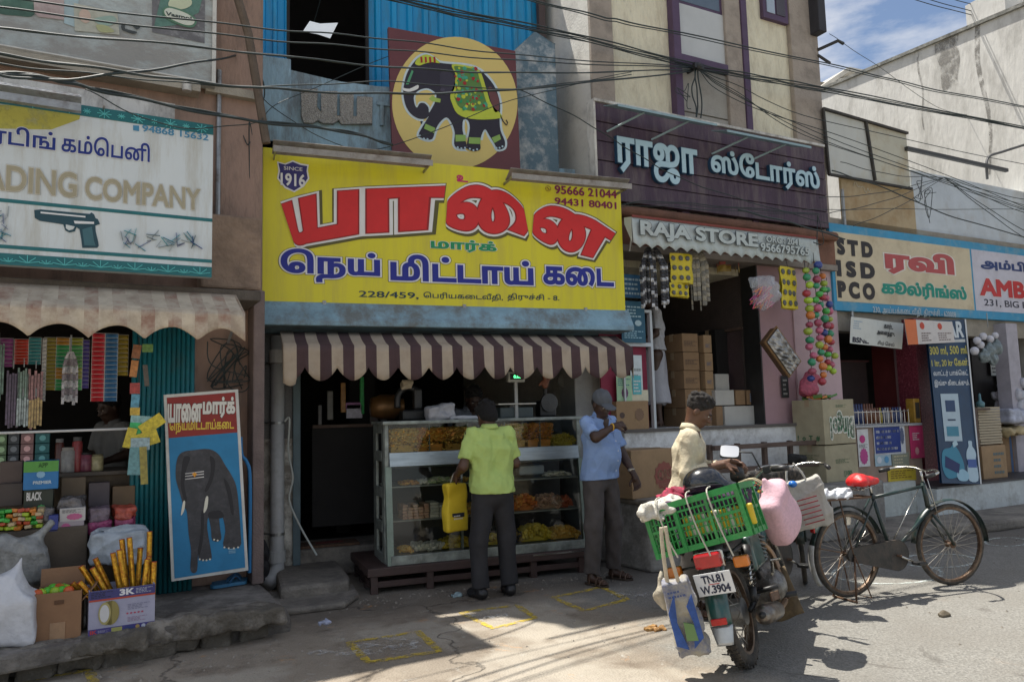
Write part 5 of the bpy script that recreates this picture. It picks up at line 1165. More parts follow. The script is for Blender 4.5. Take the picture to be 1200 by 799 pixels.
# tan sheet and rusty frame above
t = T(R, 'tan_hoarding', (X(1030,240,1.0), 1.0, zS1+.05), 'stained tan plywood hoarding above the left end of the painted sign', 'hoarding')
pa, pb = R.p(984,208,1.0), R.p(1071,270,1.0)
t.part('panel', MB().box(pa[0], X(1071,250,1.0), .98,1.02, zS1+.02,(R.p(984,208,1.)[1]+R.p(1070,222,1.)[1])/2), mat((.36,.25,.13), .85,.2,3,.15, dirt=(.5,.42,.28), da=.6, ds=2.2, dm=.5))
mb = MB(); rs = random.Random(1); p = R.p(1010,217,.975); mb.tube(cr([(p[0]-.17+.028*i, .974, p[1]+rs.uniform(-.04,.04)-.006*i) for i in range(13)], 4), .006,4); t.part('faded_scrawl', mb, flat((.55,.5,.38)))
t.part('support_pole', MB().tube([(pa[0]-.04,.93,2.6), (pa[0]-.06,.93,4.3)], .022,8), METAL)
t = T(R, 'billboard_frame', (X(1010,180,.95), .95, R.p(1010,200,.95)[1]), 'empty white sheet billboard in a rusty black frame, below the side wall', 'billboard')
A, B, C_, D_ = [R.p(x, y, .93) for x, y in ((963,128), (1062,157), (1067,222), (970,205))]
mid_ = [R.p(1013,143,.93), R.p(1024,212,.93)]
SHT = mat((.55,.56,.52), .7,.06,3,.1, dirt=(.48,.42,.28), da=.7, ds=2, st=(1,1,.5))
mb = MB(); mb.prism([D_, mid_[1], mid_[0], A], .93,.94); t.part('sheet', mb, SHT)
mb = MB(); mb.prism([mid_[1], C_, B, mid_[0]], .93,.94); t.part('sheet', mb, mat((.52,.50,.40), .7,.08,3,.1, dirt=(.40,.30,.16), da=.7, ds=2))
for (p, q) in ((A, B), (A, D_), (mid_[0], mid_[1]), (D_, C_)): t.part('frame_bar', MB().beam((p[0], .91, p[1]), (q[0], .91, q[1]), .03,.035, up=(0,1,0)), mat((.04,.035,.03), .7,.4,9))
# the painted signboard
t = T(R, 'shop_sign', (6,.93, zS0), 'long cyan framed painted signboard over the phone shop', 'shop sign')
CY = mat((.04,.28,.48), .6,.1,4,.1, dirt=(.25,.38,.42), da=.5, ds=5); D0 = .9
c0, c1, c2 = X(976,330, D0), X(1139,330, D0), 9.5
t.part('frame', MB().box(c0, c2, D0, D0+.08, zS0, zS1), CY, bevel=.004)
zi0, zi1 = R.p(1060,358, D0)[1], R.p(1060,282, D0)[1]
t.part('painted_panel', MB().box(X(979.5,330, D0), c1, D0-.004, D0-.001, zi0, zi1), mat((.60,.52,.36), .7,.06,4,.05, dirt=(.36,.28,.17), da=.5, ds=2.5))
t.part('painted_panel', MB().box(c1+.04, c2, D0-.004, D0-.001, zi0-.0, zi1+.0), mat((.56,.55,.62), .7,.06,4,.05, dirt=(.40,.38,.40), da=.5, ds=2.5))
zv = lambda f: [(950+x/3.632,180+y/3.632) for x, y in f]
def lz(tx, a, b, c, bo, dd=.008, slant=0):
    (xa, ya), (xb, yb) = zv([a, b]); letter(t, 'lettering', tx, R, xa, ya, xb, yb, D0-dd, flat(c), bo)
K_ = (.02,.015,.015)
for tx, a, b in (('S T D', (114,366), (262,440)), ('I S D', (114,458), (270,530)), ('P C O', (118,546), (272,618))): lz(tx, a, b, K_, .075)
for dd, bo, c in ((.006,.10,(.7,.68,.62)), (.010,.06,(.42,.07,.07))): lz("ரவி", (322,404), (606,530), c, bo, dd)
for dd, bo, c in ((.006,.09,(.62,.6,.5)), (.010,.05,(.0,.24,.17))): lz("கூல்ரிங்ஸ்", (302,536), (664,632), c, bo, dd)
lz("230, அய்யக்கைடவீதி, திருச்சி - 620008", (264,646), (620,706), (.5,.58,.6), .01)
lz("அம்பிகா ஸ்ேடார்", (724,442), (1240,548), (.015,.04,.16), .045)
for dd, bo, c in ((.006,.09,(.6,.58,.6)), (.010,.05,(.5,.03,.03))): lz('AMBIKA STORES', (722,532), (1330,650), c, bo, dd)
lz("231, BIG BAZAAR STREET", (738,618), (1180,682), (.03,.03,.05), .01)
# cloth banners below
def banner(fr, quad, d, lab, c, txts, nm='cloth_banner'):
    P = pxpoly(fr, quad, d); t = T(fr, nm, (P[3][0], d, P[3][1]), lab, 'banner'); mb = MB(); A, B, C_, D_ = P
    f = lambda u, v: ((A[0]*(1-u)+B[0]*u)*v+(D_[0]*(1-u)+C_[0]*u)*(1-v), (A[1]*(1-u)+B[1]*u)*v+(D_[1]*(1-u)+C_[1]*u)*(1-v))
    wv = lambda u, v: .008*math.sin(9*u+2*v)
    mb.grid(lambda u, v: (f(u, v)[0], d+wv(u, v), f(u, v)[1]), 12,6); t.part('cloth', mb, mat(c, .8,.05,6,.1, dirt=tuple(x*.7 for x in c), da=.5, ds=6), solid=.003)
    for (tx, u0, v0, u1, v1, col, bo) in txts:
        mb = MB()
        if callable(tx):
            tmp = MB(); tx(tmp, Vector((u0,0, v0)), Vector((u1-u0,0,0)), Vector((0,0, v1-v0))); mb.add([(f(q[0], q[2])[0], d-.004+wv(q[0], q[2]), f(q[0], q[2])[1]) for q in tmp.v], tmp.f)
        else:
            V, F = glyphs(tx, bo); mb.add([(f(u0+(u1-u0)*a, v0+(v1-v0)*b)[0], d-.004+wv(u0+(u1-u0)*a, 0), f(u0+(u1-u0)*a, v0+(v1-v0)*b)[1]) for a, b in V], F)
        t.part('print', mb, flat(col))
    return t
banner(R, [(998,371), (1058,379), (1057,409), (996,402)], .78, 'white cloth banner with black Tamil print hanging at the left', (.62,.64,.60),
       [("கார்டுகள்", .62,.68,.99,.92,(.03,.03,.03), .03), ("அைனத்தும்", .48,.40,.88,.64,(.03,.03,.03), .03), ("BSNL", .05,.06,.34,.24,(.02,.02,.04), .05), ("சிம் ெசல்", .5,.06,.85,.22,(.05,.05,.05), .01), (lines_print, .05,.55,.2,.9,(.3,.4,.5), 0)])
banner(R, [(1060,374), (1115,377), (1119,401), (1064,404)], .50, 'white cloth banner with an orange left edge hanging at the right', (.60,.57,.55),
       [(lambda mb, O, U, V: mb.add([O, O+U, O+U+V, O+V], [(0,1,2,3)]), .0,.0,.22,1,(.62,.16,.05), 0), (blot, .05,.1,.17,.4,(.7,.5,.4), 0), (blot, .05,.6,.17,.9,(.7,.5,.4), 0), (blot, .28,.6,.38,.92,(.5,.06,.03), 0), (blot, .68,.6,.78,.92,(.5,.06,.03), 0), (lines_print, .3,.1,.5,.5,(.15,.1,.1), 0), (lines_print, .66,.1,.95,.5,(.15,.1,.1), 0)])
# tall blue water banner
P = [(1085,376), (1132,374), (1150.5,567), (1104,566)]
t = T(R, 'water_board', (X(1127,565,.22), .22,.1), 'tall leaning dark blue board advertising drinking water', 'signboard')
dd_ = [.66,.66,.2,.2]
def wq(u, v, off=0):
    x = (P[0][0]*(1-u)+P[1][0]*u)*v+(P[3][0]*(1-u)+P[2][0]*u)*(1-v); y = (P[0][1]*(1-u)+P[1][1]*u)*v+(P[3][1]*(1-u)+P[2][1]*u)*(1-v)
    d = .2+.45*v-off; s_, z = R.p(x, y, d); return (s_, d, z)
mb = MB(); mb.grid(lambda u, v: wq(u, v), 8,24); mb.grid(lambda u, v: tuple(a+b for a, b in zip(wq(1-u, v), (0,.03,0))), 8,24); t.part('board', mb, mat((.006,.035,.085), .5,.25,3,.03))
def wpoly(name, pts, c, off=.004, sm=0):
    pts = cr(pts, sm, True) if sm else pts; mb = MB()
    tri = geometry.tessellate_polygon([[Vector((a, b, 0)) for a, b in pts]]); V = [wq(a, b, off) for a, b in pts]
    fs = [tuple(q) if (Vector(pts[q[1]])-Vector(pts[q[0]])).cross(Vector(pts[q[2]])-Vector(pts[q[0]])) > 0 else tuple(q)[::-1] for q in tri]
    mb.add(V, fs); return t.part(name, mb, c if not isinstance(c, tuple) else flat(c))
def wtext(tx, u0, v0, u1, v1, c, bo=.02, off=.004):
    V, F = glyphs(tx, bo); mb = MB(); mb.add([wq(u0+(u1-u0)*a, v0+(v1-v0)*b, off) for a, b in V], F); t.part('lettering', mb, flat(c))
wpoly('white_edge', [(.965,0), (1,0), (1,1), (.965,1)], (.6,.62,.62)); wpoly('white_edge', [(.0,.96), (.25,.96), (.25,1), (0,1)], (.02,.1,.2))
wtext('AR', .52,.895,.9,.985,(.55,.6,.62), .04); wpoly('rule_print', [(.04,.862), (.93,.862), (.93,.88), (.04,.88)], (.5,.52,.5))
wtext('300 ml, 500 ml,', .02,.785,.97,.84,(.50,.45,.10), .02); wtext('1 ltr, 20 ltr ேகன்.', .04,.715,.96,.765,(.50,.45,.10), .02)
wtext('வாட்டர் பாக்ெகட்', .06,.655,.92,.695,(.55,.58,.6), .02); wtext('இங்கு கிைடக்கும்.', .06,.59,.93,.635,(.55,.58,.6), .02)
wpoly('dispenser_print', [(.18,.26), (.62,.26), (.62,.55), (.18,.55)], (.40,.50,.55)); wpoly('dispenser_print', [(.28,.44), (.52,.44), (.52,.51), (.28,.51)], (.02,.05,.12), .006); wpoly('dispenser_print', [(.25,.29), (.55,.29), (.55,.35), (.25,.35)], (.05,.22,.30), .006)
wpoly('dispenser_print', [(.3,.385), (.5,.385), (.5,.395), (.3,.395)], (.02,.04,.08), .006)
wpoly('bottle_print', [(.70,.02), (.92,.02), (.93,.10), (.90,.14), (.93,.18), (.90,.21), (.85,.23), (.85,.26), (.76,.26), (.76,.23), (.70,.20), (.68,.16), (.71,.13), (.68,.10)], (.42,.55,.62), sm=3)
wpoly('bottle_print', [(.70,.10), (.92,.10), (.92,.15), (.70,.15)], (.05,.10,.3), .006)
wpoly('jar_print', [(.05,.10), (.18,.03), (.55,.06), (.60,.12), (.50,.20), (.38,.24), (.30,.22), (.10,.20)], (.04,.22,.32), sm=4); wpoly('jar_print', [(.12,.10), (.45,.06), (.50,.12), (.15,.17)], (.01,.02,.10), .006); wpoly('jar_print', [(.38,.22), (.50,.24), (.46,.27), (.36,.25)], (.4,.55,.6), .006)
wpoly('splash_print', [(.45,.02), (.65,.02), (.7,.06), (.55,.09), (.4,.06)], (.30,.50,.60), .006,4)
# phone shop counter, bottles rack and posters
dK = .62
t = T(R, 'shop_counter', (X(1045,560, dK), dK, .12), 'poster covered counter of the phone shop', 'counter')
k0, k1 = X(1003,520, dK), X(1079,520, dK); zk = R.p(1040,497, dK)[1]
t.part('body', MB().box(k0, k1, dK, 1.1,.12, zk-.03), mat((.30,.22,.17), .8,.2,5,.1)); t.part('top', MB().box(k0-.02, k1+.02, dK-.03,1.12, zk-.03, zk), mat((.35,.36,.37), .4), bevel=.004)
t.part('plinth', MB().box(k0-.3, sp0, dK-.1,1.1,.12, R.p(1040,566, dK-.1)[1]), mat((.48,.52,.50), .85,.15,3,.4,30, dirt=(.25,.24,.22), da=.7, ds=4))
cc_ = [((1004,503,1020,546), (.62,.62,.62), [(blot, .15,.62,.7,.85,(.5,.03,.2), 0), (blot, .1,.05,.85,.5,(.48,.06,.25), 0), (lines_print, .1,.5,.9,.6,(.1,.1,.1), 0)]),
       ((1023,498,1062,531), (.60,.62,.65), [(lambda mb, O, U, V: mb.add([O, O+U, O+U+V, O+V], [(0,1,2,3)]), .02,.06,.84,.94,(.015,.04,.22), 0), (lines_print, .07,.12,.8,.88,(.5,.52,.6), 0), (blot, .83,.3,.97,.9,(.1,.12,.2), 0)]),
       ((1025,532,1045,545), (.35,.48,.55), [(blot, .1,.2,.4,.8,(.6,.65,.7), 0), (blot, .55,.2,.85,.8,(.1,.3,.5), 0)]),
       ((1065,499,1084,536), (.48,.03,.12), [(lines_print, .2,.55,.7,.8,(.62,.6,.6), 0), (blot, .3,.1,.6,.35,(.6,.3,.3), 0)]),
       ((1040,548,1074,562), (.50,.38,.03), [(lines_print, .1,.2,.9,.8,(.2,.12,.02), 0)]), ((1045,531,1066,548), (.24,.26,.20), [(lines_print, .1,.1,.9,.9,(.5,.45,.3), 0)])]
for (q, c, tx) in cc_: poster(*q, c, dK-.012, tx, t)
t = T(R, 'bottle_rack', (X(1036,490, dK), dK+.1, zk), 'wire rack filled with small bottles on the phone shop counter', 'rack')
zr0, zr1 = zk+.01, R.p(1040,482, dK)[1]
mb = MB()
for z in (zr0, zr1): mb.tube([(k0, dK, z), (k1-.2, dK, z)], .006,6)
for i in range(14): x = k0+(k1-.2-k0)*i/13; mb.tube([(x, dK, zr0), (x, dK, zr1+.02)], .004,5)
t.part('wire_frame', mb, STEEL)
rs = random.Random(4)
for i in range(20):
    x = k0+.04+(k1-.3-k0)*i/19; m_ = [mat((.03,.05,.14), .2), mat((.15,.06,.03), .2), mat((.35,.28,.05), .2), mat((.25,.26,.28), .2)][min(3, i*4//20) if i < 10 else rs.randrange(4)]
    mb = MB(); h = .26*(1 if i < 9 else .8); mb.lathe([(.026,0), (.028, h*.6), (.012, h*.8), (.012, h), (0, h)], (x, dK+.07, zk), 10)
    o = one(R, 'bottle', mb, m_, '%s bottle from the left in the wire rack of the phone shop' % ['first', 'second', 'third', 'fourth', 'fifth', 'sixth', 'seventh', 'eighth', 'ninth', 'tenth', 'eleventh', 'twelfth', 'thirteenth', 'fourteenth', 'fifteenth', 'sixteenth', 'seventeenth', 'eighteenth', 'nineteenth', 'last'][i], 'bottle', 'bottles in the phone shop rack', smooth=True)
mb = MB(); p = R.p(1069,467, dK+.05); mb.box(p[0], p[0]+.12, dK+.03, dK+.15, zk, p[1]); mb2 = mb; t = T(R, 'tin', (p[0]+.06, dK+.09, zk), 'square yellow tin on the right end of the phone shop counter', 'tin'); t.part('body', mb, mat((.35,.20,.03), .4,.3,12), bevel=.01); t.part('label_print', MB().box(p[0]+.02, p[0]+.1, dK+.027, dK+.03, zk+.06, p[1]-.05), flat((.05,.04,.03)))
# dark cabinet deep inside
t = T(R, 'dark_cabinet', (X(990,440,2.5), 2.5,.3), 'dark red cabinet deep inside the phone shop', 'cabinet'); a, z1 = R.p(965,424,2.5); b, z0 = R.p(1018,470,2.5); t.part('body', MB().box(a, b, 2.5,2.9, z0-.6, z1), mat((.06,.03,.03), .5)); t.part('top_edge', MB().box(a-.02, b+.02,2.46,2.9, z1, z1+.03), mat((.12,.03,.03), .5))
# right-most shop goods
t = T(R, 'helmet_bunch', (X(1157,400,.5), .5, R.p(1157,428,.5)[1]), 'bunch of white cups and grey bags hanging above the right doorway', 'hanging goods')
p = R.p(1157,375,.5); t.part('hook', MB().tube([(p[0], .5, p[1]+.1), (p[0], .5, p[1]-.1)], .006,6), METAL)
for (x, y, r) in ((1145,399,.05), (1152,394,.05), (1160,397,.05), (1142,411,.055), (1166,393,.045), (1149,404,.05)):
    q = R.p(x, y, .5); mb = MB(); mb.lathe([(r*.6,-r), (r, -r*.2), (r*.95, r*.4), (r*.5, r*.9), (0, r)], (q[0], .5, q[1]), 12); t.part('cup', mb, mat((.55,.55,.60), .4,.1,20), smooth=True)
for (x, y) in ((1160,412), (1168,408), (1154,418), (1164,420)):
    q = R.p(x, y, .5); o = sdf_obj('packet', [el((0,0,0), (.10,.05,.09)), cap((0,0,0), (0,0,.13), .03,.01, k=.05)], mat((.16,.20,.21), .35,.3,20,.5,30), h=.012, disp=folds(.01,50, x), parent=t.o); o.location = (q[0]-t.off[0], .0, q[1]-t.off[2])
zf2 = zpf+.02
px_carton(R, 1150,523,1182,566,.45,.4, 'tan carton with curved lettering on the right shop floor', z=zf2, m=CARD, txt=[(lines_print, 'f', .45,.1,.9,.85,(.12,.16,.16), 0,0)])
px_carton(R, 1172,508,1204,560,.85,.5, 'brown carton with a blue stripe at the right edge', z=zf2, m=CARD2, txt=[(lambda mb, O, U, V: mb.add([O, O+U, O+U+V, O+V], [(0,1,2,3)]), 'f', .35,0,.45,1,(.05,.1,.2), 0,0)])
a, zb2 = R.p(1145,521,.6); b, zt2 = R.p(1167,476,.6); t = T(R, 'newspaper_stack', ((a+b)/2,.7, zb2), 'tall stack of folded yellowed newspapers on the tan carton', 'newspaper stack'); n = 14
for i in range(n): h = (zt2-zb2)/n; t.part('newspaper', MB().box(a+random.uniform(-.01,.01), b+random.uniform(-.012,.012), .55,.85, zb2+h*i, zb2+h*(i+.82)), mat((.42,.36,.26), .9,.1,20), bevel=.004)
for i, (x, y, rx, rz, lab) in enumerate(((1190,476,.30,.07, 'lowest white plastic sack on the right shop pile'), (1187,463,.28,.065, 'middle white plastic sack on the right shop pile'), (1193,450,.28,.06, 'topmost white sack with red print on the right shop pile'))):
    q = R.p(x, y, .9); o = sdf_obj('sack', [rbox((0,0,0), (rx*.75,.16, rz*.5), .05)], mat((.45,.46,.50), .6,.15,12,.4,30, dirt=(.35,.08,.08), da=.5, ds=6, dm=.62), h=.02, disp=folds(.014,16, i)); o.location = R.w(q[0]+.15,.95, q[1]); o.rotation_euler = (0, R_(3), R.a); tag(o, lab, 'sack', 'sacks piled in the right shop')
o = sdf_obj('sack', [rbox((0,0,0), (.24,.15,.06), .05)], mat((.40,.42,.50), .6,.3,12,.4,30), h=.02, disp=folds(.02,16,7)); q = R.p(1182,488,.75); o.location = R.w(q[0]+.1,.8, q[1]); o.rotation_euler = (0,0, R.a); tag(o, 'blue and white crumpled sack below the pile in the right shop', 'sack', 'sacks piled in the right shop')
o = sdf_obj('cloth_sheet', [rbox((0,0,0), (.26,.12,.02), .03)], mat((.45,.36,.20), .8,.2,12,.4,30), h=.02, disp=folds(.02,20,8)); q = R.p(1188,503,.65); o.location = R.w(q[0]+.1,.75, q[1]-.02); o.rotation_euler = (R_(10), 0, R.a); tag(o, 'tan paper sheet crumpled over the boxes in the right shop', 'paper')
px_carton(R, 1166,490,1210,507,.95,.4, 'low brown box holding up the sack pile', m=CARD2)
mb = MB(); p = R.p(1151,470,.55); mb.lathe([(.05,-.06), (.055,0), (.02,.03), (.015,.12), (0,.13)], (p[0], .58, p[1]-.02), 12); one(R, 'spray_bottle', mb, mat((.10,.22,.25), .3), 'small teal bottle on the shelf beside the water board', 'bottle', smooth=True)
mb = MB(); q = R.p(1151,478,.55); mb.box(q[0]-.25, q[0]+.1,.5,.8, q[1]-.03, q[1]); mb.box(q[0]-.25, q[0]-.2,.5,.8, zf2, q[1]-.03); one(R, 'shelf_stand', mb, WOOD, 'small dark shelf beside the water board', 'shelf')
poster(1160,418,1176,440,(.5,.52,.5), 1.25, [(lines_print, .1,.1,.9,.9,(.1,.1,.1), 0)], tv, nm='notice'); poster(1168,440,1180,465,(.10,.25,.35), 1.25,(), tv, nm='notice')
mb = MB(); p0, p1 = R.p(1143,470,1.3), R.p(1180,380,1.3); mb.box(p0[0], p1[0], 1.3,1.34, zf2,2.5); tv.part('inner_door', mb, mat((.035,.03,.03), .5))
# street lamp arm on a pole at right, thick bracket
t = T(R, 'street_lamp', (X(1155,190,.95), .95, R.p(1155,205,.95)[1]), 'curved grey lamp arm on the parapet above the painted sign', 'lamp arm')
P3 = [(*R.p(x, y, d)[:1], d, R.p(x, y, d)[1]) for x, y, d in ((1157,210,.95), (1156,192,.95), (1160,183,.95), (1175,178,.9), (1200,170,.8), (1225,162,.7))]; t.part('arm', MB().tube(cr(P3,5), .02,8), mat((.12,.12,.12), .5, metal=.5))
t = T(R, 'iron_bracket', (X(1110,185,.9), .9, R.p(1110,187,.9)[1]), 'long dark iron bar crossing in front of the side wall', 'bracket')
P3 = [(R.p(x, y, .9)[0], .9, R.p(x, y, .9)[1]) for x, y in ((1062,174), (1180,200))]; t.part('bar', MB().beam(P3[0], P3[1], .05,.05), mat((.05,.05,.05), .6)); t.part('stay', MB().beam((P3[0][0]+.1,.9, P3[0][1]), (P3[0][0]+.1,1.05, P3[0][1]-.5), .03,.03), METAL)
# ================================================================== goods of the left shop
def zL(x, y, d): return L.p(x, y, d)[1]
t = T(L, 'shop_counter', (-1.6,.95,.2), 'worn tan counter slab of the left shop', 'counter')
xa_, xb_ = -4.5, L.p(166,570,.9)[0]; zt_, zb_ = zL(100,553,.9), .22
t.part('front', MB().box(xa_, xb_, .9,1.0, zb_, zt_-.03), mat((.13,.095,.06), .8,.25,3,.2, dirt=(.05,.04,.035), da=.7, ds=3)); t.part('top', MB().box(xa_, xb_+.02,.88,1.6, zt_-.03, zt_), mat((.12,.10,.08), .6), bevel=.005)
ZC = zt_
pxbox_later = []
def card(fr, x0, y0, x1, y1, d, rows, cols, cmats, lab, tilt=0):
    a, z1 = fr.p(x0, y0, d); b, z0 = fr.p(x1, y1, d); t = T(fr, 'sachet_card', ((a+b)/2, d, z0), lab, 'sachet strip', 'sachet strips hanging in the left shop', tilt, loc=True)
    w_, h = b-a, z1-z0; t.part('backing', MB().box(-w_/2, w_/2,0,.003,0, h), OFFW)
    for j in range(cols):
        me = None
        for i in range(rows):
            if me is None or len(cmats) > cols:
                mb = MB(); W2, H2 = w_/cols*.94, h/rows*.9; mb.add([(-W2/2,0,0), (W2/2,0,0), (W2/2,0, H2), (-W2/2,0, H2), (-W2*.3,-.012, H2/2), (W2*.3,-.012, H2/2)], [(0,1,5,4), (1,2,5), (2,3,4,5), (3,0,4)])
                me = mb.build('sachet', cmats[(j+(i//3)*cols) % len(cmats)], t.o); o = me
            else: o = me.copy(); COL.objects.link(o)
            o.location = (-w_/2+w_/cols*(j+.5), -.003, h/rows*i)
    return t
f3 = lambda *c: mat(c, .3,.35,45,0)
card(L, 17,397,33,427,.75,8,1, [f3(.45,.05,.03)], 'red sachet strip at the far left, beside a teal one'); card(L, 34,395,48,427,.76,8,1, [f3(.06,.28,.30)], 'teal and white sachet strip right of the short red one')
card(L, 52,395,66,457,.8,14,1, [f3(.40,.34,.08)], 'long yellow brown sachet strip left of the green strips'); card(L, 66,395,96,457,.74,14,2, [f3(.05,.30,.10), f3(.10,.35,.12), f3(.40,.20,.03), f3(.30,.30,.05), f3(.04,.25,.14), f3(.12,.30,.10)], 'wide green and orange sachet sheet in the left shop')
card(L, 96,398,104,455,.76,12,1, [f3(.12,.10,.35)], 'narrow purple sachet strip beside the green sheet'); card(L, 108,390,137,470,.72,15,2, [f3(.50,.03,.04), f3(.05,.16,.32)], 'tall red and blue sachet sheet hanging nearest the shutter')
for i, (x0, x1, y0, y1, c) in enumerate(((8,21,432,505,(.10,.07,.12)), (21,33,430,495,(.20,.30,.25)), (33,49,432,503,(.35,.18,.18)), (20,33,465,500,(.35,.42,.42)), (34,49,465,502,(.42,.30,.12)), (-8,4,400,470,(.15,.25,.20)))):
    a, z1 = L.p(x0, y0,.66); b, z0 = L.p(x1, y1,.66); t = T(L, 'brush_packet', ((a+b)/2,.66-.02*(i > 2), z0), ['dark toothbrush packets at the far left', 'green toothbrush packets in the middle of the rack', 'pink toothbrush packets at the right of the rack', 'pale packets in front of the green ones', 'orange packets in front of the pink ones', 'green packets at the photo edge'][i]+' in the left shop', 'packets', 'packets hanging in the left shop', loc=True)
    rs = random.Random(i); mb = MB(); w_ = b-a
    for k in range(5): x = -w_/2+w_*(k+.5)/5; mb.box(x-w_*.08, x+w_*.08,-.01*(k % 2)-.012,0,(z1-z0)*rs.uniform(0,.12), (z1-z0)*rs.uniform(.88,1))
    o = t.part('packet', mb, mat(c, .3,.6,30,.1)); o['kind'] = 'stuff'; t.part('hanger', MB().tube([(0,0, z1-z0), (0,0, z1-z0+.06)], .004,5), METAL)
bunch(L, 'plastic_bag_bunch', 'bunch of white plastic carry bags hanging in the left shop', 'bags', 83,412,16,82,.6,6, [mat((.5,.5,.53), .4,.3,20,.3), mat((.28,.25,.28), .4)], rows=7, seed=9, spread=1.1)
for i, (x0, y0, x1, y1, d, r_, c_, cm, lab) in enumerate(((-16,396,-2,440,.74,9,1, [f3(.05,.25,.30)], 'teal sachet strip at the very edge of the left shop'), (0,396,15,430,.78,7,1, [f3(.35,.10,.30)], 'purple pink sachet strip left of the red one'), (138,392,150,440,.78,9,1, [f3(.40,.30,.05)], 'mustard sachet strip between the tall sheet and the shutter'), (50,396,53,470,.7,16,1, [f3(.5,.5,.5)], 'thin white strip left of the yellow brown one'))):
    card(L, x0, y0, x1, y1, d, r_, c_, cm, lab)
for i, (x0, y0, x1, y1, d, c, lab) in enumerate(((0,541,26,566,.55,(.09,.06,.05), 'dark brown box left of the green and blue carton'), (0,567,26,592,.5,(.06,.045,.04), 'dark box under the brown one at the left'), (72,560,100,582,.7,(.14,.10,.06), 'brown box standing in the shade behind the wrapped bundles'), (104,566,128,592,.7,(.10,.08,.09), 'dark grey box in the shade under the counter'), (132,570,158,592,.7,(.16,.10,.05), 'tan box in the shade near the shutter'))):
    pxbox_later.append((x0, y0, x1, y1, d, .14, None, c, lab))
# hanging string of toys by the shutter
t = T(L, 'toy_string', (L.p(163,480,.45)[0], .45, zL(163,560,.45)), 'string of small toy cards and packets hanging in front of the teal shutter', 'toy string')
rs = random.Random(6)
for i, (x, y, w_, h_, c, rt) in enumerate(((160,412,10,18,(.30,.12,.05), 8), (173,408,12,10,(.15,.30,.08), 0), (157,432,8,20,(.55,.22,.05), 6), (171,440,5,24,(.10,.08,.06), -6), (158,455,10,12,(.40,.05,.04), 0), (158,474,8,22,(.10,.32,.45), 3), (158,482,9,8,(.6,.4,.05), 0), (165,492,18,8,(.25,.45,.45), 5), (158,505,10,16,(.03,.42,.12), 5), (178,497,20,10,(.60,.48,.03), -35), (172,514,18,12,(.55,.44,.03), -18), (152,513,8,18,(.55,.44,.03), 14), (164,520,14,10,(.30,.42,.45), 0), (160,540,12,22,(.12,.28,.30), 4), (168,545,5,28,(.30,.25,.05), -3))):
    p = L.p(x, y, .45-.004*i); k = abs(L.p(x+1, y, .45)[0]-p[0]); t.part('toy_card', MB().obox((p[0], .45-.006*i, p[1]), (w_*k, .008, h_*k), Euler((0, R_(rt), 0)).to_matrix()), mat(c, .35,.4,40,.05))
t.part('string', MB().tube([(L.p(163,395,.46)[0], .46, zL(163,395,.46)), (L.p(163,560,.46)[0], .46, zL(163,560,.46))], .004,5), BLACKP)
mb = MB(); mb.cyl((-3.5,.62, zL(0,509,.62)), (xb_, .62, zL(155,502,.62)), .009,8); one(L, 'white_rail', mb, WHITE, 'thin white rail across the front of the left shop', 'rail')
# boxes piled on the counter, tins
for j, (x0, x1, c, nm) in enumerate(((-6,6,(.12,.20,.10), 'green'), (8,21,(.05,.06,.07), 'black'), (23,38,(.32,.18,.18), 'pink'), (40,57,(.03,.16,.17), 'teal'))):
    for i in range(4):
        a = L.p(x0,550,.95)[0]; b = L.p(x1,550,.95)[0]; h = (zL(20,508,.95)-ZC)/4
        t = T(L, 'small_carton', ((a+b)/2,1.05, ZC+h*i), 'small %s box on the counter, %s of its pile of four' % (nm, ['lowest', 'second', 'third', 'topmost'][i]), 'box', 'small boxes on the left shop counter', loc=True)
        t.part('box_body', MB().box(-(b-a)/2,(b-a)/2,-.06,.06,0, h-.003), mat(c, .5,.15,12,.02), bevel=.003)
        mb = MB(); mb.lathe([(0,-.002), (h*.28,-.001)], (0,-.0615, h*.5), 12, 'y'); t.part('round_print', mb, flat(tuple(min(1, v*2.5+.12) for v in c)))
for (x, y0, r, c, lid, lab) in ((80,524,.055,(.35,.34,.32), None, 'tall steel canister on the left shop counter'), (91,512,.035,(.30,.05,.05), (.1,.1,.1), 'tall red bottle beside the steel canister'), (101,530,.045,(.22,.06,.09), (.02,.02,.02), 'maroon jar with a black lid on the counter'), (114,532,.045,(.45,.40,.22), (.2,.18,.1), 'pale yellow tin at the right end of the jars'), (70,514,.03,(.10,.03,.02), (.2,.2,.2), 'thin dark bottle at the left end of the jars')):
    p = L.p(x, y0,1.0); h = p[1]-ZC; t = T(L, 'jar', (p[0], 1.0, ZC), lab, 'jar', loc=True); mb = MB(); mb.lathe([(r*.95,0), (r, .01), (r, h*.85), (r*.8, h*.9)], n=16); t.part('body', mb, mat(c, .3,.3,30,.02), smooth=True)
    mb = MB(); mb.lathe([(r*.85, h*.88), (r*.88, h), (0, h+.002)], n=16); t.part('lid', mb, flat(lid or (.35,.33,.3)))
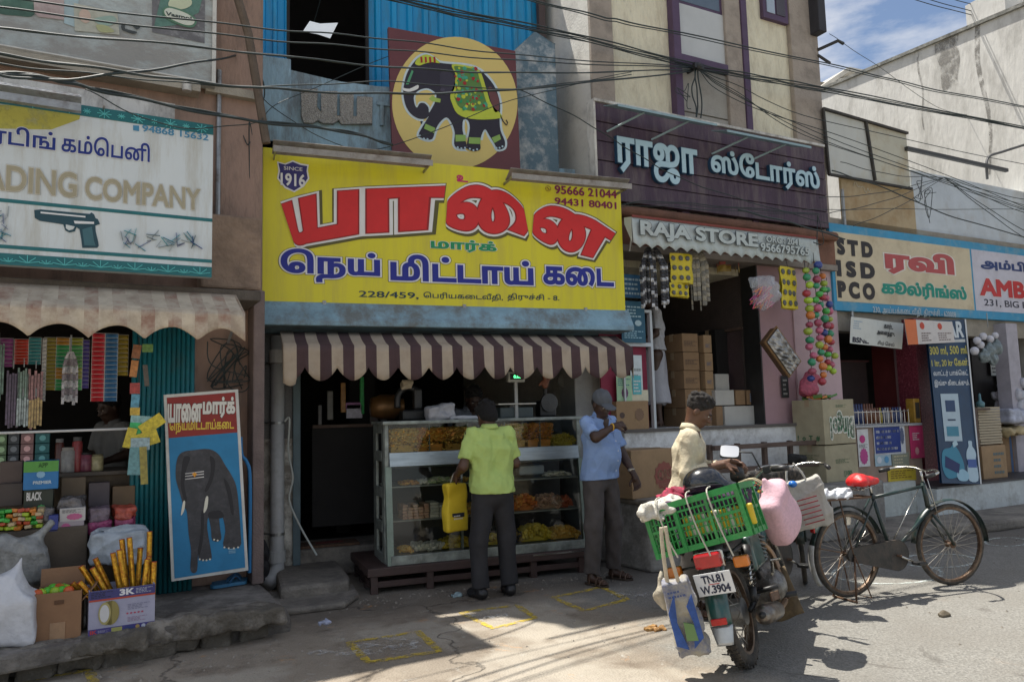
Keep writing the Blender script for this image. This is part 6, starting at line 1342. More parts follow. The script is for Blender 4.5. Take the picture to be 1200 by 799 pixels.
def pxbox(x0, y0, x1, y1, d, dp, z, c, lab, txt=(), name='goods_box', cat='box', grp=None, rot=0, rough=.5):
    a, zt = L.p(x0, y0, d); b, zb = L.p(x1, y1, d); z = zb if z is None else z
    t = T(L, name, ((a+b)/2, d+dp/2, z), lab, cat, grp, rot, loc=True); w_ = b-a; h = zt-z
    t.part('box_body', MB().box(-w_/2, w_/2,-dp/2, dp/2,0, h), mat(c, rough, .1,8,.03), bevel=.004)
    for (tx, u0, v0, u1, v1, col, bo) in txt:
        mb = MB(); O, U, V = Vector((-w_/2+w_*u0,-dp/2-.003, h*v0)), Vector((w_*(u1-u0), 0,0)), Vector((0,0, h*(v1-v0)))
        if callable(tx): tx(mb, O, U, V)
        else: text_mb(mb, tx, O, U, V, bo)
        t.part('print', mb, flat(col))
    return t, w_, h
fill = lambda mb, O, U, V: mb.add([O, O+U, O+U+V, O+V], [(0,1,2,3)])
zq = zL(45,595,.5)
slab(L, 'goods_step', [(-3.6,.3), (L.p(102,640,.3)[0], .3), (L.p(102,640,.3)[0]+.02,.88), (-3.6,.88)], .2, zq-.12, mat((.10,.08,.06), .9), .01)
ZG = zq-.12
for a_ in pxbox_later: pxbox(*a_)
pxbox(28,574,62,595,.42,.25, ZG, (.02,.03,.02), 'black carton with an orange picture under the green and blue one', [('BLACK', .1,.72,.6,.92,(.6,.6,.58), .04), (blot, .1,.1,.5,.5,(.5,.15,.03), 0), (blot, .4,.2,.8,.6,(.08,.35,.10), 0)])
pxbox(28,541,68,573,.40,.25, zL(45,573.5,.40), (.02,.17,.42), 'green and blue carton with white lettering on top of the black one', [(fill, 0,.62,1,1,(.10,.32,.06), 0), ('APP', .42,.78,.68,.93,(.02,.05,.02), .03), ('PREMIER', .28,.2,.8,.3,(.55,.65,.7), .03), (blot, .36,.4,.62,.66,(.25,.45,.62), 0)])
# plastic wrapped bundles behind the cartons
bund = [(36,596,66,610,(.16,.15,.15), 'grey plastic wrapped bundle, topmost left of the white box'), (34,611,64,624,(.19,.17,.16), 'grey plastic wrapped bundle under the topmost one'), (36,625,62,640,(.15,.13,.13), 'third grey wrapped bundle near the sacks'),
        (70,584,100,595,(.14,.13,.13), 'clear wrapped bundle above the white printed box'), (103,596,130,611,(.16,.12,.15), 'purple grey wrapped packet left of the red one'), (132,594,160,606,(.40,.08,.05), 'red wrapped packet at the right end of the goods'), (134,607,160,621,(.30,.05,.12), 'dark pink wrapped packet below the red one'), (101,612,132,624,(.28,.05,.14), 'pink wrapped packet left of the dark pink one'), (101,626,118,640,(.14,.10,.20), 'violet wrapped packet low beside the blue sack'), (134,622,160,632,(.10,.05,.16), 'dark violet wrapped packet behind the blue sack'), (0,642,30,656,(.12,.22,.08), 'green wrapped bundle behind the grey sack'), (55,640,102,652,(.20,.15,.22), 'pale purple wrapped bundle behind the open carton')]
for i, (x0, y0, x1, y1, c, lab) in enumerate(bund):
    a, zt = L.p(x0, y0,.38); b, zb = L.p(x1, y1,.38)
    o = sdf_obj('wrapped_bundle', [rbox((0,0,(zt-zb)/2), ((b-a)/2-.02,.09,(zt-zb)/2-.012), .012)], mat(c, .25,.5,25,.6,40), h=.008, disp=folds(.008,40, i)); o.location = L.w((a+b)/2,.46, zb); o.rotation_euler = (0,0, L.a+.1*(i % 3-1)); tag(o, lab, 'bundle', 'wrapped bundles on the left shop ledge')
pxbox(70,596,100,610,.32,.16, zL(80,611,.32), (.50,.48,.46), 'white printed box with a pink picture among the bundles', [(blot, .25,.1,.9,.6,(.5,.12,.25), 0), (lines_print, .1,.65,.9,.9,(.1,.1,.1), 0)])
pxbox(68,611,98,632,.32,.16, zL(80,633,.32), (.34,.30,.33), 'pink and green printed box below the white one', [(blot, .1,.45,.5,.9,(.45,.1,.25), 0), (blot, .4,.1,.9,.5,(.3,.4,.06), 0), (lines_print, .1,.05,.9,.2,(.1,.1,.1), 0)])
pxbox(68,633,98,642,.32,.16, zL(80,650,.32), (.26,.26,.24), 'flat grey green box under the pink and green one', [(lines_print, .1,.2,.9,.8,(.3,.4,.15), 0)])
pxbox(57,604,68,622,.30,.1, zL(60,623,.30), (.04,.06,.26), 'small dark blue packet beside the white printed box')
pxbox(105,623,132,642,.36,.14, zL(110,660,.36), (.20,.18,.12), 'brown carton hidden behind the gold tubes')
rs = random.Random(12); cl = [f3(.35,.5,.03), f3(.05,.4,.06), f3(.5,.08,.03), f3(.55,.2,.03), f3(.45,.35,.2)]
t = T(L, 'toy_packet_pile', (L.p(12,640,.3)[0], .35, ZG), 'pile of small green orange and yellow toy packets at the far left', 'toy packets', loc=True)
a = L.p(-8,640,.3)[0]-L.p(12,640,.3)[0]; mb = MB()
for i in range(5):
    for j in range(8): mb.obox((a+.036*j+rs.uniform(-.01,.01)+.0, rs.uniform(-.04,.04), .02+.026*i), (.04,.07,.024), Euler((rs.uniform(-.2,.2), rs.uniform(-.2,.2), rs.uniform(-.3,.3))).to_matrix(), m=rs.randrange(5))
o = t.part('packets', mb, cl, bevel=.006); o['kind'] = 'stuff'
# sacks
SK = mat((.58,.60,.64), .45,.1,9,.35,25, dirt=(.35,.36,.40), da=.5, ds=4)
a, b, _ = L.g(14,762,.2)
o = sdf_obj('white_sack', [rbox((0,0,.14), (.10,.07,.10), .05, k=.04), el((-.03,0,.28), (.12,.09,.14), k=.06), cap((.0,0,.34), (.05,.0,.50), .06,.02, k=.08)], SK, h=.009, disp=folds(.014,8,2,(1,1,.5), sharp=True), smooth_it=5); o.location = L.w(a-.02, b+.16,.2); tag(o, 'bulging white plastic sack at the far left end of the ledge', 'sack')
o = sdf_obj('grey_sack', [el((0,0,.18), (.16,.12,.17)), cap((.03,0,.30), (.14,0,.42), .08,.03, k=.06), el((-.1,0,.25), (.12,.1,.13))], mat((.24,.25,.25), .35,.4,16,.5,30), h=.009, disp=folds(.016,10,5,(1,1,.6), sharp=True), smooth_it=4); p = L.p(28,655,.12); o.location = L.w(p[0], .18,.42); tag(o, 'crumpled grey plastic sack behind the white one', 'sack')
o = sdf_obj('white_sack', [rbox((0,0,.10), (.14,.08,.08), .04), el((0,0,.22), (.15,.09,.03))], mat((.36,.41,.46), .5,.2,12,.4,25), h=.009, disp=folds(.012,10,8, sharp=True)); p = L.p(140,650,.2); o.location = L.w(p[0], .25, p[1]-.05); tag(o, 'pale blue open sack standing behind the gold tubes', 'sack')
# open brown carton
a, b, _ = L.g(69,749,.2); wB = abs(L.p(97,740,-.25)[0]-L.p(42,740,-.25)[0]); hB = zL(70,693,-.25)-.2
t = carton(L, a, b+.13,.2, wB, .26, hB, R_(-4), 'open brown carton with bright toy balls on the ledge front', mat((.27,.15,.08), .85,.12,5,.12,50), open_=True)
t.part('tape_patch', MB().box(-.04,.04,-.134,-.131,.0,.10), mat((.34,.21,.12), .4)); t.part('hand_hole', MB().box(-.02,.03,-.134,-.130, hB-.07, hB-.045), mat((.12,.06,.03), .8))
for i in range(12):
    rs = random.Random(i+30); o = MB().ell((rs.uniform(-.12,.12), rs.uniform(-.08,.08), hB-.01), .032,10).build('toy_ball', [flat((.10,.50,.04), .3), flat((.65,.12,.03), .3), flat((.35,.55,.04), .3)][i % 3], smooth=True)
    o.location = L.w(a, b+.13,.2); o.rotation_euler = (0,0, L.a); tag(o, ['green', 'orange red', 'yellow green'][i % 3]+' toy ball lying in the open brown carton', 'toy ball', 'toy balls in the open carton')
# tape carton with gold tubes
a, b, _ = L.g(142,740,.2); w3 = abs(L.p(181,736,-.3)[0]-L.p(103,736,-.3)[0]); h3 = zL(142,689,-.3)-.2
LV = mat((.36,.36,.48), .6,.12,5,.05, dirt=(.50,.50,.58), da=.6, ds=2)
t = T(L, 'tape_carton', (a, b+.14,.2), 'lavender printed tape carton filled with gold firecracker tubes', 'carton', None, R_(2), loc=True)
mb = MB(); x_, y_ = w3/2,.13; mb.box(-x_, x_, -y_, -y_+.006,0, h3); mb.box(-x_, x_, y_-.006, y_, 0, h3); mb.box(-x_, -x_+.006,-y_+.006, y_-.006,0, h3); mb.box(x_-.006, x_, -y_+.006, y_-.006,0, h3); mb.box(-x_, x_, -y_+.006, y_-.006,0,.01); t.part('box_body', mb, LV)
def tp(nm, fn, u0, v0, u1, v1, c, bo=.0, off=.003):
    mb = MB(); O, U, V = Vector((-x_+w3*u0,-y_-off, h3*v0)), Vector((w3*(u1-u0), 0,0)), Vector((0,0, h3*(v1-v0)))
    if callable(fn): fn(mb, O, U, V)
    else: text_mb(mb, fn, O, U, V, bo)
    t.part(nm, mb, flat(c))
tp('print', fill, 0,.80,1,1,(.05,.05,.18), off=.002); tp('print', fill, 0,.76,1,.80,(.45,.06,.03), off=.002); tp('print', fill, 0,.0,1,.14,(.06,.05,.22), off=.002)
tp('print', '3K', .46,.84,.67,.97,(.7,.7,.72), .05); tp('print', lines_print, .70,.84,.96,.97,(.4,.42,.5)); tp('print', lines_print, .03,.83,.35,.98,(.015,.015,.04))
tp('print', 'IK', .03,.03,.12,.11,(.5,.05,.05), .04); tp('print', lines_print, .14,.04,.30,.1,(.4,.4,.5)); tp('print', fill, .34,.03,.5,.12,(.38,.38,.12)); tp('print', fill, .54,.03,.67,.11,(.04,.06,.2))
for k in range(3): tp('print', blot, .70+.09*k, .025,.77+.09*k, .12,((.45,.3,.1), (.5,.52,.6), (.5,.52,.6))[k])
tp('print', '* * * * *', .56,.38,.82,.42,(.5,.05,.1), .03); tp('print', lines_print, .58,.48,.92,.62,(.22,.22,.32)); tp('print', lines_print, .58,.2,.88,.32,(.3,.2,.3))
mb = MB(); c0 = Vector((-x_+w3*.33,-y_-.005, h3*.47)); mb.add([c0+Vector((.045*math.cos(q)+.03*(abs(q-math.pi) > math.pi/2)*0,0,.072*math.sin(q))) for q in [2*math.pi*i/24 for i in range(24)]], [tuple(range(24))]); mb.box(c0.x-.03, c0.x+.005, c0.y, c0.y+.001, c0.z-.07, c0.z+.07); t.part('tape_roll_print', mb, flat((.30,.25,.08)))
mb = MB(); c0 += Vector((-.035,-.002,0)); mb.add([c0+Vector((.034*math.cos(q), 0,.066*math.sin(q))) for q in [2*math.pi*i/24 for i in range(24)]], [tuple(range(24))]); t.part('tape_roll_print', mb, flat((.40,.35,.14)))
mb = MB(); c0 += Vector((-.001,-.002,0)); mb.add([c0+Vector((.026*math.cos(q), 0,.052*math.sin(q))) for q in [2*math.pi*i/24 for i in range(24)]], [tuple(range(24))]); t.part('tape_roll_print', mb, flat((.62,.62,.62)))
GOLD = mat((.62,.36,.03), .28,.35,60,.1,60, metal=.6, dirt=(.30,.06,.01), da=.8, ds=45, dm=.55); CAPR = mat((.35,.04,.02), .5)
spec_ = [(-.155,.00,-52,.20), (-.11,.02,-38,.27), (-.07,-.03,-34,.25), (-.045,.05,-30,.29), (-.01,.0,-14,.30), (.02,-.05,-12,.32), (.03,.04,-8,.37), (.065,.0,-6,.38), (.09,.06,4,.30), (.115,-.04,8,.24), (.15,-.02,2,.25), (.165,.05,1,.40), (.18,-.05,3,.22), (-.13,-.06,-48,.2)]
for i, (x, y, an, ln) in enumerate(spec_):
    d = Vector((math.sin(R_(an))*.75,.08, math.cos(R_(an)))).normalized(); p0 = Vector((x*w3/.42+.02, y, h3-.12)); p1 = p0+d*(ln+.02)
    tt = T(L, 'firecracker_tube', (a, b+.14,.2), 'gold foil firecracker tube standing in the tape carton, %s' % ['leaning furthest left', 'second from the left, leaning', 'third from the left, leaning', 'fourth, leaning at the back', 'fifth, slightly tilted', 'sixth, front and slightly tilted', 'seventh, tall in the middle', 'eighth, tallest in the middle', 'short one behind the middle gap', 'front one right of the middle', 'upright near the right corner', 'tall upright one at the right corner', 'short one in the right front corner', 'lowest one at the left front'][i], 'firecracker tube', 'gold tubes in the tape carton', R_(2), loc=True)
    tt.part('tube', MB().cyl(p0, p1,.017,12), GOLD, smooth=False); tt.part('end_cap', MB().cyl(p1, p1+d*.004,.0165,12), CAPR)
# slippers, blue net, black bag
t = T(L, 'slippers', (L.g(265,686,.2)[0], L.g(265,686,.2)[1], .2), 'pair of blue rubber slippers lying under the elephant board', 'slippers', rot=R_(10), loc=True)
for k in (0,1):
    mb = MB(); P = cr([(-.12,-.03), (-.06,-.045), (.04,-.04), (.12,-.045), (.15,0), (.12,.045), (.04,.035), (-.06,.04), (-.12,.03)], 4, True); n = len(P)
    mb.add([(x+.04*k, y+.09*k-.03,.004+.0*x) for x, y in P]+[(x+.04*k, y+.09*k-.03,.028) for x, y in P], [tuple(range(n))[::-1], tuple(range(n, 2*n))]+[(i, (i+1) % n, (i+1) % n+n, i+n) for i in range(n)]); sl = t.part('sole', mb, mat((.05,.20,.36), .6,.2,20,.1))
    t.part('strap', MB().tube(cr([(.04*k-.0,.09*k-.065,.03), (.04*k+.06,.09*k-.035,.07), (.04*k+.10,.09*k-.03,.035), (.04*k+.06,.09*k-.02,.07), (.04*k, .09*k+.01,.03)], 4), .007,6), flat((.03,.12,.25)), sl)
o = sdf_obj('blue_cloth', [rbox((0,0,.05), (.12,.05,.03), .02), el((.05,0,.08), (.06,.05,.04))], mat((.02,.13,.30), .8,.5,40,.8,40), h=.009, disp=folds(.012,50,3)); q = L.g(196,693,.2); o.location = L.w(q[0], q[1]+.08,.2); tag(o, 'crumpled blue net cloth lying left of the slippers', 'cloth')
o = sdf_obj('black_bag', [el((0,0,.13), (.09,.06,.13)), el((.03,0,.25), (.06,.05,.08)), cap((.03,0,.28), (.04,0,.36), .03,.015)], mat((.02,.02,.022), .7,.3,20,.5), h=.01, disp=folds(.012,40,3)); q = L.p(303,674,.6); o.location = M.w(M.p(303,674,.55)[0], .6,.06); tag(o, 'black cloth bag slumped at the foot of the drain pipe', 'bag')
t = T(L, 'water_pipe', (-.1,.6,.3), 'thin blue pipe running behind the right edge of the elephant board', 'pipe'); q1, q2 = L.p(282,512,.6), L.p(290,565,.6); t.part('tube', MB().tube(cr([(q1[0], .6, q1[1]), (q1[0]+.01,.6, q1[1]-.14), (q1[0]+.05,.6, q1[1]-.2), (q2[0]+.02,.6, q2[1]), (q2[0]+.02,.6,.3)], 4), .014,8), mat((.02,.18,.42), .5))
# black wires tangled on the wall right of the shutter
rs = random.Random(77)
for i in range(5):
    mb = MB(); P = []
    for j in range(7): P.append((-.42+.36*rs.random(), .78+rs.uniform(-.03,.02), 1.72+.42*rs.random()))
    mb.tube(cr(P, 6), .005,5); one(L, 'loose_wire', mb, WIREM, 'loose black wire looped on the wall between the shutter and the corner post', 'wire', 'loose wires on the left wall')

# ================================================================== sweet shop display case
DC = mat((.27,.30,.275), .45,.5,8,.2, metal=.35, dirt=(.12,.12,.10), da=.6, ds=6); DCG = mat((.23,.29,.245), .5,.2,6,.2, metal=.3, dirt=(.30,.33,.32), da=.6, ds=8)
t = T(M, 'wooden_platform', (2.2,.3,0), 'low maroon wooden platform carrying the glass display case', 'platform')
WM = mat((.065,.038,.033), .6,.25,5,.2, dirt=(.07,.05,.045), da=.6, ds=4)
b0, b1 = 1.13, M.p(690,650,-.03)[0]; zB1 = M.p(442,671,-.03)[1]+.035; zB0 = zB1-.07
t.part('top_board', MB().box(b0, b1,-.03,.9, zB0, zB1), WM, bevel=.006)
for k in range(5): s_ = b0+.03+(b1-b0-.12)*k/4; t.part('leg', MB().box(s_, s_+.06,-.01,.05,0, zB0), WM, bevel=.004)
t.part('rail', MB().box(b0+.03, b1,.0,.04,.05,.10), WM, bevel=.004); t.part('side_rail', MB().box(b0+.03, b0+.06,.05,.85,.05,.10), WM)
for k in range(3): t.part('back_leg', MB().box(b0+.03, b0+.09,.3+.25*k, .36+.25*k, 0, zB0), WM)
t.part('chrome_strip', MB().box(M.p(625,655,-.03)[0], b1,-.034,-.03, zB1-.02, zB1-.008), STEEL)
t = T(M, 'display_case', (2.2,.35, zB1), 'long glass display case full of sweets and fried snacks', 'display case')
s0, s1 = 1.31, M.p(684,560,.06)[0]; dF, dB_ = .06,.62
zT = M.p(560,492,.1)[1]; zU = M.p(500,529,.1)[1]; zV = M.p(500,545,.06)[1]; zW = M.p(500,652,.02)[1]
zW = max(zW, zB1+.08)
for (x0, x1) in ((s0-.0, s0+.035), (s1-.035, s1)):
    t.part('corner_post', MB().box(x0, x1, dF+.04, dF+.075, zV, zT), DC, bevel=.004)
    mb = MB(); mb.add([(x0, dF-.04, zB1), (x1+.02, dF-.04, zB1), (x1+.02, dF+.0, zB1), (x0, dF+.0, zB1), (x0, dF+.03, zV), (x1+.02, dF+.03, zV), (x1+.02, dF+.07, zV), (x0, dF+.07, zV)], [(0,3,2,1), (4,5,6,7), (0,1,5,4), (1,2,6,5), (2,3,7,6), (3,0,4,7)]); t.part('corner_post', mb, DCG)
t.part('top_slab', MB().box(s0-.02, s1+.02, dF+.02, dB_+.02, zT-.02, zT+.01), DC, bevel=.005)
mb = MB(); mb.add([(s0+.04, dF+.04, zU), (s1-.03, dF+.04, zU), (s1-.03, dF+.02, zV), (s0+.04, dF+.02, zV), (s0+.04, dF+.07, zU), (s1-.03, dF+.07, zU), (s1-.03, dF+.07, zV-.02), (s0+.04, dF+.07, zV-.02)], [(0,3,2,1), (4,5,6,7), (0,1,5,4), (3,7,6,2)]); t.part('steel_band', mb, mat((.40,.45,.46), .3,.2,5,.1, metal=.7, st=(1,1,8)))
t.part('bottom_sill', MB().box(s0+.03, s1, dF-.045, dF+.03, zB1+.0, zW), DC, bevel=.005); t.part('base_panel', MB().box(s0, s1, dF+.03, dB_, zB1, zB1+.03), DC)
t.part('back_panel', MB().box(s0, s1, dB_, dB_+.02, zB1, zU), mat((.03,.028,.025), .5))
# left side: stacked openings
side = [zB1+.02, zB1+.30, zB1+.36, zB1+.62]
t.part('side_frame', MB().box(s0-.005, s0+.02, dB_-.13, dB_+.0, zB1, zT-.02), DC, bevel=.004); t.part('side_frame', MB().box(s0-.004, s0+.02, dF+.07, dF+.17, zB1, zT-.02), DC, bevel=.004)
for z in (zB1+.03, zB1+.30, zB1+.60, zU-.03, zT-.05): t.part('side_rail', MB().box(s0-.006, s0+.018, dF+.17, dB_-.13, z-.045, z+.045), DC, bevel=.004)
GL = bpy.data.materials.new('pane_glass'); GL.use_nodes = True; n_ = GL.node_tree; gs, tr_, mxs, fr_ = [n_.nodes.new('ShaderNode'+k) for k in ('BsdfGlossy', 'BsdfTransparent', 'MixShader', 'Fresnel')]; gs.inputs['Roughness'].default_value = .04; tr_.inputs['Color'].default_value = (.90,.94,.92,1); fr_.inputs['IOR'].default_value = 1.5; n_.links.new(fr_.outputs[0], mxs.inputs[0]); n_.links.new(tr_.outputs[0], mxs.inputs[1]); n_.links.new(gs.outputs[0], mxs.inputs[2]); n_.links.new(mxs.outputs[0], n_.nodes['Material Output'].inputs['Surface']); q = GL.node_tree.nodes['Principled BSDF']; q.inputs['Base Color'].default_value = (.75,.8,.78,1); q.inputs['Alpha'].default_value = .06; q.inputs['Roughness'].default_value = .06; q.inputs['Specular IOR Level'].default_value = .35
mb = MB(); mb.add([(s0+.05, dF-.025, zW), (s1-.04, dF-.025, zW), (s1-.04, dF+.03, zV), (s0+.05, dF+.03, zV)], [(0,1,2,3)]); t.part('glass_pane', mb, GL)
mb = MB(); mb.box(s0+.04, s1-.035, dF+.05, dF+.053, zU+.005, zT-.02); t.part('glass_pane', mb, GL)
for i in range(4): x = s0+.05+(s1-s0-.1)*(i+1)/5; t.part('glass_divider', MB().box(x-.004, x+.004, dF+.06, dB_-.02, zU, zT-.02), mat((.2,.22,.2), .2))
zS = [M.p(500,568,.1)[1], M.p(500,608,.08)[1], zW+.0]
for z in zS[:2]: t.part('shelf', MB().box(s0+.03, s1-.03, dF+.05, dB_-.02, z-.012, z), mat((.25,.26,.22), .4), bevel=.002)
t.part('shelf', MB().box(s0+.03, s1-.03, dF+.0, dB_-.02, zS[2]-.03, zS[2]-.01), mat((.25,.26,.22), .4))
t.part('top_floor', MB().box(s0+.03, s1-.03, dF+.07, dB_-.02, zU-.01, zU), DC)
t.part('middle_post', MB().box(M.p(538,600, dF)[0]+.02, M.p(538,600, dF)[0]+.045, dF+.02, dF+.05, zW, zV), DC)
def heap(lab, x0, x1, d0, d1, z, h, kind, cs, n=260, seed=0, r=.011, cat='snacks', grp='sweets and snacks in the display case', fl=False):
    rs = random.Random(seed); mb = MB()
    for i in range(int(n*1.5)):
        u, v = rs.random(), rs.random()**1.5; x = x0+(x1-x0)*u; y = d0+(d1-d0)*v
        top = h*(1 if fl else (.45+.55*(1-abs(2*u-1)**2)*(1-.4*v))); zz = z+top*(rs.random()**.35)
        c = (x, y, zz); m = rs.randrange(len(cs))
        if kind == 'curl':
            a = rs.uniform(0,6.28); b = rs.uniform(-.6,.6); e = Vector((math.cos(a)*math.cos(b), math.sin(a)*math.cos(b), math.sin(b))); p = Vector(c); q = e.orthogonal()*r*1.2
            mb.tube([p-e*r*2, p+q, p+e*r*2], r*.42,4, m=m)
        elif kind == 'ball': mb.ell(c, r, 6, m=m)
        else: mb.obox(c, (r*2.4, r*1.6, r*1.1), Euler((rs.uniform(-.5,.5), rs.uniform(-.5,.5), rs.uniform(0,3))).to_matrix(), m=m)
    mb.box(x0+.01, x1-.01, d0+.05, d1, z, z+h*.30, m=0)
    return one(M, 'snack_heap', mb, cs, lab, cat, grp, kind='stuff')
F4_ = lambda *c: mat(c, .6,.2,40,.1)
GO = [F4_(.80,.44,.08), F4_(.70,.36,.06), F4_(.85,.55,.15)]; AM = [F4_(.72,.26,.03), F4_(.60,.20,.02), F4_(.80,.34,.04)]; BN = [F4_(.55,.26,.04), F4_(.42,.17,.03), F4_(.66,.36,.07)]; YL = [F4_(.62,.45,.04), F4_(.55,.38,.03), F4_(.66,.50,.08)]
zq = lambda x, y=560, d=.12: M.p(420+x/2.96, y, d)[0]
hT = (zT-zU)*.74
heap('pale golden curled snacks in the leftmost top compartment', s0+.06, zq(205), dF+.07,.4, zU, hT, 'curl', GO, 520,1,.013, fl=True)
heap('amber sticks in the second top compartment', zq(209), zq(303), dF+.07,.4, zU, hT, 'curl', AM+GO[:1], 460,2,.013, fl=True)
heap('brown twisted snacks in the third top compartment', zq(308), zq(408), dF+.07,.4, zU, hT, 'curl', BN, 460,3,.014, fl=True)
heap('orange snacks behind the head of the man in green', zq(412), zq(498), dF+.07,.4, zU, hT, 'curl', AM, 300,4,.013)
heap('fine golden mixture in the fourth top compartment', zq(505), zq(592), dF+.07,.4, zU, hT*1.1, 'curl', [GO[1], YL[0], AM[2]], 500,5,.009, fl=True)
heap('fine amber mixture in the fifth top compartment', zq(597), zq(682), dF+.07,.4, zU, hT*1.1, 'curl', AM, 500,6,.009, fl=True)
heap('yellow snacks in the rightmost top compartment', zq(688), s1-.04, dF+.07,.4, zU, hT*.6, 'curl', YL, 150,7,.011)
PK = [F4_(.52,.32,.20), F4_(.48,.27,.17)]; WT = [F4_(.60,.56,.44), F4_(.55,.52,.40)]; PG_ = [F4_(.40,.46,.22), F4_(.55,.52,.35)]
def blocks(lab, x0, x1, z, cols, rows, deep, cs, sz, seed=0):
    rs = random.Random(seed); mb = MB(); w_ = (x1-x0)/cols
    for i in range(cols):
        for j in range(rows-(i % 2)*(rs.random() < .4)):
            for k in range(deep): mb.obox((x0+w_*(i+.5), dF+.10+.07*k+rs.uniform(-.005,.005), z+sz*(j+.5)), (w_*.92,.06, sz*.9), Euler((0,0, rs.uniform(-.12,.12))).to_matrix(), m=rs.randrange(len(cs)))
    return one(M, 'sweet_pile', mb, cs, lab, 'sweets', 'sweets and snacks in the display case', kind='stuff', bevel=.004)
blocks('stacked pink brown milk sweets on the middle shelf', zq(152), zq(245), zS[1], 5,5,3, PK, .026,1); blocks('stacked white milk sweets on the middle shelf', zq(248), zq(312), zS[1], 2,5,3, WT, .027,2); blocks('stacked white sweets behind the yellow bag', zq(316), zq(348), zS[1], 1,6,3, WT, .028,3)
heap('pale green sweets on the upper shelf', zq(250), zq(330), dF+.1,.35, zS[0], .05, 'box', PG_, 70,9,.016, 'sweets'); heap('white sweets in a row left on the upper shelf', zq(218), zq(246), dF+.1,.35, zS[0], .04, 'ball', WT, 40,31,.016, 'sweets'); heap('yellow sweets behind the man in green on the bottom shelf', zq(396), zq(520), dF+.05,.35, zS[2], .10, 'ball', YL, 120,32,.017, 'sweets'); heap('golden sweets behind the man in green on the middle shelf', zq(352), zq(530), dF+.08,.35, zS[1], .11, 'box', GO, 160,33,.017, 'sweets'); heap('pale sweets on a tray right on the upper shelf', zq(660), zq(740), dF+.1,.35, zS[0], .045, 'box', WT, 60,34,.016, 'sweets'); heap('golden crumbs left on the bottom shelf', zq(150), zq(182), dF+.05,.3, zS[2], .05, 'box', GO, 40,35,.015, 'sweets'); heap('brown sweets on a tray on the upper shelf', zq(155), zq(215), dF+.1,.35, zS[0], .035, 'box', BN, 50,10,.014, 'sweets'); heap('tan sweets at the middle of the upper shelf', zq(335), zq(385), dF+.1,.35, zS[0], .05, 'box', GO, 50,11,.015, 'sweets')
heap('bright orange sweets piled on the middle shelf', zq(535), zq(620), dF+.08,.35, zS[1], .15, 'box', [F4_(.62,.20,.03), F4_(.55,.14,.02), F4_(.66,.28,.05)], 200,12,.017, 'sweets')
heap('tan rolled sweets right of the orange pile', zq(622), zq(700), dF+.08,.35, zS[1], .13, 'curl', PK, 130,13,.022, 'sweets'); heap('red sweets at the right end of the middle shelf', zq(706), zq(738), dF+.08,.3, zS[1], .12, 'box', [F4_(.42,.10,.04)], 60,14,.016, 'sweets')
heap('grey white round sweets in rows on the bottom shelf', zq(185), zq(290), dF+.05,.32, zS[2], .055, 'ball', WT, 110,15,.018, 'sweets', fl=True); heap('yellow crumbly sweets left on the bottom shelf', zq(294), zq(392), dF+.05,.35, zS[2], .10, 'box', YL, 150,16,.017, 'sweets')
heap('pyramid of yellow ball sweets on the bottom shelf', zq(562), zq(660), dF+.05,.35, zS[2], .16, 'ball', YL, 200,17,.019, 'sweets'); heap('golden sweets at the right end of the bottom shelf', zq(665), zq(760), dF+.05,.35, zS[2], .12, 'ball', GO, 160,18,.017, 'sweets'); heap('dark wrapped toffees beside the ball sweets', zq(525), zq(560), dF+.05,.25, zS[2], .12, 'box', [flat((.03,.05,.12)), flat((.3,.2,.05)), flat((.03,.03,.03))], 60,19,.016, 'sweets')
o = MB().obox((zq(620), .3, zS[0]+.07), (.26,.12,.09)).build('sweet_tub', mat((.40,.44,.46), .3), bevel=.02); o.location = M.w(0,0,0); tag(o, 'pale plastic tub on the upper shelf at the right', 'tub')
# things on the counter top
o = sdf_obj('plastic_bag', [rbox((0,0,.06), (.10,.05,.045), .03), el((.05,0,.10), (.06,.05,.05))], mat((.36,.36,.38), .45,.15,12,.4,25), h=.008, disp=folds(.012,36,2)); q = M.p(517,494,.25); o.location = M.w(q[0], .25, zT+.01); o.rotation_euler = (0, R_(-12), 0); tag(o, 'crumpled grey white plastic bag on top of the display case', 'bag')
o = sdf_obj('paper_pile', [rbox((0,0,.015), (.13,.07,.010), .006)], mat((.42,.43,.46), .7), h=.008, disp=folds(.004,40,2)); q = M.p(543,494,.2); o.location = M.w(q[0], .22, zT+.01); tag(o, 'flat pile of white paper on the display case', 'paper')
def mthing(name, x, y, d, lab, cat): return T(M, name, (M.p(x, y, d)[0], d, zT+.01), lab, cat, loc=True)
t = mthing('weighing_scale', 600,495,.45, 'electronic weighing scale with a green lit display on a post', 'scale')
t.part('base', MB().box(-.16,.18,-.12,.12,0,.10), mat((.06,.08,.08), .5), bevel=.01); t.part('pan', MB().box(-.19,.20,-.15,.15,.125,.14), mat((.5,.48,.42), .3, metal=.5), bevel=.004); t.part('pan_support', MB().box(-.03,.03,-.03,.03,.10,.125), METAL); t.part('post', MB().box(-.015,.015,-.14,-.11,0,.34), mat((.4,.4,.38), .4)); hd = t.part('display_head', MB().box(-.085,.085,-.16,-.10,.34,.44), mat((.45,.46,.42), .4), bevel=.006)
t.part('screen', MB().box(-.065,.065,-.163,-.16,.365,.42), mat((.01,.04,.02), .3), hd); mb = MB(); text_mb(mb, '0.00', (-.03,-.165,.378), (.075,0,0), (0,0,.028), .02); t.part('digits', mb, mat((.1,1,.3), .5,0,1,0, emit=2.5), hd)
t = mthing('sewing_machine', 482,494,.5, 'old black cash machine with a cloth on top, left on the counter', 'machine')
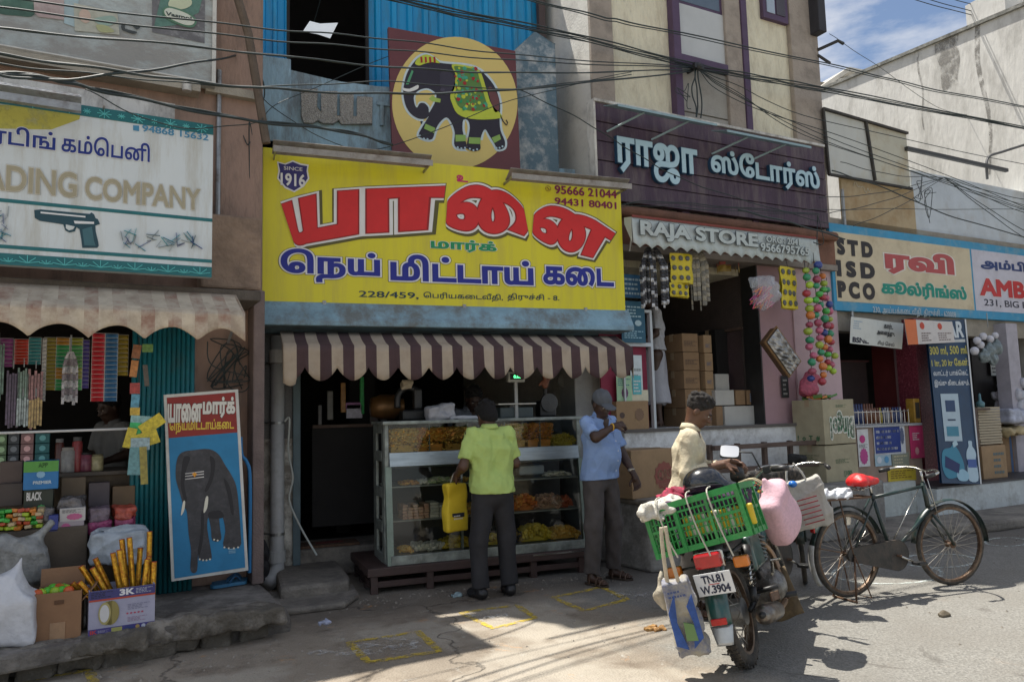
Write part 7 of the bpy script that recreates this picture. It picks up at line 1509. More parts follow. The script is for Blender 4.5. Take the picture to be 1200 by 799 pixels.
t.part('body', MB().box(-.10,.14,-.08,.08,0,.10), BLACKP, bevel=.02); t.part('column', MB().box(.02,.10,-.05,.05,.10,.30), BLACKP, bevel=.02); t.part('arm', MB().tube(cr([(.06,0,.28), (-.04,0,.31), (-.12,0,.24), (-.13,0,.12)], 5), .03,10), BLACKP, smooth=True)
sdf_obj('cloth', [rbox((-.04,0,.33), (.04,.03,.03), .012), cap((-.02,0,.36), (.03,0,.42), .02,.008)], mat((.42,.36,.26), .85,.2,20), h=.008, parent=t.o, disp=folds(.008,60,4))
t = mthing('brass_pot', 452,494,.8, 'dull brass vessel lying on its side behind the counter', 'vessel'); mb = MB(); mb.lathe([(0,-.15), (.09,-.14), (.12,-.05), (.12,.08), (.07,.14), (.08,.17)], (0,0,.14), 18, 'x'); t.part('body', mb, mat((.18,.09,.03), .4, metal=.5), smooth=True)
t = mthing('fan_machine', 640,494,.5, 'dark machine with a small doll on top, right on the counter', 'machine'); t.part('body', MB().box(-.09,.09,-.07,.07,0,.16), BLACKP, bevel=.02); t.part('wheel', MB().lathe([(0,-.02), (.09,-.015), (.09,.015), (0,.02)], (0,-.09,.14), 18, 'y'), mat((.05,.05,.05), .4)); t.part('neck', MB().cyl((0,0,.16), (0,0,.28), .02), BLACKP)
sdf_obj('doll', [el((0,0,.33), (.035,.03,.05)), el((0,0,.40), (.026,.026,.028)), cap((-.03,0,.35), (-.06,0,.32), .012), cap((.03,0,.35), (.06,0,.40), .012)], mat((.25,.10,.06), .6), h=.007, parent=t.o)
t = mthing('wall_plate', 662,450,1.0, 'pale round plate hanging behind the counter', 'plate'); mb = MB(); mb.lathe([(0,-.01), (.08,-.008), (.09,.01)], (0,.0, M.p(650,447,1.0)[1]-zT), 20, 'y'); t.part('disc', mb, mat((.22,.22,.20), .5))
t = T(M, 'hanging_stand', (M.p(408,495,1.3)[0], 1.3, M.p(408,497,1.3)[1]), 'dark shelf with small hanging packets deep in the sweet shop doorway', 'shelf', loc=True)
t.part('board', MB().box(-.35,.45,0,.3,-.03,0), WOOD); t.part('counter_front', MB().box(-.35,.45,.04,.08,-1.0,-.03), mat((.012,.011,.011), .8))
for i, (x, w_, h0, h1, c) in enumerate(((-.18,.06,.05,.34,(.10,.10,.09)), (-.05,.05,.12,.42,(.30,.14,.02)), (.14,.04,.10,.48,(.02,.35,.08)), (.06,.16,.06,.20,(.45,.45,.55)), (.05,.15,.15,.22,(.25,.10,.25)), (-.28,.04,.0,.2,(.05,.05,.05)), (.26,.08,.0,.14,(.06,.05,.05)), (.36,.06,.0,.2,(.04,.04,.04)))):  # pale card and green strip have their lit look put into the colour
    t.part('packet', MB().box(x-w_/2, x+w_/2,-.02,.01, h0, h1), mat(c, .4,.3,30,.1), bevel=.006)
t = T(M, 'door_mat', (M.p(385,662,1.15)[0], 1.15,.26), 'small brown door mat on the sweet shop threshold', 'mat', loc=True); t.part('mat', MB().box(-.28,.28,-.14,.14,0,.025), mat((.12,.07,.045), .95,.4,30,.6,50), bevel=.006); t.part('print', MB().box(-.12,.14,-.04,.05,.0255,.027), mat((.16,.03,.03), .9,.5,30))
# torn white sheet in the upper opening, brightened by a glow in its material
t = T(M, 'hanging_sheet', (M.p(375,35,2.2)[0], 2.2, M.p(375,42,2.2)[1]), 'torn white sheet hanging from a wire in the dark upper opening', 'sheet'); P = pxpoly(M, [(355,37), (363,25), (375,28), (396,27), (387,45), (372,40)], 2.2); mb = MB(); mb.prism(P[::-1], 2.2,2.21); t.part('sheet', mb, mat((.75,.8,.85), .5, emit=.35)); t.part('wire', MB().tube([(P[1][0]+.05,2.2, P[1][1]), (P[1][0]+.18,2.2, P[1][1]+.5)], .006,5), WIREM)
# ================================================================== people
def V3(*a): return np.array(a, float)
def hand(w_, d, n, side, curl=.5, s=1.):
    """palm, four unequal fingers with two bends and a thumb; d along the hand, n where the palm faces, side +1/-1 puts the thumb"""
    w_, d, n = map(lambda q: np.array(q, float), (w_, d, n)); d /= np.linalg.norm(d); n = n-d*(n@d); n /= np.linalg.norm(n); t = np.cross(d, n)*side
    P = [cap(w_, w_+d*.03*s, .023*s, .026*s, k=.01)]
    for i, (o, ln) in enumerate(((.030,.92), (.011,1.), (-.009,.95), (-.028,.76))):
        b = w_+d*.083*s+t*o*s; P.append(cap(w_+d*.02*s+t*o*.7*s, b, .0125*s, .0105*s, k=.012))
        c1, c2 = curl, curl*2.1; p1 = b+(d*math.cos(c1)+n*math.sin(c1))*.040*ln*s; p2 = p1+(d*math.cos(c2)+n*math.sin(c2))*.034*ln*s
        P += [cap(b, p1,.0095*s, .0085*s, k=.004), cap(p1, p2,.0085*s, .007*s, k=.004)]
    b = w_+d*.022*s+t*.024*s; p1 = b+(d*.6+t*.75+n*.25)*.042*s; p2 = p1+(d*.85+t*.2+n*.5)*.032*s
    P += [cap(b, p1,.013*s, .0105*s, k=.008), cap(p1, p2,.0105*s, .008*s, k=.004)]; return P
def rotx(a): c, s = math.cos(a), math.sin(a); return np.array([[1,0,0], [0, c, -s], [0, s, c]])
def rotz(a): c, s = math.cos(a), math.sin(a); return np.array([[c, -s, 0], [s, c, 0], [0,0,1]])
def person(fr_xy, facing, label, J, skin, shirt, trous=None, hair=(.012,.011,.011), h=.006, sleeve='short', belly=0, cap_=None, legs=True, feet=None, lungi=None, hem=.80, seed=0, group=None, hairlen=0, untuck=True, zoff=0):
    x, y = fr_xy; t = T(W, 'person', (x, y, zoff), label, 'person', group, facing, loc=True)
    A = lambda k: np.array(J[k], float)
    hd, tilt, turn = A('head'), J.get('tilt', 0), J.get('turn', 0); Q = rotz(turn)@rotx(-tilt)
    H = lambda *p: hd+Q@np.array(p, float)
    neck0 = A('neck'); head = [el(H(0,-.012,.03), (.072,.092,.088), Q), el(H(0,.03,-.025), (.060,.066,.082), Q), el(H(0,.050,-.080), (.040,.040,.030), Q, k=.025), cap(H(0,.088,.005), H(0,.108,-.028), .008,.0135, k=.012), el(H(.014,.096,-.03), (.008,.010,.007), Q, k=.006), el(H(-.014,.096,-.03), (.008,.010,.007), Q, k=.006),
        el(H(.072,-.005,-.012), (.010,.020,.030), Q, k=.006), el(H(-.072,-.005,-.012), (.010,.020,.030), Q, k=.006), el(H(0,.093,-.055), (.022,.009,.006), Q, k=.006), el(H(0,.089,-.066), (.020,.009,.006), Q, k=.006), el(H(0,.080,.022), (.046,.014,.010), Q, k=.012), el(H(.034,.066,-.02), (.020,.018,.016), Q, k=.015), el(H(-.034,.066,-.02), (.020,.018,.016), Q, k=.015)]
    body = head+[cap(neck0, H(0,-.02,-.04), .052,.050, k=.03), cap((neck0+A('pelvis'))/2, neck0+V3(0,0,-.08), .07,.06, k=.02)]
    for s_, n_ in ((1, 'R'), (-1, 'L')):
        if 'sh'+n_ not in J: continue
        sh, elb, wr = A('sh'+n_), A('el'+n_), A('wr'+n_)
        body += [cap(neck0+V3(0,0,-.06), sh, .05,.05, k=.04), cap(sh, elb, .046,.037, k=.03), cap(elb, wr, .038,.026, k=.015), cap(elb, elb*.6+wr*.4,.038,.036, k=.02)]
        hn = J.get('hn'+n_)
        if hn: body += hand(wr, hn[0], hn[1], hn[3] if len(hn) > 3 else s_*-1, hn[2])
    if legs:
        for n_ in 'RL':
            hp, kn, an = A('hip'+n_), A('kn'+n_), A('an'+n_); body += [cap(A('pelvis'), hp, .09,.08, k=.03), cap(hp, kn, .075,.052, k=.03), cap(kn, an, .05,.034, k=.02), cap(kn+(an-kn)*.25+V3(0,-.012,0), kn+(an-kn)*.5+V3(0,-.01,0), .045,.04, k=.03)]
            to = A('toe'+n_); body += [cap(an+V3(0,0,-.02), an+V3(0,0,-.045)+(an-to)*.15*V3(1,1,0), .03,.028, k=.02), cap(an+V3(0,0,-.035), to, .030,.022, k=.03)]
            dd = (to-an)*V3(1,1,0); dd /= np.linalg.norm(dd); pr = V3(-dd[1], dd[0], 0)
            for q in range(5): b0 = to+pr*(q-2)*.014*(1); body.append(cap(b0, b0+dd*(.022+.004*(2-abs(q-1.5))), .0095,.008, k=.006))
    sk = sdf_obj('body', body, skin, h=h, parent=t.o)
    # eyes, brows
    for s_ in (1,-1):
        e = H(.030*s_, .083,.002); MB().ell(tuple(e), (.011,.007,.006), 8).build('eye', flat((.55,.5,.45), .2), t.o, smooth=True)
        e = H(.030*s_, .0895,.0005); MB().ell(tuple(e), (.0045,.003,.0045), 6).build('iris', flat((.01,.008,.006), .1), t.o, smooth=True)
        mb = MB(); mb.tube([tuple(H(.014*s_, .094,.018)), tuple(H(.032*s_, .093,.024)), tuple(H(.048*s_, .080,.018))], .0042,5); mb.build('eyebrow', flat(hair), t.o)
    if hair and not cap_:
        hn_ = Q@V3(0,.75,-.66); hp_ = H(0,.052,.045); b2 = Q@V3(0,.25,-1.0)
        hp = [el(H(0,-.016,.042), (.081,.100,.090), Q, k=0)]
        if hairlen: hp.append(el(H(0,-.045,-.025), (.077,.066,.078), Q, k=.03))
        rs = np.random.RandomState(seed)
        for i in range(46): a, b = rs.uniform(0,6.28), rs.uniform(0,1.5); hp.append(el(H(.074*math.cos(a)*math.sin(b+.2), -.016+.093*math.sin(a)*math.sin(b+.2), .042+.084*math.cos(b)), (.018,.018,.014), Q, k=.008))
        sdf_obj('hair', hp, mat(hair, .95,.5,60,.5,60), h=.005, parent=t.o, cuts=[(hp_, hn_), (H(0,0,-.045 if not hairlen else -.10), b2)], smooth_it=0)
    if cap_:
        sdf_obj('cap', [el(H(0,-.015,.040), (.084,.103,.092), Q, k=0), el(H(0,.115,.034), (.064,.070,.013), Q, k=.012)], cap_, h=.005, parent=t.o, cuts=[(H(0,0,.022), Q@V3(0,-.12,-1))], disp=folds(.002,60,1))
        hp = [el(H(0,-.025,.0), (.077,.088,.06), Q, k=0)]; sdf_obj('hair', hp, mat(hair, .65,.4,60,.8,60), h=.006, parent=t.o, cuts=[(H(0,.0,.03), Q@V3(0,.1,1)), (H(0,.02,0), Q@V3(0,1,0)), (H(0,0,-.04), Q@V3(0,0,-1))])
    # shirt
    pe_, nk = A('pelvis'), neck0; ax = nk-pe_; hip = pe_+V3(0,0,-.02)
    S_ = []
    for s_ in (1,-1): S_ += [cap(hip+V3(.082*s_, .0,-.07), pe_+ax*.62+V3(.080*s_, .0,0), .112+belly*.3,.108, k=.05), cap(pe_+ax*.62+V3(.085*s_, 0,0), nk+V3(.075*s_, -.01,-.12), .108,.085, k=.05)]
    S_.append(el(pe_+V3(0,-.012,-.06), (.178,.140,.17), k=.05))
    if belly: S_.append(el(pe_+ax*.30+V3(0,.07+belly*.6,0), (.14+belly, .10+belly, .15), k=.06))
    for n_ in 'RL':
        if 'sh'+n_ not in J: continue
        sh, elb, wr = A('sh'+n_), A('el'+n_), A('wr'+n_); S_ += [cap(nk+V3(0,-.01,-.045), sh+V3(0,0,.0), .060,.058, k=.05)]
        if sleeve == 'short': e = sh+(elb-sh)*.80; S_ += [cap(sh, e, .062,.066, k=.03, cut=.004)]
        else: S_ += [cap(sh, elb, .062,.052, k=.03), cap(elb, elb+(wr-elb)*J.get('cuff', .8), .054,.044, k=.02, cut=.004)]
    hz = J.get('hemz', hem); dsp = folds(.006,15, seed+1,(1,1,.8), sharp=True); dsp2 = folds(.0025,45, seed+5)
    sdf_obj('shirt', S_, shirt, h=h, parent=t.o, disp=lambda X, Y, Z: dsp(X, Y, Z)+dsp2(X, Y, Z), cuts=[((0,0, hz), (0,.05,-1)), (nk+V3(0,.0,.012), V3(0,.45,1))])
    # collar
    up = (H(0,-.02,-.04)-nk); up /= np.linalg.norm(up); mb = MB(); P = []
    rr = .060
    for i in range(13):
        a = R_(90+28+(360-56)*i/12); P.append(nk+V3(rr*math.cos(a)*1.05, rr*math.sin(a), .018-.030*max(0, math.sin(a))))
    mb = MB(); vs = []
    for i, p in enumerate(P): o_ = (p-nk)*V3(1,1,0); o_ /= np.linalg.norm(o_); vs += [tuple(p+V3(0,0,.016)), tuple(p+o_*.020+V3(0,0,-.022))]
    mb.add(vs, [(2*i, 2*i+1,2*i+3,2*i+2) for i in range(12)]); mb.build('collar', shirt, t.o, solid=.005, smooth=True)
    if trous and legs:
        Tq = [el(A('pelvis')+V3(0,-.01,-.06), (.155,.118,.13), k=.03)]
        for n_ in 'RL':
            hp, kn, an = A('hip'+n_), A('kn'+n_), A('an'+n_); e = kn+(an-kn)*.97; Tq += [cap(hp, kn, .098,.076, k=.03), cap(kn, e, .076,.068, k=.02, cut=.005)]
        d1 = folds(.006,26, seed+3,(1,1,.5)); sdf_obj('trousers', Tq, trous, h=h, parent=t.o, disp=d1)
    if legs and feet:
        for n_ in 'RL':
            an, to = A('an'+n_), A('toe'+n_); dd = (to-an)*V3(1,1,0); L0 = np.linalg.norm(dd); dd /= L0; pr = V3(-dd[1], dd[0], 0); back = an-dd*.06; front = to+dd*.045; z0 = 0
            if feet == 'shoe':
                sdf_obj('shoe', [cap(V3(*(an-dd*.03)[:2], .045), V3(*(to)[:2], .036), .042,.038, k=.02), cap(V3(*an[:2], .06), V3(*an[:2], .10), .042,.042, k=.03), cap(V3(*(to)[:2], .03), V3(*(to+dd*.035)[:2], .028), .038,.030, k=.02)], mat((.015,.015,.017), .35,.2,20,.1), h=.007, parent=t.o, cuts=[((0,0,.004), (0,0,-1))])
            else:
                mb = MB(); O = [back, back+pr*.03,(an+to)/2+pr*.036, to+pr*.044, front, to-pr*.044,(an+to)/2-pr*.036, back-pr*.03]; P = cr([tuple(q[:2]) for q in O], 3, True); n = len(P)
                mb.add([(a, b, .002) for a, b in P]+[(a, b, .018) for a, b in P], [tuple(range(n))[::-1], tuple(range(n, 2*n))]+[(i, (i+1) % n, (i+1) % n+n, i+n) for i in range(n)]); so = mb.build('sandal_sole', mat((.05,.035,.025), .7), t.o)
                SM = mat((.10,.06,.04), .6,.2,20,.2)
                for c_, r_, hz_ in ((to-dd*.01,.043,.055), ((an*.4+to*.6), .040,.075), (an+dd*.01,.040,.10)):
                    Pq = [tuple(V3(*c_[:2], .015)+pr*r_*math.cos(a)*1.02+V3(0,0,(hz_-.015)*math.sin(a))) for a in [math.pi*i/8 for i in range(9)]]; MB().tube(Pq, .007,5).build('sandal_strap', SM, so)
    return t
SK1 = mat((.085,.042,.025), .5,.12,20,.08,60); SK2 = mat((.055,.028,.018), .5,.12,20,.08,60); SK3 = mat((.12,.058,.033), .5,.12,20,.08,60)
def std(hs=1., lean=0., stance=.10, toe=.11, tr=0, tl=0):
    f = lambda x, y, z: (x*hs, y*hs, z*hs)
    return dict(pelvis=f(0,0,.92), neck=f(0, lean, 1.41), head=f(0, lean+.03,1.545), hipR=f(.085,0,.86), hipL=f(-.085,0,.86), knR=f(stance, .02,.47), knL=f(-stance, .02,.47), anR=f(stance+.01,-.01,.085), anL=f(-stance-.01,-.01,.085),
                toeR=f(stance+.03+tr, toe, .03), toeL=f(-stance-.03+tl, toe, .03), shR=f(.175, lean, 1.355), shL=f(-.175, lean, 1.355))
# man in the green shirt, from behind
g1 = (ground(560,702)+ground(603,698))/2; J = std(.975,.03,.125,.12); J.update(head=(0,.085,1.455), tilt=.55, neck=(0,.04,1.36), elR=(.225,.02,1.06), wrR=(.20,.20,1.02), hnR=((0,1,.2), (-1,0,-.2), .5), elL=(-.26,-.01,1.06), wrL=(-.235,.17,.99), hnL=((-.05,.9,-.35), (1,0,-.3), 1.2), hemz=.84, shR=(.165,.03,1.31), shL=(-.165,.03,1.31))
GSH = mat((.42,.55,.16), .8,.08,9,.35,22)
person((g1[0], g1[1]+.03), R_(6), 'man in a lime green shirt seen from behind at the sweet counter', J, SK1, GSH, mat((.022,.022,.026), .8,.2,12,.2,40), feet='shoe', seed=1, hairlen=1, hair=(.004,.0035,.0035))
# his yellow bag
hw = np.array([g1[0]-.255, g1[1]+.26,.93]); t = T(W, 'carry_bag', (hw[0], hw[1], .56), 'yellow cloth carry bag held by the man in green', 'bag', rot=R_(20), loc=True)
sdf_obj('bag_body', [rbox((0,0,.15), (.088,.028,.18), .015)], mat((.62,.45,.02), .7,.08,10,.25,30), h=.008, parent=t.o, disp=folds(.008,22,4)); t.part('handle', MB().tube(cr([(-.05,0,.33), (-.02,-.01,.42), (.02,-.01,.42), (.05,0,.33)], 5), .005,6), mat((.4,.38,.3), .8))
mb = MB(); lines_print(mb, Vector((-.05,-.0485,.05)), Vector((.10,0,0)), Vector((0,0,.045)), 2); t.part('print', mb, flat((.6,.6,.58))); t.part('print_patch', MB().box(-.062,.062,-.045,-.043,.04,.105), flat((.02,.02,.03)))
# man in the blue shirt
g2 = (ground(688,684)+ground(730,680))/2; fac = math.atan2(-.90,.43)-math.pi/2
J = std(1.03,.0,.14,.13); J.update(head=(.03,.07,1.535), neck=(0,.03,1.44), tilt=.50, turn=-.35, shR=(.185,.02,1.375), elR=(.235,.15,1.25), wrR=(.08,.235,1.345), hnR=((-.8,.5,.15), (0,-.6,-.6), .9), shL=(-.185,0,1.375), elL=(-.265,.05,1.10), wrL=(-.25,.19,.90), hnL=((0,.35,-1), (1,.2,0), .55), hemz=.88)
BSH = mat((.24,.36,.62), .8,.08,9,.25,35)
tb2 = person((g2[0], g2[1]+.02), fac, 'man in a light blue shirt and grey cap looking down beside the counter', J, SK2, BSH, mat((.075,.065,.062), .8,.15,12,.2,40), feet='sandal', seed=5, belly=.012, cap_=mat((.09,.10,.115), .85,.1,20,.2))
mb = MB(); mb.lathe([(.030,-.012), (.033,-.008), (.033,.008), (.030,.012)], (-.255,.155,.95), 12); mb.build('wrist_watch', mat((.45,.42,.35), .3, metal=.8), tb2.o)
mb = MB(); mb.tube([(.10+.012*math.cos(a), .225+.028*math.cos(a), 1.335+.03*math.sin(a)) for a in [2*math.pi*i/12 for i in range(12)]], .006,6, closed=True); mb.build('bracelet', flat((.6,.35,.03)), tb2.o)
mb = MB(); hwp = []
for i in range(5):
    z = 1.30-.085*i; yy = .125+.045*math.sin(i/4*math.pi)+.03*i/4; mb.lathe([(0,-.002), (.0075,0)], (0.0, yy+.022, z), 8, 'y')
mb.build('shirt_button', flat((.6,.62,.65)), tb2.o)
sdf_obj('shirt_pocket', [rbox((-.085,.125,1.24), (.045,.012,.05), .006)], BSH, h=.006, parent=tb2.o)
# boy in the cream shirt
p3 = CAMP+ray(806,600)*5.6; facb = math.atan2(-.62,.78)-math.pi/2
J = std(.97,.03,.09,.10); J.update(head=(0,.115,1.455), neck=(0,.05,1.335), tilt=.62, turn=.0, shR=(.15,.05,1.265), shL=(-.15,.04,1.265), elR=(.205,.03,1.02), wrR=(.12,.28,1.07), hnR=((-.25,.9,-.25), (-.3,-.1,-1), .8), elL=(-.20,.10,1.02), wrL=(-.06,.33,1.08), hnL=((.3,.9,-.2), (.3,0,-1), .8), hemz=.74, cuff=.55)
CSH = mat((.60,.53,.38), .85,.15,12,.3,35, dirt=(.36,.29,.18), da=.6, ds=10)
person((p3[0], p3[1]), facb, 'young man in a cream long sleeved shirt bending over the loaded motorbike', J, SK3, CSH, mat((.10,.09,.08), .8), sleeve='long', feet='sandal', seed=8, hair=(.022,.019,.017))
# shopkeeper behind the display case
q = M.p(550,470,.95); J = std(.97,.08,.1,.1); J.update(head=(0,.14,1.40), neck=(0,.07,1.30), tilt=.6, shR=(.17,.06,1.24), shL=(-.17,.06,1.24), elR=(.26,.20,1.06), wrR=(.10,.36,1.10), hnR=((-.5,.8,.1), (0,0,-1), .7), elL=(-.26,.2,1.06), wrL=(-.08,.36,1.12), hnL=((.5,.8,.1), (0,0,-1), .7))
person(M.w(q[0], 1.0,0)[:2], math.pi+R_(5), 'shopkeeper in a grey striped shirt working behind the sweet counter', J, SK2, mat((.17,.18,.21), .8,.2,12,.2,35, st=(6,1,1)), mat((.05,.05,.05), .8), legs=True, sleeve='long', seed=3, feet='sandal', zoff=.24)
# man in white behind the poster case
q = R.p(777,440,1.35); J = std(.98,.0,.08,.1); J.update(head=(0,.05,1.53), tilt=.3, elR=(.24,.08,1.08), wrR=(.20,.26,1.02), hnR=((0,1,.1), (-1,0,0), .6), elL=(-.22,.03,1.08), wrL=(-.2,.2,.98), hnL=((0,1,0), (1,0,0), .6), hemz=.9)
tw = person(R.w(q[0], 1.5,0)[:2], R_(75), 'man in a white shirt and wrapped white dhoti standing inside the store', J, SK2, mat((.42,.43,.45), .8,.08,9,.2,30), None, seed=11, feet='sandal', zoff=zp)
sdf_obj('dhoti', [cap((0,0,.84), (.0,.0,.30), .135,.16, k=.02, cut=.01), cap((.03,0,.84), (.04,.03,.28), .125,.14, k=.05, cut=.01)], mat((.40,.41,.45), .85,.08,9,.2,30), h=.01, parent=tw.o, disp=folds(.012,26,3,(1,1,.15)))
# seated figure in the left shop
q = L.p(140,480,1.5); J = std(.9,.05,.1,.1); J.update(head=(0,.08,1.40), neck=(0,.05,1.27), tilt=.4, elR=(.24,.06,1.0), wrR=(.2,.25,.95), hnR=((0,1,0), (-1,0,0), .6), elL=(-.24,.06,1.0), wrL=(-.2,.25,.95), hnL=((0,1,0), (1,0,0), .6))
person(L.w(q[0], 1.75,0)[:2], R_(130), 'shopkeeper in a grey shirt standing in the dark of the left shop', J, SK2, mat((.20,.20,.19), .85,.1,9,.2,30), mat((.05,.05,.05), .8), seed=13, feet='sandal', zoff=.22, h=.008)
# ================================================================== wheels and cycles
RUB = mat((.022,.021,.02), .8,.3,20,.3,80, dirt=(.12,.10,.075), da=.6, ds=9, dm=.52); RIM = mat((.20,.15,.11), .5,.25,14,.1, metal=.7, dirt=(.09,.05,.03), da=.8, ds=10, dm=.5); SPK = mat((.35,.33,.30), .35,.2,20,0, metal=.9)
BGR = mat((.012,.030,.028), .35,.3,10,.05, dirt=(.10,.07,.05), da=.6, ds=8); RST = mat((.13,.075,.045), .7,.4,14,.3, metal=.3); CHR = mat((.55,.54,.5), .22,.2,14,.05, metal=1, dirt=(.2,.12,.07), da=.6, ds=12)
TEALB = mat((.010,.075,.065), .28,.2,8,.04, coat=.5, dirt=(.10,.09,.07), da=.6, ds=5, dm=.56)
def wheel(t, c, R0, rt, ns, hubw, X=None, drum=None, rimw=.016):
    def MBX():
        m_ = MB(); m_.X = X; return m_
    mb = MBX(); n1, n2 = 48,10; vs = []; fs = []
    for i in range(n1):
        a = 2*math.pi*i/n1
        for j in range(n2): b = 2*math.pi*j/n2; r = R0-rt+rt*math.cos(b)*1.0; vs.append((c[0]+r*math.cos(a), c[1]+rt*.95*math.sin(b), c[2]+r*math.sin(a)))
        for j in range(n2): fs.append((i*n2+j, i*n2+(j+1) % n2,((i+1) % n1)*n2+(j+1) % n2,((i+1) % n1)*n2+j))
    w_ = t.part('wheel', mb.add(vs, fs), RUB, smooth=True)
    mb = MBX(); rr = R0-rt*1.75; mb.lathe([(rr-.012,-rimw), (rr+.008,-rimw*1.1), (rr+.008, rimw*1.1), (rr-.012, rimw), (rr-.016,0), (rr-.012,-rimw)], c, 48, 'y'); t.part('rim', mb, RIM, w_)
    mb = MBX(); mb.lathe([(.012,-hubw), (.03,-hubw*.9), (.03,-hubw*.75), (.014,-hubw*.6), (.014, hubw*.6), (.03, hubw*.75), (.03, hubw*.9), (.012, hubw)], c, 16, 'y')
    if drum: mb.lathe([(.0,-hubw*1.0), (drum, -hubw*.95), (drum, hubw*.9), (0, hubw)], c, 24, 'y')
    t.part('hub', mb, RST if not drum else METAL, w_)
    mb = MBX(); hr = drum or .028
    for i in range(ns):
        a = 2*math.pi*i/ns; sd = hubw*.8*(1 if i % 2 else -1); off = (.5 if (i//2) % 2 else -.5)
        mb.cyl((c[0]+hr*math.cos(a+off), c[1]+sd, c[2]+hr*math.sin(a+off)), (c[0]+(rr-.01)*math.cos(a), c[1], c[2]+(rr-.01)*math.sin(a)), .0016 if not drum else .0022,4)
    o = t.part('spokes', mb, SPK, w_); o['kind'] = 'stuff'; return w_
def arcband(c, r, a0, a1, w_, n=20, bulge=.012, X=None):
    m_ = MB(); m_.X = X
    return m_.grid(lambda u, v: (c[0]+(r+bulge*math.cos((v-.5)*math.pi))*math.cos(R_(a0+(a1-a0)*u)), c[1]+w_*(v-.5), c[2]+(r+bulge*math.cos((v-.5)*math.pi))*math.sin(R_(a0+(a1-a0)*u))), n, 6)
def bicycle(xy, ang, label, steer=0, red=True, lean=0, lift=.02):
    t = T(W, 'bicycle', (xy[0], xy[1], 0), label, 'bicycle', 'bicycles', ang, loc=True, lean=lean)
    RW = .345; rc = (0,0, RW+lift); fc = (1.13,0, RW); bb = V3(.47,0,.30+lift); st = V3(.30,0,.82); h0, h1 = V3(.93,0,.64), V3(.885,0,.88)
    wheel(t, rc, RW, .020,36,.035)
    hx = Vector((h1-h0)).normalized(); X = Matrix.Translation(Vector(h0)) @ Matrix.Rotation(steer, 4, hx) @ Matrix.Translation(-Vector(h0))
    wheel(t, fc, RW, .020,32,.035, X=X)
    def P(name, pts, r, m=BGR, n=8, X=None, parent=None): m_ = MB(); m_.X = X; m_.tube([tuple(p) for p in pts], r, n); return t.part(name, m_, m, parent, smooth=True)
    P('top_tube', [st+V3(.01,0,-.03), h1+V3(0,0,-.03)], .014); P('down_tube', [bb, h0], .015); P('seat_tube', [bb, st], .015); P('head_tube', [h0, h1], .019)
    for s_ in (1,-1):
        P('chain_stay', [bb+V3(0,.03*s_, 0), V3(*rc)+V3(.0,.055*s_, 0)], .009); P('seat_stay', [st+V3(0,.025*s_, -.04), V3(*rc)+V3(0,.055*s_, 0)], .008)
        P('carrier_stay', [V3(*rc)+V3(0,.06*s_, 0), V3(-.10,.055*s_, .80)], .006, RST); P('fender_stay', [V3(*rc)+V3(0,.05*s_, 0), V3(-.33,.03*s_, .42+lift)], .003, RST)
        P('fork_blade', [h0+V3(.01,.035*s_, -.03), V3(1.05,.045*s_, .48), V3(*fc)+V3(0,.045*s_, 0)], .011, BGR, 8, X)
    t.part('fender', arcband(rc, .375,20,165,.060), BGR, solid=.002, smooth=True); t.part('fender_tail', arcband(rc, .377,165,215,.060,10), mat((.55,.55,.52), .5,.1,10,.05, dirt=(.3,.25,.2), da=.5, ds=9), solid=.003, smooth=True)
    t.part('fender', arcband(fc, .375,0,175,.060, X=X), BGR, solid=.002, smooth=True)
    # chain case: full plate
    mb = MB(); P1 = []; c1, r1, c2, r2 = (bb[0], bb[2]), .125,(0, RW+lift), .055
    for a in range(-100,101,10): P1.append((c1[0]+r1*math.cos(R_(a)), c1[1]+r1*math.sin(R_(a))))
    for a in range(100,261,10): P1.append((c2[0]+r2*math.cos(R_(a)), c2[1]+r2*math.sin(R_(a))))
    mb.prism(P1,-.062,-.035); t.part('chain_case', mb, mat((.022,.021,.02), .45,.4,8,.1, dirt=(.08,.055,.04), da=.5, ds=8, dm=.55), bevel=.006)
    P('crank_axle', [bb+V3(0,-.10,0), bb+V3(0,.10,0)], .010, RST); P('crank_arm', [bb+V3(0,-.085,0), bb+V3(.145,-.09,-.06)], .009, CHR); P('crank_arm', [bb+V3(0,.085,0), bb+V3(-.145,.09,.06)], .009, CHR)
    t.part('pedal', MB().obox(tuple(bb+V3(.15,-.14,-.065)), (.09,.085,.022)), BLACKP, bevel=.004); t.part('pedal', MB().obox(tuple(bb+V3(-.15,.14,.065)), (.09,.085,.022)), BLACKP, bevel=.004)
    mb = MB(); mb.box(-.30,.22,-.065,.065,.795,.815)
    c_ = t.part('carrier', MB().box(-.30,.22,-.075,-.06,.80,.815).box(-.30,.22,.06,.075,.80,.815).box(-.30,-.28,-.06,.06,.80,.815).box(.20,.22,-.06,.06,.80,.815).box(-.05,-.03,-.06,.06,.80,.815), RST)
    # saddle
    P('seat_post', [st, st+V3(-.015,0,.08)], .012, CHR)
    sa = sdf_obj('saddle', [cap((.17,0,.93), (.36,0,.925), .062,.026, k=.05), cap((.15,.05,.93), (.15,-.05,.93), .05,.05, k=.05)], mat((.60,.02,.02), .45,.12,12,.2,30) if red else BLACKP, h=.009, parent=t.o, disp=folds(.004,40,2), cuts=[((0,0,.895), (0,0,-1))])
    for q in (.04,-.04): mb = MB(); mb.tube([(.16+.02*math.cos(a), q+.018*math.sin(a), .855+.04*a/12.6) for a in [i*.5 for i in range(26)]], .004,5); t.part('saddle_spring', mb, CHR, sa)
    P('saddle_rail', [(.15,.0,.86), (.36,0,.89)], .006, CHR, parent=sa)
    # handlebar
    hb = h1+V3(-.015,0,.10); P('stem', [h1, hb], .012, CHR, X=X)
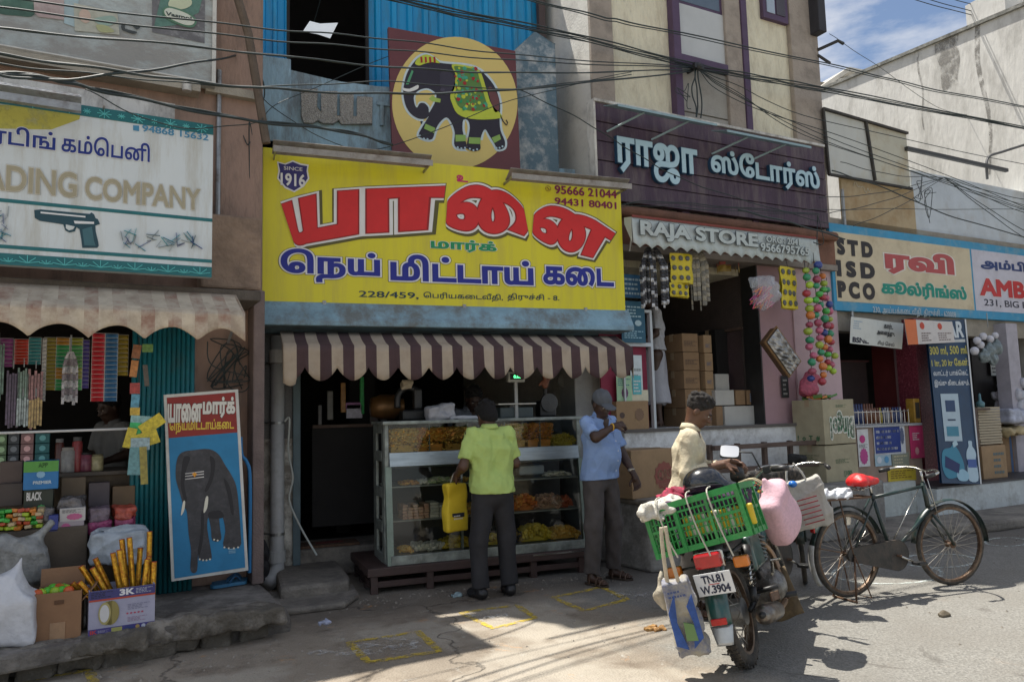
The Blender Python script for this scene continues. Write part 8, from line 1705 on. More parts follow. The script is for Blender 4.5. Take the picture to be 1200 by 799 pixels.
    bar = cr([hb+V3(-.16,.27,-.01), hb+V3(-.05,.25,.01), hb+V3(.02,.12,.02), hb+V3(.035,0,.0), hb+V3(.02,-.12,.02), hb+V3(-.05,-.25,.01), hb+V3(-.16,-.27,-.01)], 5); P('handlebar', bar, .011, CHR, X=X)
    for s_ in (1,-1): P('grip', [hb+V3(-.10,.262*s_, .0), hb+V3(-.19,.275*s_, -.015)], .017, BLACKP, 10, X)
    P('brake_rod', [hb+V3(.02,.03,.0), h0+V3(.09,.03,.0), V3(1.1,.03,.74)], .004, CHR, X=X); P('brake_rod', [hb+V3(.02,-.03,.0), h0+V3(.07,-.03,-.06)], .004, CHR, X=X); P('brake_rod', [h1+V3(-.03,.02,-.05), bb+V3(.02,.03,.05)], .004, CHR)
    for s_ in (1,-1): P('stand_leg', [V3(*rc)+V3(0,.07*s_, -.02), V3(-.06,.12*s_, .01)], .008, RST)
    P('stand_foot', [(-.06,-.13,.01), (-.06,.13,.01)], .008, RST); P('stand_brace', [V3(*rc)+V3(-.0,.07,.0), V3(.10,.10,.02), V3(.12,-.10,.02), V3(*rc)+V3(0,-.07,0)], .006, RST)
    t.part('reflector', MB().obox((-.345,0,.58), (.012,.04,.05)), flat((.5,.02,.02), .2)); t.part('lock', MB().obox((.05,.03,.62), (.05,.03,.07)), CHR)
    return t
g3 = ground(997,702); tbk = bicycle((g3[0], g3[1]), R_(1), 'dark green bicycle with a bright red saddle parked on the road', steer=R_(-8), lift=.015)
mb = MB(); rs = random.Random(5)
sdf_obj('plastic_wrap', [rbox((-.12,0,.835), (.14,.05,.015), .012), el((-.2,-.03,.85), (.07,.05,.035)), el((.02,.03,.85), (.08,.04,.03))], mat((.62,.64,.66), .2,.3,40,.5,40), h=.008, disp=folds(.012,60,3), parent=None).location = (g3[0], g3[1], -.05)
o = bpy.data.objects['plastic_wrap']; tag(o, 'crumpled clear plastic tied on the carrier of the bicycle', 'plastic sheet')
tbk.o.scale = (.94,.94,.94)
g4 = CAMP+ray(885,640)*5.55; g5 = CAMP+ray(950,640)*6.5; t2b = bicycle((g4[0], g4[1]), math.atan2(g5[1]-g4[1], g5[0]-g4[0]), 'second bicycle half hidden behind the motorbike, loaded with bags', steer=R_(20), red=False, lift=.01)

# ================================================================== motorbike
mr_ = ground(880,780); MH = math.atan2(.633,.774)+R_(2)
mo = T(W, 'motorbike', (mr_[0], mr_[1], 0), 'dark teal motorbike parked with a green crate and bags tied on it', 'motorbike', rot=MH, loc=True, lean=R_(-13))
def mp(name, pts, r, m=BLACKP, n=8, parent=None, smooth=True): return mo.part(name, MB().tube([tuple(p) for p in pts], r, n), m, parent, smooth=smooth)
wheel(mo, (0,0,.30), .30,.042,36,.055, drum=.075, rimw=.026); wheel(mo, (1.24,0,.295), .295,.036,36,.045, drum=.06, rimw=.022)
mb = MB(); mb.X = None
for k in range(60):
    a = 2*math.pi*k/60
    for y in (-.018,.018): mb.obox((.297*math.cos(a), y+.005*(k % 2), .30+.297*math.sin(a)), (.012,.022,.016), Euler((0,-a, 0)).to_matrix())
o = mo.part('tyre_tread', mb, RUB); o['kind'] = 'stuff'
for s_ in (1,-1):
    mp('swing_arm', [(0,.085*s_, .30), (.45,.07*s_, .34)], .016); lo_, hi_ = V3(.02,.115*s_, .34), V3(.13,.125*s_, .64)
    mp('shock_absorber', [lo_, hi_], .012, CHR); mb = MB(); mb.tube([tuple(lo_+(hi_-lo_)*(.25+.6*i/90)+V3(.026*math.cos(i*.5), .026*math.sin(i*.5), 0)) for i in range(91)], .0042,5); mo.part('spring', mb, mat((.03,.03,.03), .4)); mp('shock_sleeve', [lo_+(hi_-lo_)*.72, hi_], .028, BLACKP, 12); mp('shock_sleeve', [lo_, lo_+(hi_-lo_)*.25], .022, BLACKP, 12)
    mp('frame_rail', [(-.22,.10*s_, .65), (.25,.10*s_, .64), (.45,.08*s_, .36)], .013); mp('fork_leg', [(1.24,.075*s_, .30), (1.02,.075*s_, .85)], .019, CHR, 12); mp('fork_shroud', [(1.13,.075*s_, .58), (1.01,.075*s_, .88)], .030, TEALB, 12)
    mp('front_peg', [(.52,.06*s_, .26), (.52,.26*s_, .26)], .016, BLACKP, 10); mp('rear_peg', [(.18,.08*s_, .36), (.16,.24*s_, .38)], .014, BLACKP, 10)
mp('frame_backbone', [(.25,0,.64), (.80,0,.74), (.98,0,.82)], .022); mp('frame_downtube', [(.98,0,.80), (.80,0,.32)], .018)
# rear fender with lamp, plate
FN = arcband((.02,0,.30), .365,60,178,.125,24,.03); mo.part('rear_fender', FN, TEALB, solid=.004, smooth=True)
mb = MB(); mb.grid(lambda u, v: (-.345-.02*u+.008*math.sin(math.pi*v)*-1,.125*(1-.3*u)*(v-.5), .31-.10*u), 6,6); fl_ = mo.part('fender_tip', mb, mat((.40,.43,.45), .35,.15,9,.05, metal=.6), solid=.005, smooth=True)
mo.part('reflector', MB().obox((-.375,0,.335), (.02,.085,.035)), mat((.45,.01,.01), .15), bevel=.004)
mo.part('tail_bracket', MB().obox((-.30,0,.60), (.10,.10,.14)), BLACKP, bevel=.01)
tl = mo.part('tail_lamp', MB().obox((-.37,-.03,.655), (.055,.150,.080)), mat((.42,.008,.01), .18,.2,20,0, coat=.6), bevel=.014); mo.part('lamp_rim', MB().obox((-.345,-.03,.655), (.02,.165,.095)), CHR, tl, bevel=.01)
X = Matrix.Translation((-.39,-.035,.535)) @ Euler((0, R_(-8), 0)).to_matrix().to_4x4()
mb = MB(); mb.X = X; mb.box(-.004,0,-.102,.102,-.060,.060); pl_ = mo.part('number_plate', mb, mat((.70,.72,.72), .4,.05,9,0), bevel=.002)
for tx, z0, z1, w_ in (('TN.81', .008,.048,.12), ('W.3904', -.048,-.008,.16)): mb = MB(); mb.X = X; text_mb(mb, tx, (-.0065, w_/2, z0), (0,-w_, 0), (0,0, z1-z0), .035); mo.part('plate_lettering', mb, flat((.015,.02,.05)), pl_)
mb = MB(); mb.X = X; mb.box(-.0055,-.0045,-.03,.03,-.003,.001); mo.part('plate_lettering', mb, flat((.5,.05,.05)), pl_)
mp('indicator_stalk', [(-.30,0,.62), (-.30,-.17,.62)], .008); mo.part('indicator', MB().obox((-.31,-.19,.615), (.05,.085,.06)), mat((.60,.17,.01), .2,.1,20,0, coat=.5), bevel=.012); mp('indicator_stalk', [(-.30,0,.62), (-.30,.17,.62)], .008); mo.part('indicator', MB().obox((-.31,.19,.615), (.05,.085,.06)), mat((.60,.17,.01), .2,.1,20,0, coat=.5), bevel=.012)
# seat, tank, panels, engine, exhaust
sdf_obj('seat', [cap((-.22,0,.68), (.50,0,.70), .075,.07, k=.05), cap((-.15,.05,.68), (.4,.05,.69), .06,.055, k=.04), cap((-.15,-.05,.68), (.4,-.05,.69), .06,.055, k=.04)], mat((.02,.02,.022), .5,.2,20,.2), h=.012, parent=mo.o, cuts=[((0,0,.65), (0,0,-1))])
sdf_obj('fuel_tank', [cap((.54,.06,.77), (.82,.05,.81), .085,.075, k=.06), cap((.54,-.06,.77), (.82,-.05,.81), .085,.075, k=.06)], TEALB, h=.012, parent=mo.o, cuts=[((0,0,.69), (0,0,-1))])
for s_ in (1,-1): sdf_obj('side_panel', [rbox((.32,.115*s_, .58), (.12,.012,.085), .02)], TEALB, h=.01, parent=mo.o)
sdf_obj('engine', [rbox((.58,0,.34), (.13,.09,.09), .03), cap((.50,-.12,.33), (.50,.12,.33), .10,.10, k=.02), cap((.64,-.11,.33), (.64,.11,.33), .08,.08, k=.02)], mat((.24,.24,.23), .45,.3,14,.3, metal=.7, dirt=(.08,.06,.045), da=.8, ds=9, dm=.5), h=.01, parent=mo.o)
mb = MB()
for k in range(8): z = .44+.024*k; mb.obox((.66+.015*k, 0, z), (.17,.19,.008), Euler((0, R_(14), 0)).to_matrix())
mo.part('cooling_fins', mb, mat((.20,.20,.19), .5,.2,9,.1, metal=.6)); mo.part('cylinder_head', MB().obox((.78,0,.645), (.14,.15,.07), Euler((0, R_(14), 0)).to_matrix()), METAL, bevel=.015)
mo.part('carburettor', MB().obox((.50,-.02,.52), (.10,.08,.10)), METAL, bevel=.02); mo.part('kick_lever', MB().tube([(.47,-.13,.34), (.44,-.17,.42), (.36,-.20,.50), (.36,-.26,.50)], .010,8), CHR)
mp('exhaust_pipe', cr([(.80,-.06,.58), (.90,-.10,.45), (.80,-.13,.22), (.50,-.15,.20), (.30,-.16,.22)], 5), .020, mat((.30,.20,.13), .4,.3,9,.1, metal=.9), 10)
mb = MB(); mb.tube([(.32,-.165,.22), (.24,-.17,.235), (.0,-.175,.27), (-.10,-.178,.285), (-.13,-.178,.29)], [.02,.052,.056,.054,.035], 18); mo.part('silencer', mb, mat((.20,.195,.185), .35,.3,9,.15, metal=.8, dirt=(.12,.08,.05), da=.7, ds=7, dm=.5), smooth=True); mp('silencer_tip', [(-.13,-.178,.29), (-.16,-.178,.294)], .018, BLACKP, 12)
mo.part('heat_shield', MB().obox((.18,-.20,.325), (.22,.012,.05), Euler((0, R_(8), 0)).to_matrix()), RST, bevel=.004)
mp('side_stand', [(.48,.10,.24), (.42,.30,.04)], .011); mp('brake_pedal', [(.52,-.20,.24), (.70,-.18,.22)], .008, RST); mo.part('chain_cover', MB().box(.02,.46,.085,.10,.30,.40), BLACKP, bevel=.02)
# front
fX = Matrix.Translation((1.02,0,0)) @ Matrix.Rotation(R_(-6), 4, 'Z') @ Matrix.Translation((-1.02,0,0))
mo.part('front_fender', arcband((1.24,0,.30), .345,60,185,.13,22,.04, fX), TEALB, solid=.004, smooth=True)
mb = MB(); mb.X = fX; mb.grid(lambda u, v: (.895-.06*u, .26*(.8+.45*u)*(v-.5)-.07,.36-.30*u+.02*math.cos(v*6)), 8,6); mo.part('mud_flap', mb, mat((.20,.14,.07), .8,.25,9,.3, dirt=(.09,.065,.04), da=.8, ds=6, dm=.5), solid=.008, smooth=True)
mo.part('head_lamp', MB().lathe([(.0,0), (.06,.02), (.08,.08), (.085,.12), (0,.14)], (1.02,0,.90), 20, 'x'), BLACKP, smooth=True)
HB = V3(.84,0,.95); bar = cr([HB+V3(-.10,.34,.06), HB+V3(-.03,.22,.07), HB+V3(.03,.08,.0), HB+V3(.03,-.08,.0), HB+V3(-.03,-.22,.07), HB+V3(-.10,-.34,.06)], 6); mp('handlebar', bar, .012, CHR, 10)
for s_ in (1,-1):
    mp('grip', [HB+V3(-.065,.285*s_, .065), HB+V3(-.125,.39*s_, .055)], .019, BLACKP, 12); mp('lever', [HB+V3(.0,.23*s_, .07), HB+V3(-.02,.38*s_, .06)], .006, CHR); mo.part('switch_box', MB().obox(tuple(HB+V3(-.04,.245*s_, .07)), (.06,.05,.05)), BLACKP, bevel=.008)
mi = HB+V3(-.02,-.03,.24); mp('mirror_stalk', [HB+V3(-.02,-.20,.08), HB+V3(.0,-.17,.20), mi], .006, BLACKP)
mq = Matrix.Translation(Vector(mi)) @ Matrix.Rotation(R_(12), 4, 'X') @ Matrix.Rotation(R_(30), 4, 'Y') @ Matrix.Rotation(R_(10), 4, 'Z')
mb = MB(); mb.X = mq; mb.box(-.006,.02,-.066,.066,-.048,.048); ms_ = mo.part('mirror', mb, BLACKP, bevel=.018); mb = MB(); mb.X = mq; mb.add([(-.0085,.062*np.sign(math.cos(q))*abs(math.cos(q))**.45,.044*np.sign(math.sin(q))*abs(math.sin(q))**.45) for q in [-2*math.pi*i/32 for i in range(32)]], [tuple(range(32))]); mo.part('mirror_glass', mb, mat((.9,.92,.95), .03,0,1,0, metal=1), ms_)
mp('speedometer', [(.96,0,1.0), (1.0,0,1.05)], .05, BLACKP, 16)
# rear rack
for s_ in (1,-1): mp('rack_rail', cr([(-.30,.12*s_, .70), (-.28,.14*s_, .735), (.1,.14*s_, .73)], 4), .010)
mp('rack_rail', cr([(-.30,-.12,.70), (-.34,-.12,.735), (-.34,.12,.735), (-.30,.12,.70)], 5), .012)

# everything tied on the bike is placed in the same leaning frame
MX = Matrix.Translation((mr_[0], mr_[1], 0)) @ Matrix.Rotation(MH, 4, 'Z') @ Matrix.Rotation(R_(-13), 4, 'X')
def onbike(name, loc, label, cat, rot=(0,0,0), group=None):
    o = bpy.data.objects.new(name, None); COL.objects.link(o); o.matrix_world = MX @ Matrix.Translation(loc) @ Euler(rot).to_matrix().to_4x4(); tag(o, label, cat, group)
    class B: pass
    b = B(); b.o = o; b.part = lambda nm, mb, m, parent=None, **k: mb.build(nm, m, parent or o, **k); return b
# green crate: slatted walls; local x across the bike (to its right = -y)
CR = mat((.015,.24,.045), .5,.2,9,.1, coat=.1, dirt=(.10,.25,.08), da=.5, ds=6)
cb = onbike('green_crate', (-.20,-.03,.715), 'green plastic lattice crate tied across the back of the motorbike', 'crate', (R_(-3), R_(-4), R_(-90)))
cwx, cdy, chh = .56,.36,.28
def wall(o0, ux, n_, th):
    """lattice wall from corner o0 along ux; n_ inward"""
    o0, ux, n_ = Vector(o0), Vector(ux), Vector(n_); Lx = ux.length; e = ux.normalized(); mb = MB()
    def bar(u0, u1, z0, z1, t0=0., t1=.008): c = o0+e*(u0+u1)/2+Vector((0,0,(z0+z1)/2))+n_*((t0+t1)/2); mb.obox(c, (u1-u0, t1-t0, z1-z0), Matrix((e, n_, Vector((0,0,1)))).transposed())
    bar(0, Lx, chh-.035, chh, -.010,.010); bar(0, Lx, 0,.03,-.004,.008); bar(0, Lx, chh*.5-.008, chh*.5+.008,-.004,.008); bar(0, Lx, chh*.78-.006, chh*.78+.006,-.004,.008)
    bar(0,.022,0, chh, -.008,.008); bar(Lx-.022, Lx, 0, chh, -.008,.008); bar(Lx*.33-.008, Lx*.33+.008,0, chh, -.008,.008); bar(Lx*.66-.008, Lx*.66+.008,0, chh, -.008,.008)
    n = int(Lx/.024)
    for i in range(1, n): u = Lx*i/n; bar(u-.004, u+.004,.02, chh-.02,.001,.005)
    for z in (.07,.11,.18): bar(0, Lx, z-.003, z+.003,.001,.006)
    cb.part('crate_wall', mb, CR)
wall((-cwx/2,-cdy/2,0), (cwx, 0,0), (0,1,0), .01); wall((-cwx/2, cdy/2,0), (cwx, 0,0), (0,-1,0), .01); wall((-cwx/2,-cdy/2+.012,0), (0, cdy-.024,0), (1,0,0), .01); wall((cwx/2,-cdy/2+.012,0), (0, cdy-.024,0), (-1,0,0), .01)
mb = MB()
for i in range(12): mb.box(-cwx/2+.01+i*.046,-cwx/2+.04+i*.046,-cdy/2+.012, cdy/2-.012,0,.006)
cb.part('crate_floor', mb, CR)
rs = random.Random(9)
def lump(nm, pr, m, lab, cat, loc, rot=(0,0,0), h=.01, A=.012, f=40, seed=0, grp=None):
    o = sdf_obj(nm, pr, m, h=h, disp=folds(A, f, seed)); o.matrix_world = MX @ Matrix.Translation(loc) @ Euler(rot).to_matrix().to_4x4(); tag(o, lab, cat, grp); return o
CLm = lambda *c: mat(c, .85,.5,35,.6,30, dirt=tuple(min(1, v*.3+.02) for v in c), da=.7, ds=25, dm=.5)
lump('cloth_bundle', [rbox((0,0,.06), (.13,.22,.04), .03), el((.0,.1,.09), (.12,.14,.05)), el((.05,-.1,.10), (.12,.12,.05))], mat((.10,.03,.05), .85,.6,30,.6,30, dirt=(.02,.02,.06), da=.8, ds=20, dm=.48), 'bundle of dark red and navy cloth filling the green crate', 'cloth', (-.19,-.04,.86), seed=4)
lump('cloth_bundle', [el((0,0,0), (.09,.10,.04)), el((.03,.06,.01), (.07,.08,.035)), el((-.04,-.05,.02), (.06,.07,.03))], CLm(.42,.03,.08), 'bright red patterned cloth on top of the crate near the helmet', 'cloth', (-.10,.12,1.00), seed=6, A=.016)
lump('white_cloth', [rbox((0,0,0), (.10,.10,.02), .02), el((-.02,-.02,.03), (.08,.07,.03))], mat((.50,.48,.42), .85,.25,25,.6,40), 'crumpled off white net cloth on the left end of the crate', 'cloth', (-.27,.19,.965), (0,0,.3), seed=8)
for i in range(11):
    y = .16-.036*i; lump('yellow_packet', [rbox((0,0,0), (.006,.012,.05), .006)], flat([(.62,.45,.02), (.6,.6,.5)][i % 2], .4), ['first', 'second', 'third', 'fourth', 'fifth', 'sixth', 'seventh', 'eighth', 'ninth', 'tenth', 'last'][i]+' small packet from the left seen through the crate lattice', 'packet', (-.345, y-.12,.85), (0,0,0), h=.006, A=0, seed=i, grp='packets inside the crate')
# helmet
hm = lump('helmet', [el((0,0,.02), (.120,.10,.095)), cap((-.09,0,-.02), (-.125,0,-.03), .06,.05, k=.03)], mat((.012,.013,.016), .22,.1,9,0, coat=.7), 'shiny black helmet lying on the cloth in the crate', 'helmet', (-.12,-.05,1.03), (R_(10), R_(-6), R_(110)), h=.009, A=0); 
mb = MB(); mb.tube([(.118*math.cos(a)+.0,.099*math.sin(a), -.01) for a in [2*math.pi*i/24 for i in range(24)]], .006,6, closed=True); o = mb.build('helmet_rim', BLACKP, hm)
# flower strings and cloth before the handlebar
lump('green_cloth', [rbox((0,0,0), (.10,.07,.015), .02), el((.05,.03,.02), (.08,.05,.03))], mat((.01,.30,.17), .7,.25,20,.5,30), 'bright green cloth over the fuel tank', 'cloth', (.42,-.10,.93), seed=3)
t = onbike('bead_heap', (.38,-.24,.90), 'heap of yellow blue and black beads and trinkets beside the tank', 'beads'); mb = MB(); rs = random.Random(3)
for i in range(220): u, v = rs.gauss(0,.07), rs.gauss(0,.04); mb.ell((u, v, .05*math.exp(-(u*u+v*v)/.02)+rs.uniform(0,.02)), rs.uniform(.007,.014), 6, m=rs.randrange(5))
o = t.part('beads', mb, [flat((.6,.42,.03), .3), flat((.02,.06,.25), .3), flat((.02,.02,.02), .3), flat((.05,.25,.12), .3), flat((.35,.12,.05), .3)]); o['kind'] = 'stuff'
t = onbike('bead_string', (.30,.18,.98), 'string of yellow and red flowers in the hands of the young man', 'garland'); mb = MB()
for i in range(60): a = i/60; mb.ell((.20*a-.05+rs.uniform(-.01,.01), .1*math.sin(a*5)+rs.uniform(-.012,.012), .03*math.sin(a*9)+rs.uniform(-.01,.01)), .013,6, m=rs.randrange(3))
o = t.part('flowers', mb, [flat((.65,.42,.02), .6), flat((.5,.08,.03), .6), flat((.6,.25,.2), .6)]); o['kind'] = 'stuff'
lump('red_cloth', [rbox((0,0,0), (.07,.08,.03), .03), el((.02,.03,.03), (.07,.05,.03))], CLm(.38,.07,.05), 'red cloth heap between the helmet and the young man', 'cloth', (.14,.12,.90), seed=12)
# pink bag on the right side
lump('pink_bag', [rbox((0,0,-.15), (.10,.02,.11), .05, k=.05), el((0,-.01,-.2), (.15,.085,.11), k=.06), cap((0,.0,-.02), (.02,.02,.08), .06,.02, k=.06)], mat((.66,.42,.47), .85,.12,60,.2,60), 'pale pink checked cloth bag hanging on the right of the motorbike', 'bag', (.26,-.33,.90), (R_(8), R_(-30), R_(-14)), h=.009, A=.007, f=14, seed=3)
for k in (0,1):
    t = onbike('bag_strap', (0,0,0), ['pale strap of the pink bag, outer one', 'pale strap of the pink bag, inner one'][k], 'strap'); t.part('cord', MB().tube(cr([(.26+.05*k, -.32,.92), (.24+.05*k, -.25,1.0), (.27,-.14,.99)], 4), .006,6), mat((.45,.40,.25), .8))
# cloth shopping bag on the left
t = onbike('shopping_bag', (-.40,.17,.28), 'white and blue printed cloth bag hanging from the left of the crate', 'bag', (R_(13), 0, R_(-75)))
sdf_obj('bag_body', [rbox((0,0,.12), (.062,.03,.20), .02), el((0,0,.02), (.075,.055,.09))], mat((.42,.39,.31), .8,.2,14,.5,30, dirt=(.05,.08,.22), da=.8, ds=7, dm=.55), h=.008, parent=t.o, disp=folds(.012,12,6, sharp=True))
BLb = mat((.03,.08,.28), .8,.3,20,.2)
t.part('print', MB().prism([(-.075,.0), (-.015,-.03), (-.04,.12), (-.015,.28), (-.072,.18)], -.074,-.064), BLb); t.part('print', MB().prism([(.012,-.03), (.075,.02), (.072,.26), (.03,.20), (.045,.1)], -.074,-.064), BLb); t.part('print', MB().prism([(-.015,.02), (.045,.01), (.042,.10), (-.008,.12)], -.076,-.066), flat((.12,.22,.08)))
mb = MB(); lines_print(mb, Vector((-.05,-.066,.25)), Vector((.10,0,0)), Vector((0,0,.05)), 2); t.part('print', mb, flat((.05,.08,.2)))
for q in (-.03,.03): t.part('handle', MB().tube(cr([(q-.01,-.01,.31), (q*.6,-.01,.48), (q*.4+.02,0,.62)], 5), .011,6), mat((.5,.44,.33), .85,.2,20,.2))
lump('cream_bag', [el((0,0,0), (.05,.05,.07)), cap((0,0,.02), (0,-.02,.14), .04,.015)], mat((.40,.36,.28), .8,.2,20,.4), 'small cream cloth bundle behind the shopping bag', 'bag', (-.36,.27,.50), seed=2)
for k, y in enumerate((.20,.02,-.10)):
    t = onbike('tie_cord', (0,0,0), ['pale cord tying the crate, at its left', 'pale cord tying the crate, in the middle', 'pale cord tying the crate, at its right'][k], 'cord', group='cords tying the crate'); t.part('cord', MB().tube(cr([(-.405, y-.08,.70-.02*k), (-.405, y-.05,.82), (-.40, y-.03,1.005), (-.3, y-.03,1.03)], 4), .0045,6), mat((.5,.48,.4), .8))
# bags on the second bicycle
p = CAMP+ray(942,590)*5.55; o = sdf_obj('white_bag', [rbox((0,0,0), (.15,.04,.17), .02), el((.0,0,-.06), (.17,.08,.14))], mat((.42,.40,.36), .8,.2,12,.5,30, dirt=(.30,.27,.23), da=.6, ds=6), h=.01, disp=folds(.014,9,7, sharp=True)); o.location = p; o.rotation_euler = (R_(6), R_(-16), R_(-32)); tag(o, 'large off white printed shopping bag hung on the second bicycle', 'bag')
c_ = Vector((0,0,0)); mb = MB()
for k in range(-2,4): mb.box(-.05,.09,-.094,-.092,-.02-.035*k, -.012-.035*k)
q_ = mb.build('print', flat((.28,.03,.04)), o)
for s_ in (-.07,.07): MB().tube(cr([(s_, -.02,.13), (s_*.8,-.01,.22), (s_*.3,0,.30)], 4), .007,6).build('handle', mat((.5,.48,.42), .85), o)
o = sdf_obj('blue_bottle_cap', [el((0,0,0), (.03,.03,.025))], flat((.02,.15,.5), .3), h=.006); p = CAMP+ray(929,567)*5.5; o.location = p; tag(o, 'small blue cap sticking out of the white shopping bag', 'bottle cap')
p = CAMP+ray(905,566)*5.75; o = sdf_obj('black_cloth', [rbox((0,0,0), (.17,.08,.05), .04), el((.1,0,.06), (.10,.07,.06)), el((-.1,0,-.02), (.12,.08,.06))], mat((.018,.017,.018), .8,.5,25,.8,30, dirt=(.12,.10,.08), da=.7, ds=16, dm=.56, st=(4,1,1)), h=.011, disp=folds(.02,36,9)); o.location = p; tag(o, 'heap of black striped cloth piled behind the handlebar', 'cloth')
p = R.p(935,538,.45); o = sdf_obj('black_cloth', [el((0,0,0), (.12,.06,.05)), el((-.08,0,.02), (.05,.04,.04))], mat((.015,.015,.015), .8,.3,20,.5), h=.012, disp=folds(.014,36,2)); o.location = R.w(p[0], .45, p[1]); tag(o, 'small black bundle lying on the wooden rack', 'cloth')

# ================================================================== overhead cables
def cable(pts, lab, r=.008, sag=0, n=1, seed=0, grp='overhead cables', nm='overhead_cable'):
    """pts: (x, y, world depth Y); a bundle of n strands hung through them"""
    P = [Vector(at(x, y, Y)) for x, y, Y in pts]; rs = random.Random(seed)
    r *= .8; t = T(W, nm, tuple(P[0]), lab, 'cable', grp)
    for k in range(n):
        o = Vector((0, rs.uniform(-.03,.03), rs.uniform(-.035,.035)))*(n > 1); Q = cr([tuple(p+o*(1 if 0 < i < len(P)-1 else .3)) for i, p in enumerate(P)], 10)
        Q = [(a, b, c+.006*math.sin(i*.9+k)) for i, (a, b, c) in enumerate(Q)]; t.part('strand', MB().tube(Q, r*(1 if k == 0 else .75), 6), WIREM, smooth=True)
    return t
Yb = 7.35
cable([(380,-20,6.4), (530,15,6.7), (680,45,7), (813,78, Yb), (900,94,7.3), (1000,112,7.4), (1240,158,7.5)], 'thick cable bundle running high through the insulator to the right edge', .010, n=5, seed=1)
cable([(590,-8,6.3), (700,20,6.4), (763,33,6.5), (987,80,6.9), (1100,107,7), (1240,132,7.2)], 'high thin cable passing over the cream wall window', .009, n=2, seed=2)
cable([(-30,-6,4.6), (285,31,5.2), (455,46,5.7), (620,66,6.3), (812,79, Yb)], 'topmost long cable from the left edge over the elephant sign', .007)
cable([(-30,6,4.6), (285,44,5.2), (455,58,5.7), (620,72,6.3), (812,80, Yb)], 'second long cable from the left, just under the topmost', .007)
cable([(-30,32,4.7), (230,57,5.1), (455,80,5.8), (620,87,6.3), (812,82, Yb)], 'double cable crossing the middle of the round elephant sign', .008, n=2, seed=3)
cable([(-30,58,4.7), (140,80,5), (285,98,5.3), (455,107,5.8), (620,101,6.3), (812,83, Yb)], 'thick sagging cable crossing below the faded wall advertisement', .010, n=2, seed=4)
cable([(-30,80,4.7), (55,94,4.9), (190,80,5.2), (284,64,6.9)], 'black cable rising from the left edge to the corner of the blue building', .010)
cable([(-30,72,4.9), (120,88,5.2), (290,102,5.6), (455,96,6), (600,104,6.4), (740,88,7)], 'thin cable passing behind the sagging one', .006)
cable([(-30,84,4.8), (55,95,4.9), (130,112,5.2), (280,142,5.8), (400,156,6.2), (460,171,6.6)], 'thick black cable bundle descending from the left edge to the yellow sign', .012, n=3, seed=5)
cable([(100,105,5.2), (200,148,5.6), (300,143,6.2), (330,120,7.2), (470,60,7.4)], 'thin wire climbing across the dark upper opening', .005)
cable([(290,95,7), (340,140,6.8), (440,175,6.8), (600,118,6.9), (740,84,7.2)], 'slack thin wire drooping over the concrete letters', .005)
cable([(608,105,7.3), (680,140,6.8), (740,177,6.8), (800,210,6.8), (880,237,6.9), (970,262,7.2)], 'service wire dropping across the purple sign letters', .007)
for i, (x, y) in enumerate(((960,165), (985,172), (1010,176), (960,140), (1070,190))):
    cable([(818,82, Yb), (870,82+(y-82)*.36,7.3), (x, y, 7.1), (x+250, y+(y-82)*.95,7.6)], ['lowest wire fanning right from the insulator', 'second lowest wire fanning right from the insulator', 'middle wire fanning right from the insulator', 'highest wire fanning right from the insulator', 'long slack wire fanning right to the iron bar'][i], .006, grp='wires fanning right from the insulator')
hub = (1106,208,7.7)
for i, (x, y, Y) in enumerate(((960,232,7.4), (972,250,7.4), (985,190,7.5), (1000,265,7.6))): cable([(x, y, Y-.35), ((x+1106)/2,(y+208)/2+6,7.35), hub], ['upper left wire reaching the white parapet hub', 'middle left wire reaching the white parapet hub', 'steep left wire reaching the white parapet hub', 'lower left wire reaching the white parapet hub'][i], .006, grp='wires meeting at the white parapet')
for i, (x, y) in enumerate(((1240,262), (1240,292), (1240,304), (1240,240))): cable([hub, ((1106+x)/2,(208+y)/2+4,7.8), (x, y, 7.9)], ['second right wire leaving the white parapet hub', 'third right wire leaving the white parapet hub', 'lowest right wire leaving the white parapet hub', 'topmost right wire leaving the white parapet hub'][i], .007, grp='wires meeting at the white parapet')
cable([(940,246,6.9), (1060,245,7.3), (1240,246,7.7)], 'thin level wire just above the painted cyan sign', .005); cable([(975,200,7.0), (1040,222,7.3), (1120,255,7.5), (1240,288,7.8)], 'thick black cable sagging across the tan hoarding', .010)
for i, (a, b) in enumerate((((1050,-6), (1240,44)), ((1062,-8), (1240,40)), ((1090,-8), (1240,30)), ((1135,-8), (1240,20)))): cable([(a[0], a[1], 9), ((a[0]+b[0])/2,(a[1]+b[1])/2+1,9), (b[0], b[1], 9)], ['lowest wire crossing the sky at the top right corner', 'second wire crossing the sky at the top right corner', 'third wire crossing the sky at the top right corner', 'highest wire crossing the sky at the top right corner'][i], .009, grp='wires in the top right sky')
cable([(972,40,7.2), (1035,82,8), (1110,130,9), (1200,142,10)], 'thin wire slanting from the eave across the white wall', .005)
cable([(700,246,7.0), (760,240,6.9), (850,246,6.9), (960,252,7.0)], 'tangled wires hanging along the foot of the purple sign', .006, n=3, seed=8); cable([(865,246,6.6), (930,262,6.7), (990,280,6.9)], 'white rod slanting under the purple sign', .012)
for i, (x, d, z0) in enumerate(((300,6.95,200), (288,6.9,240), (306,7.0,175))):
    cable([(x-6,70, d), (x+4,110, d), (x-10,150, d), (x-2, z0, d)], ['dark wire hanging at the corner of the blue building', 'long dark wire hanging beside the left sign edge', 'short dark wire hanging above the yellow sign corner'][i], .008, grp='wires hanging at the building corner')
mb = MB(); P = [Vector(at(*q)) for q in ((276,-10,6.45), (291,40,6.45), (312,168,6.45))]; mb.tube([tuple(q) for q in P], .035,8); one(W, 'leaning_pole', mb, mat((.12,.09,.065), .8,.3,9,.3), 'rusty brown pole leaning at the corner of the blue building', 'pole')
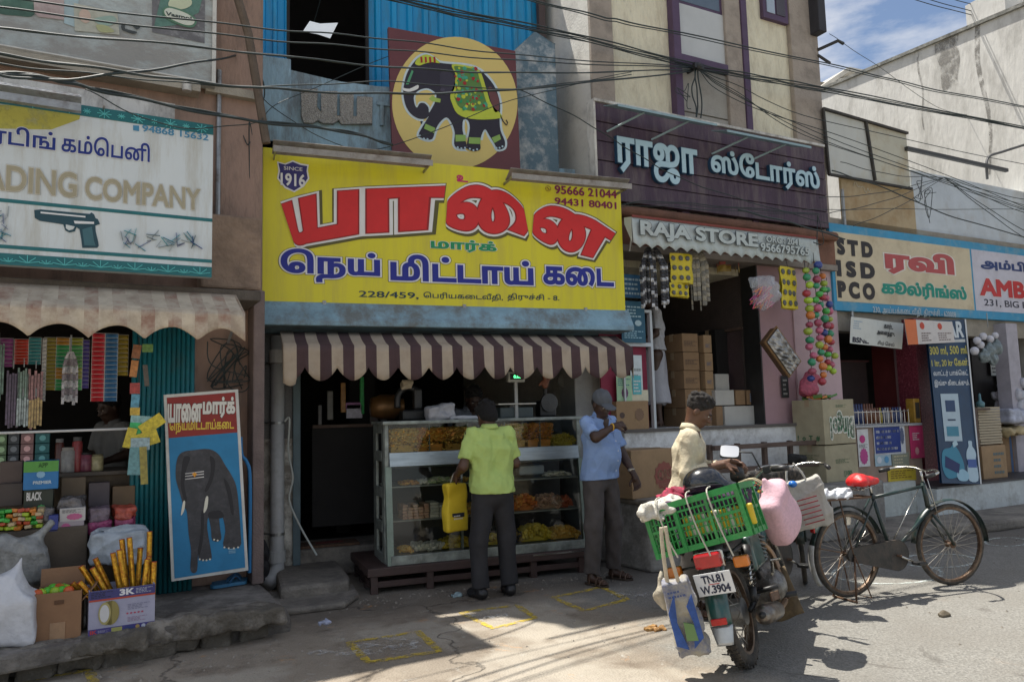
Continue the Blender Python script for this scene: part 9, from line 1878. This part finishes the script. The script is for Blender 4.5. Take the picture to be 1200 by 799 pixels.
for i, (x, y, Y, s_) in enumerate(((1090,235,7.6,.25), (1075,215,7.5,.2), (800,105,7.2,.2), (295,160,6.7,.3), (960,262,6.9,.2))):
    c = Vector(at(x, y, Y)); rs = random.Random(i+40); mb = MB()
    mb.tube(cr([tuple(c+Vector((s_*rs.uniform(-.5,.5), rs.uniform(-.03,.03), s_*rs.uniform(-1.3,.7)))) for _ in range(9)], 6), .0045,5)
    one(W, 'wire_tangle', mb, WIREM, ['loose wire tangle below the white parapet hub', 'loose wire tangle beside the tan hoarding', 'loose wire loops below the insulator on the cream wall', 'loose wire tangle left of the yellow sign top', 'wire tangle at the foot of the purple sign right end', 'small wire tangle above the trading company sign'][i], 'wire', 'loose wire tangles')
# grit and small stones along the foot of the shops
mb = MB(); rs = random.Random(21)
for i in range(900):
    k = rs.random()
    if k < .35: x = rs.uniform(.6,3.4); y = 6.45+rs.uniform(-.5,.12)*rs.random()
    elif k < .55: x = rs.uniform(-2,.5); y = 5.35+.16*x+rs.uniform(-.35,.15)
    elif k < .75: x = rs.uniform(6.0,10); y = 6.15+rs.uniform(-.3,.1)
    else: x = rs.uniform(-1,8); y = rs.uniform(3.2,6.3)
    r = .004+.011*rs.random()**3; a, b, c, d = [rs.uniform(.6,1.3)*r for _ in range(4)]
    mb.add([(x-a, y-b, 0), (x+c, y-d*.6,0), (x+a*.4, y+d, 0), (x, y, .9*r)], [(0,1,3), (1,2,3), (2,0,3)])
o = one(W, 'grit', mb, mat((.24,.215,.18), .95,.5,30), 'loose grit and small stones scattered along the foot of the shops', 'grit', kind='stuff')
# litter
for i, (x, y, c, lab) in enumerate(((381,739,(.35,.38,.5), 'small crumpled white wrapper on the pavement patch'), (536,699,(.3,.4,.42), 'crumpled pale wrapper beside the left shoe of the man in green'), (763,738,(.45,.25,.08), 'dried orange peel on the sunlit ground'), (772,738,(.42,.22,.07), 'second bit of dried peel on the sunlit ground'), (1107,722,(.10,.08,.05), 'flat brown leaf on the sunlit road'))):
    p = ground(x, y); o = sdf_obj('litter', [rbox((0,0,.01), (.035,.018,.004), .006), el((.01,.005,.02), (.02,.015,.01))], mat(c, .6,.3,30), h=.005, disp=folds(.006,90, i)); o.location = (p[0], p[1], .0 if x > 400 else .05); tag(o, lab, 'litter')
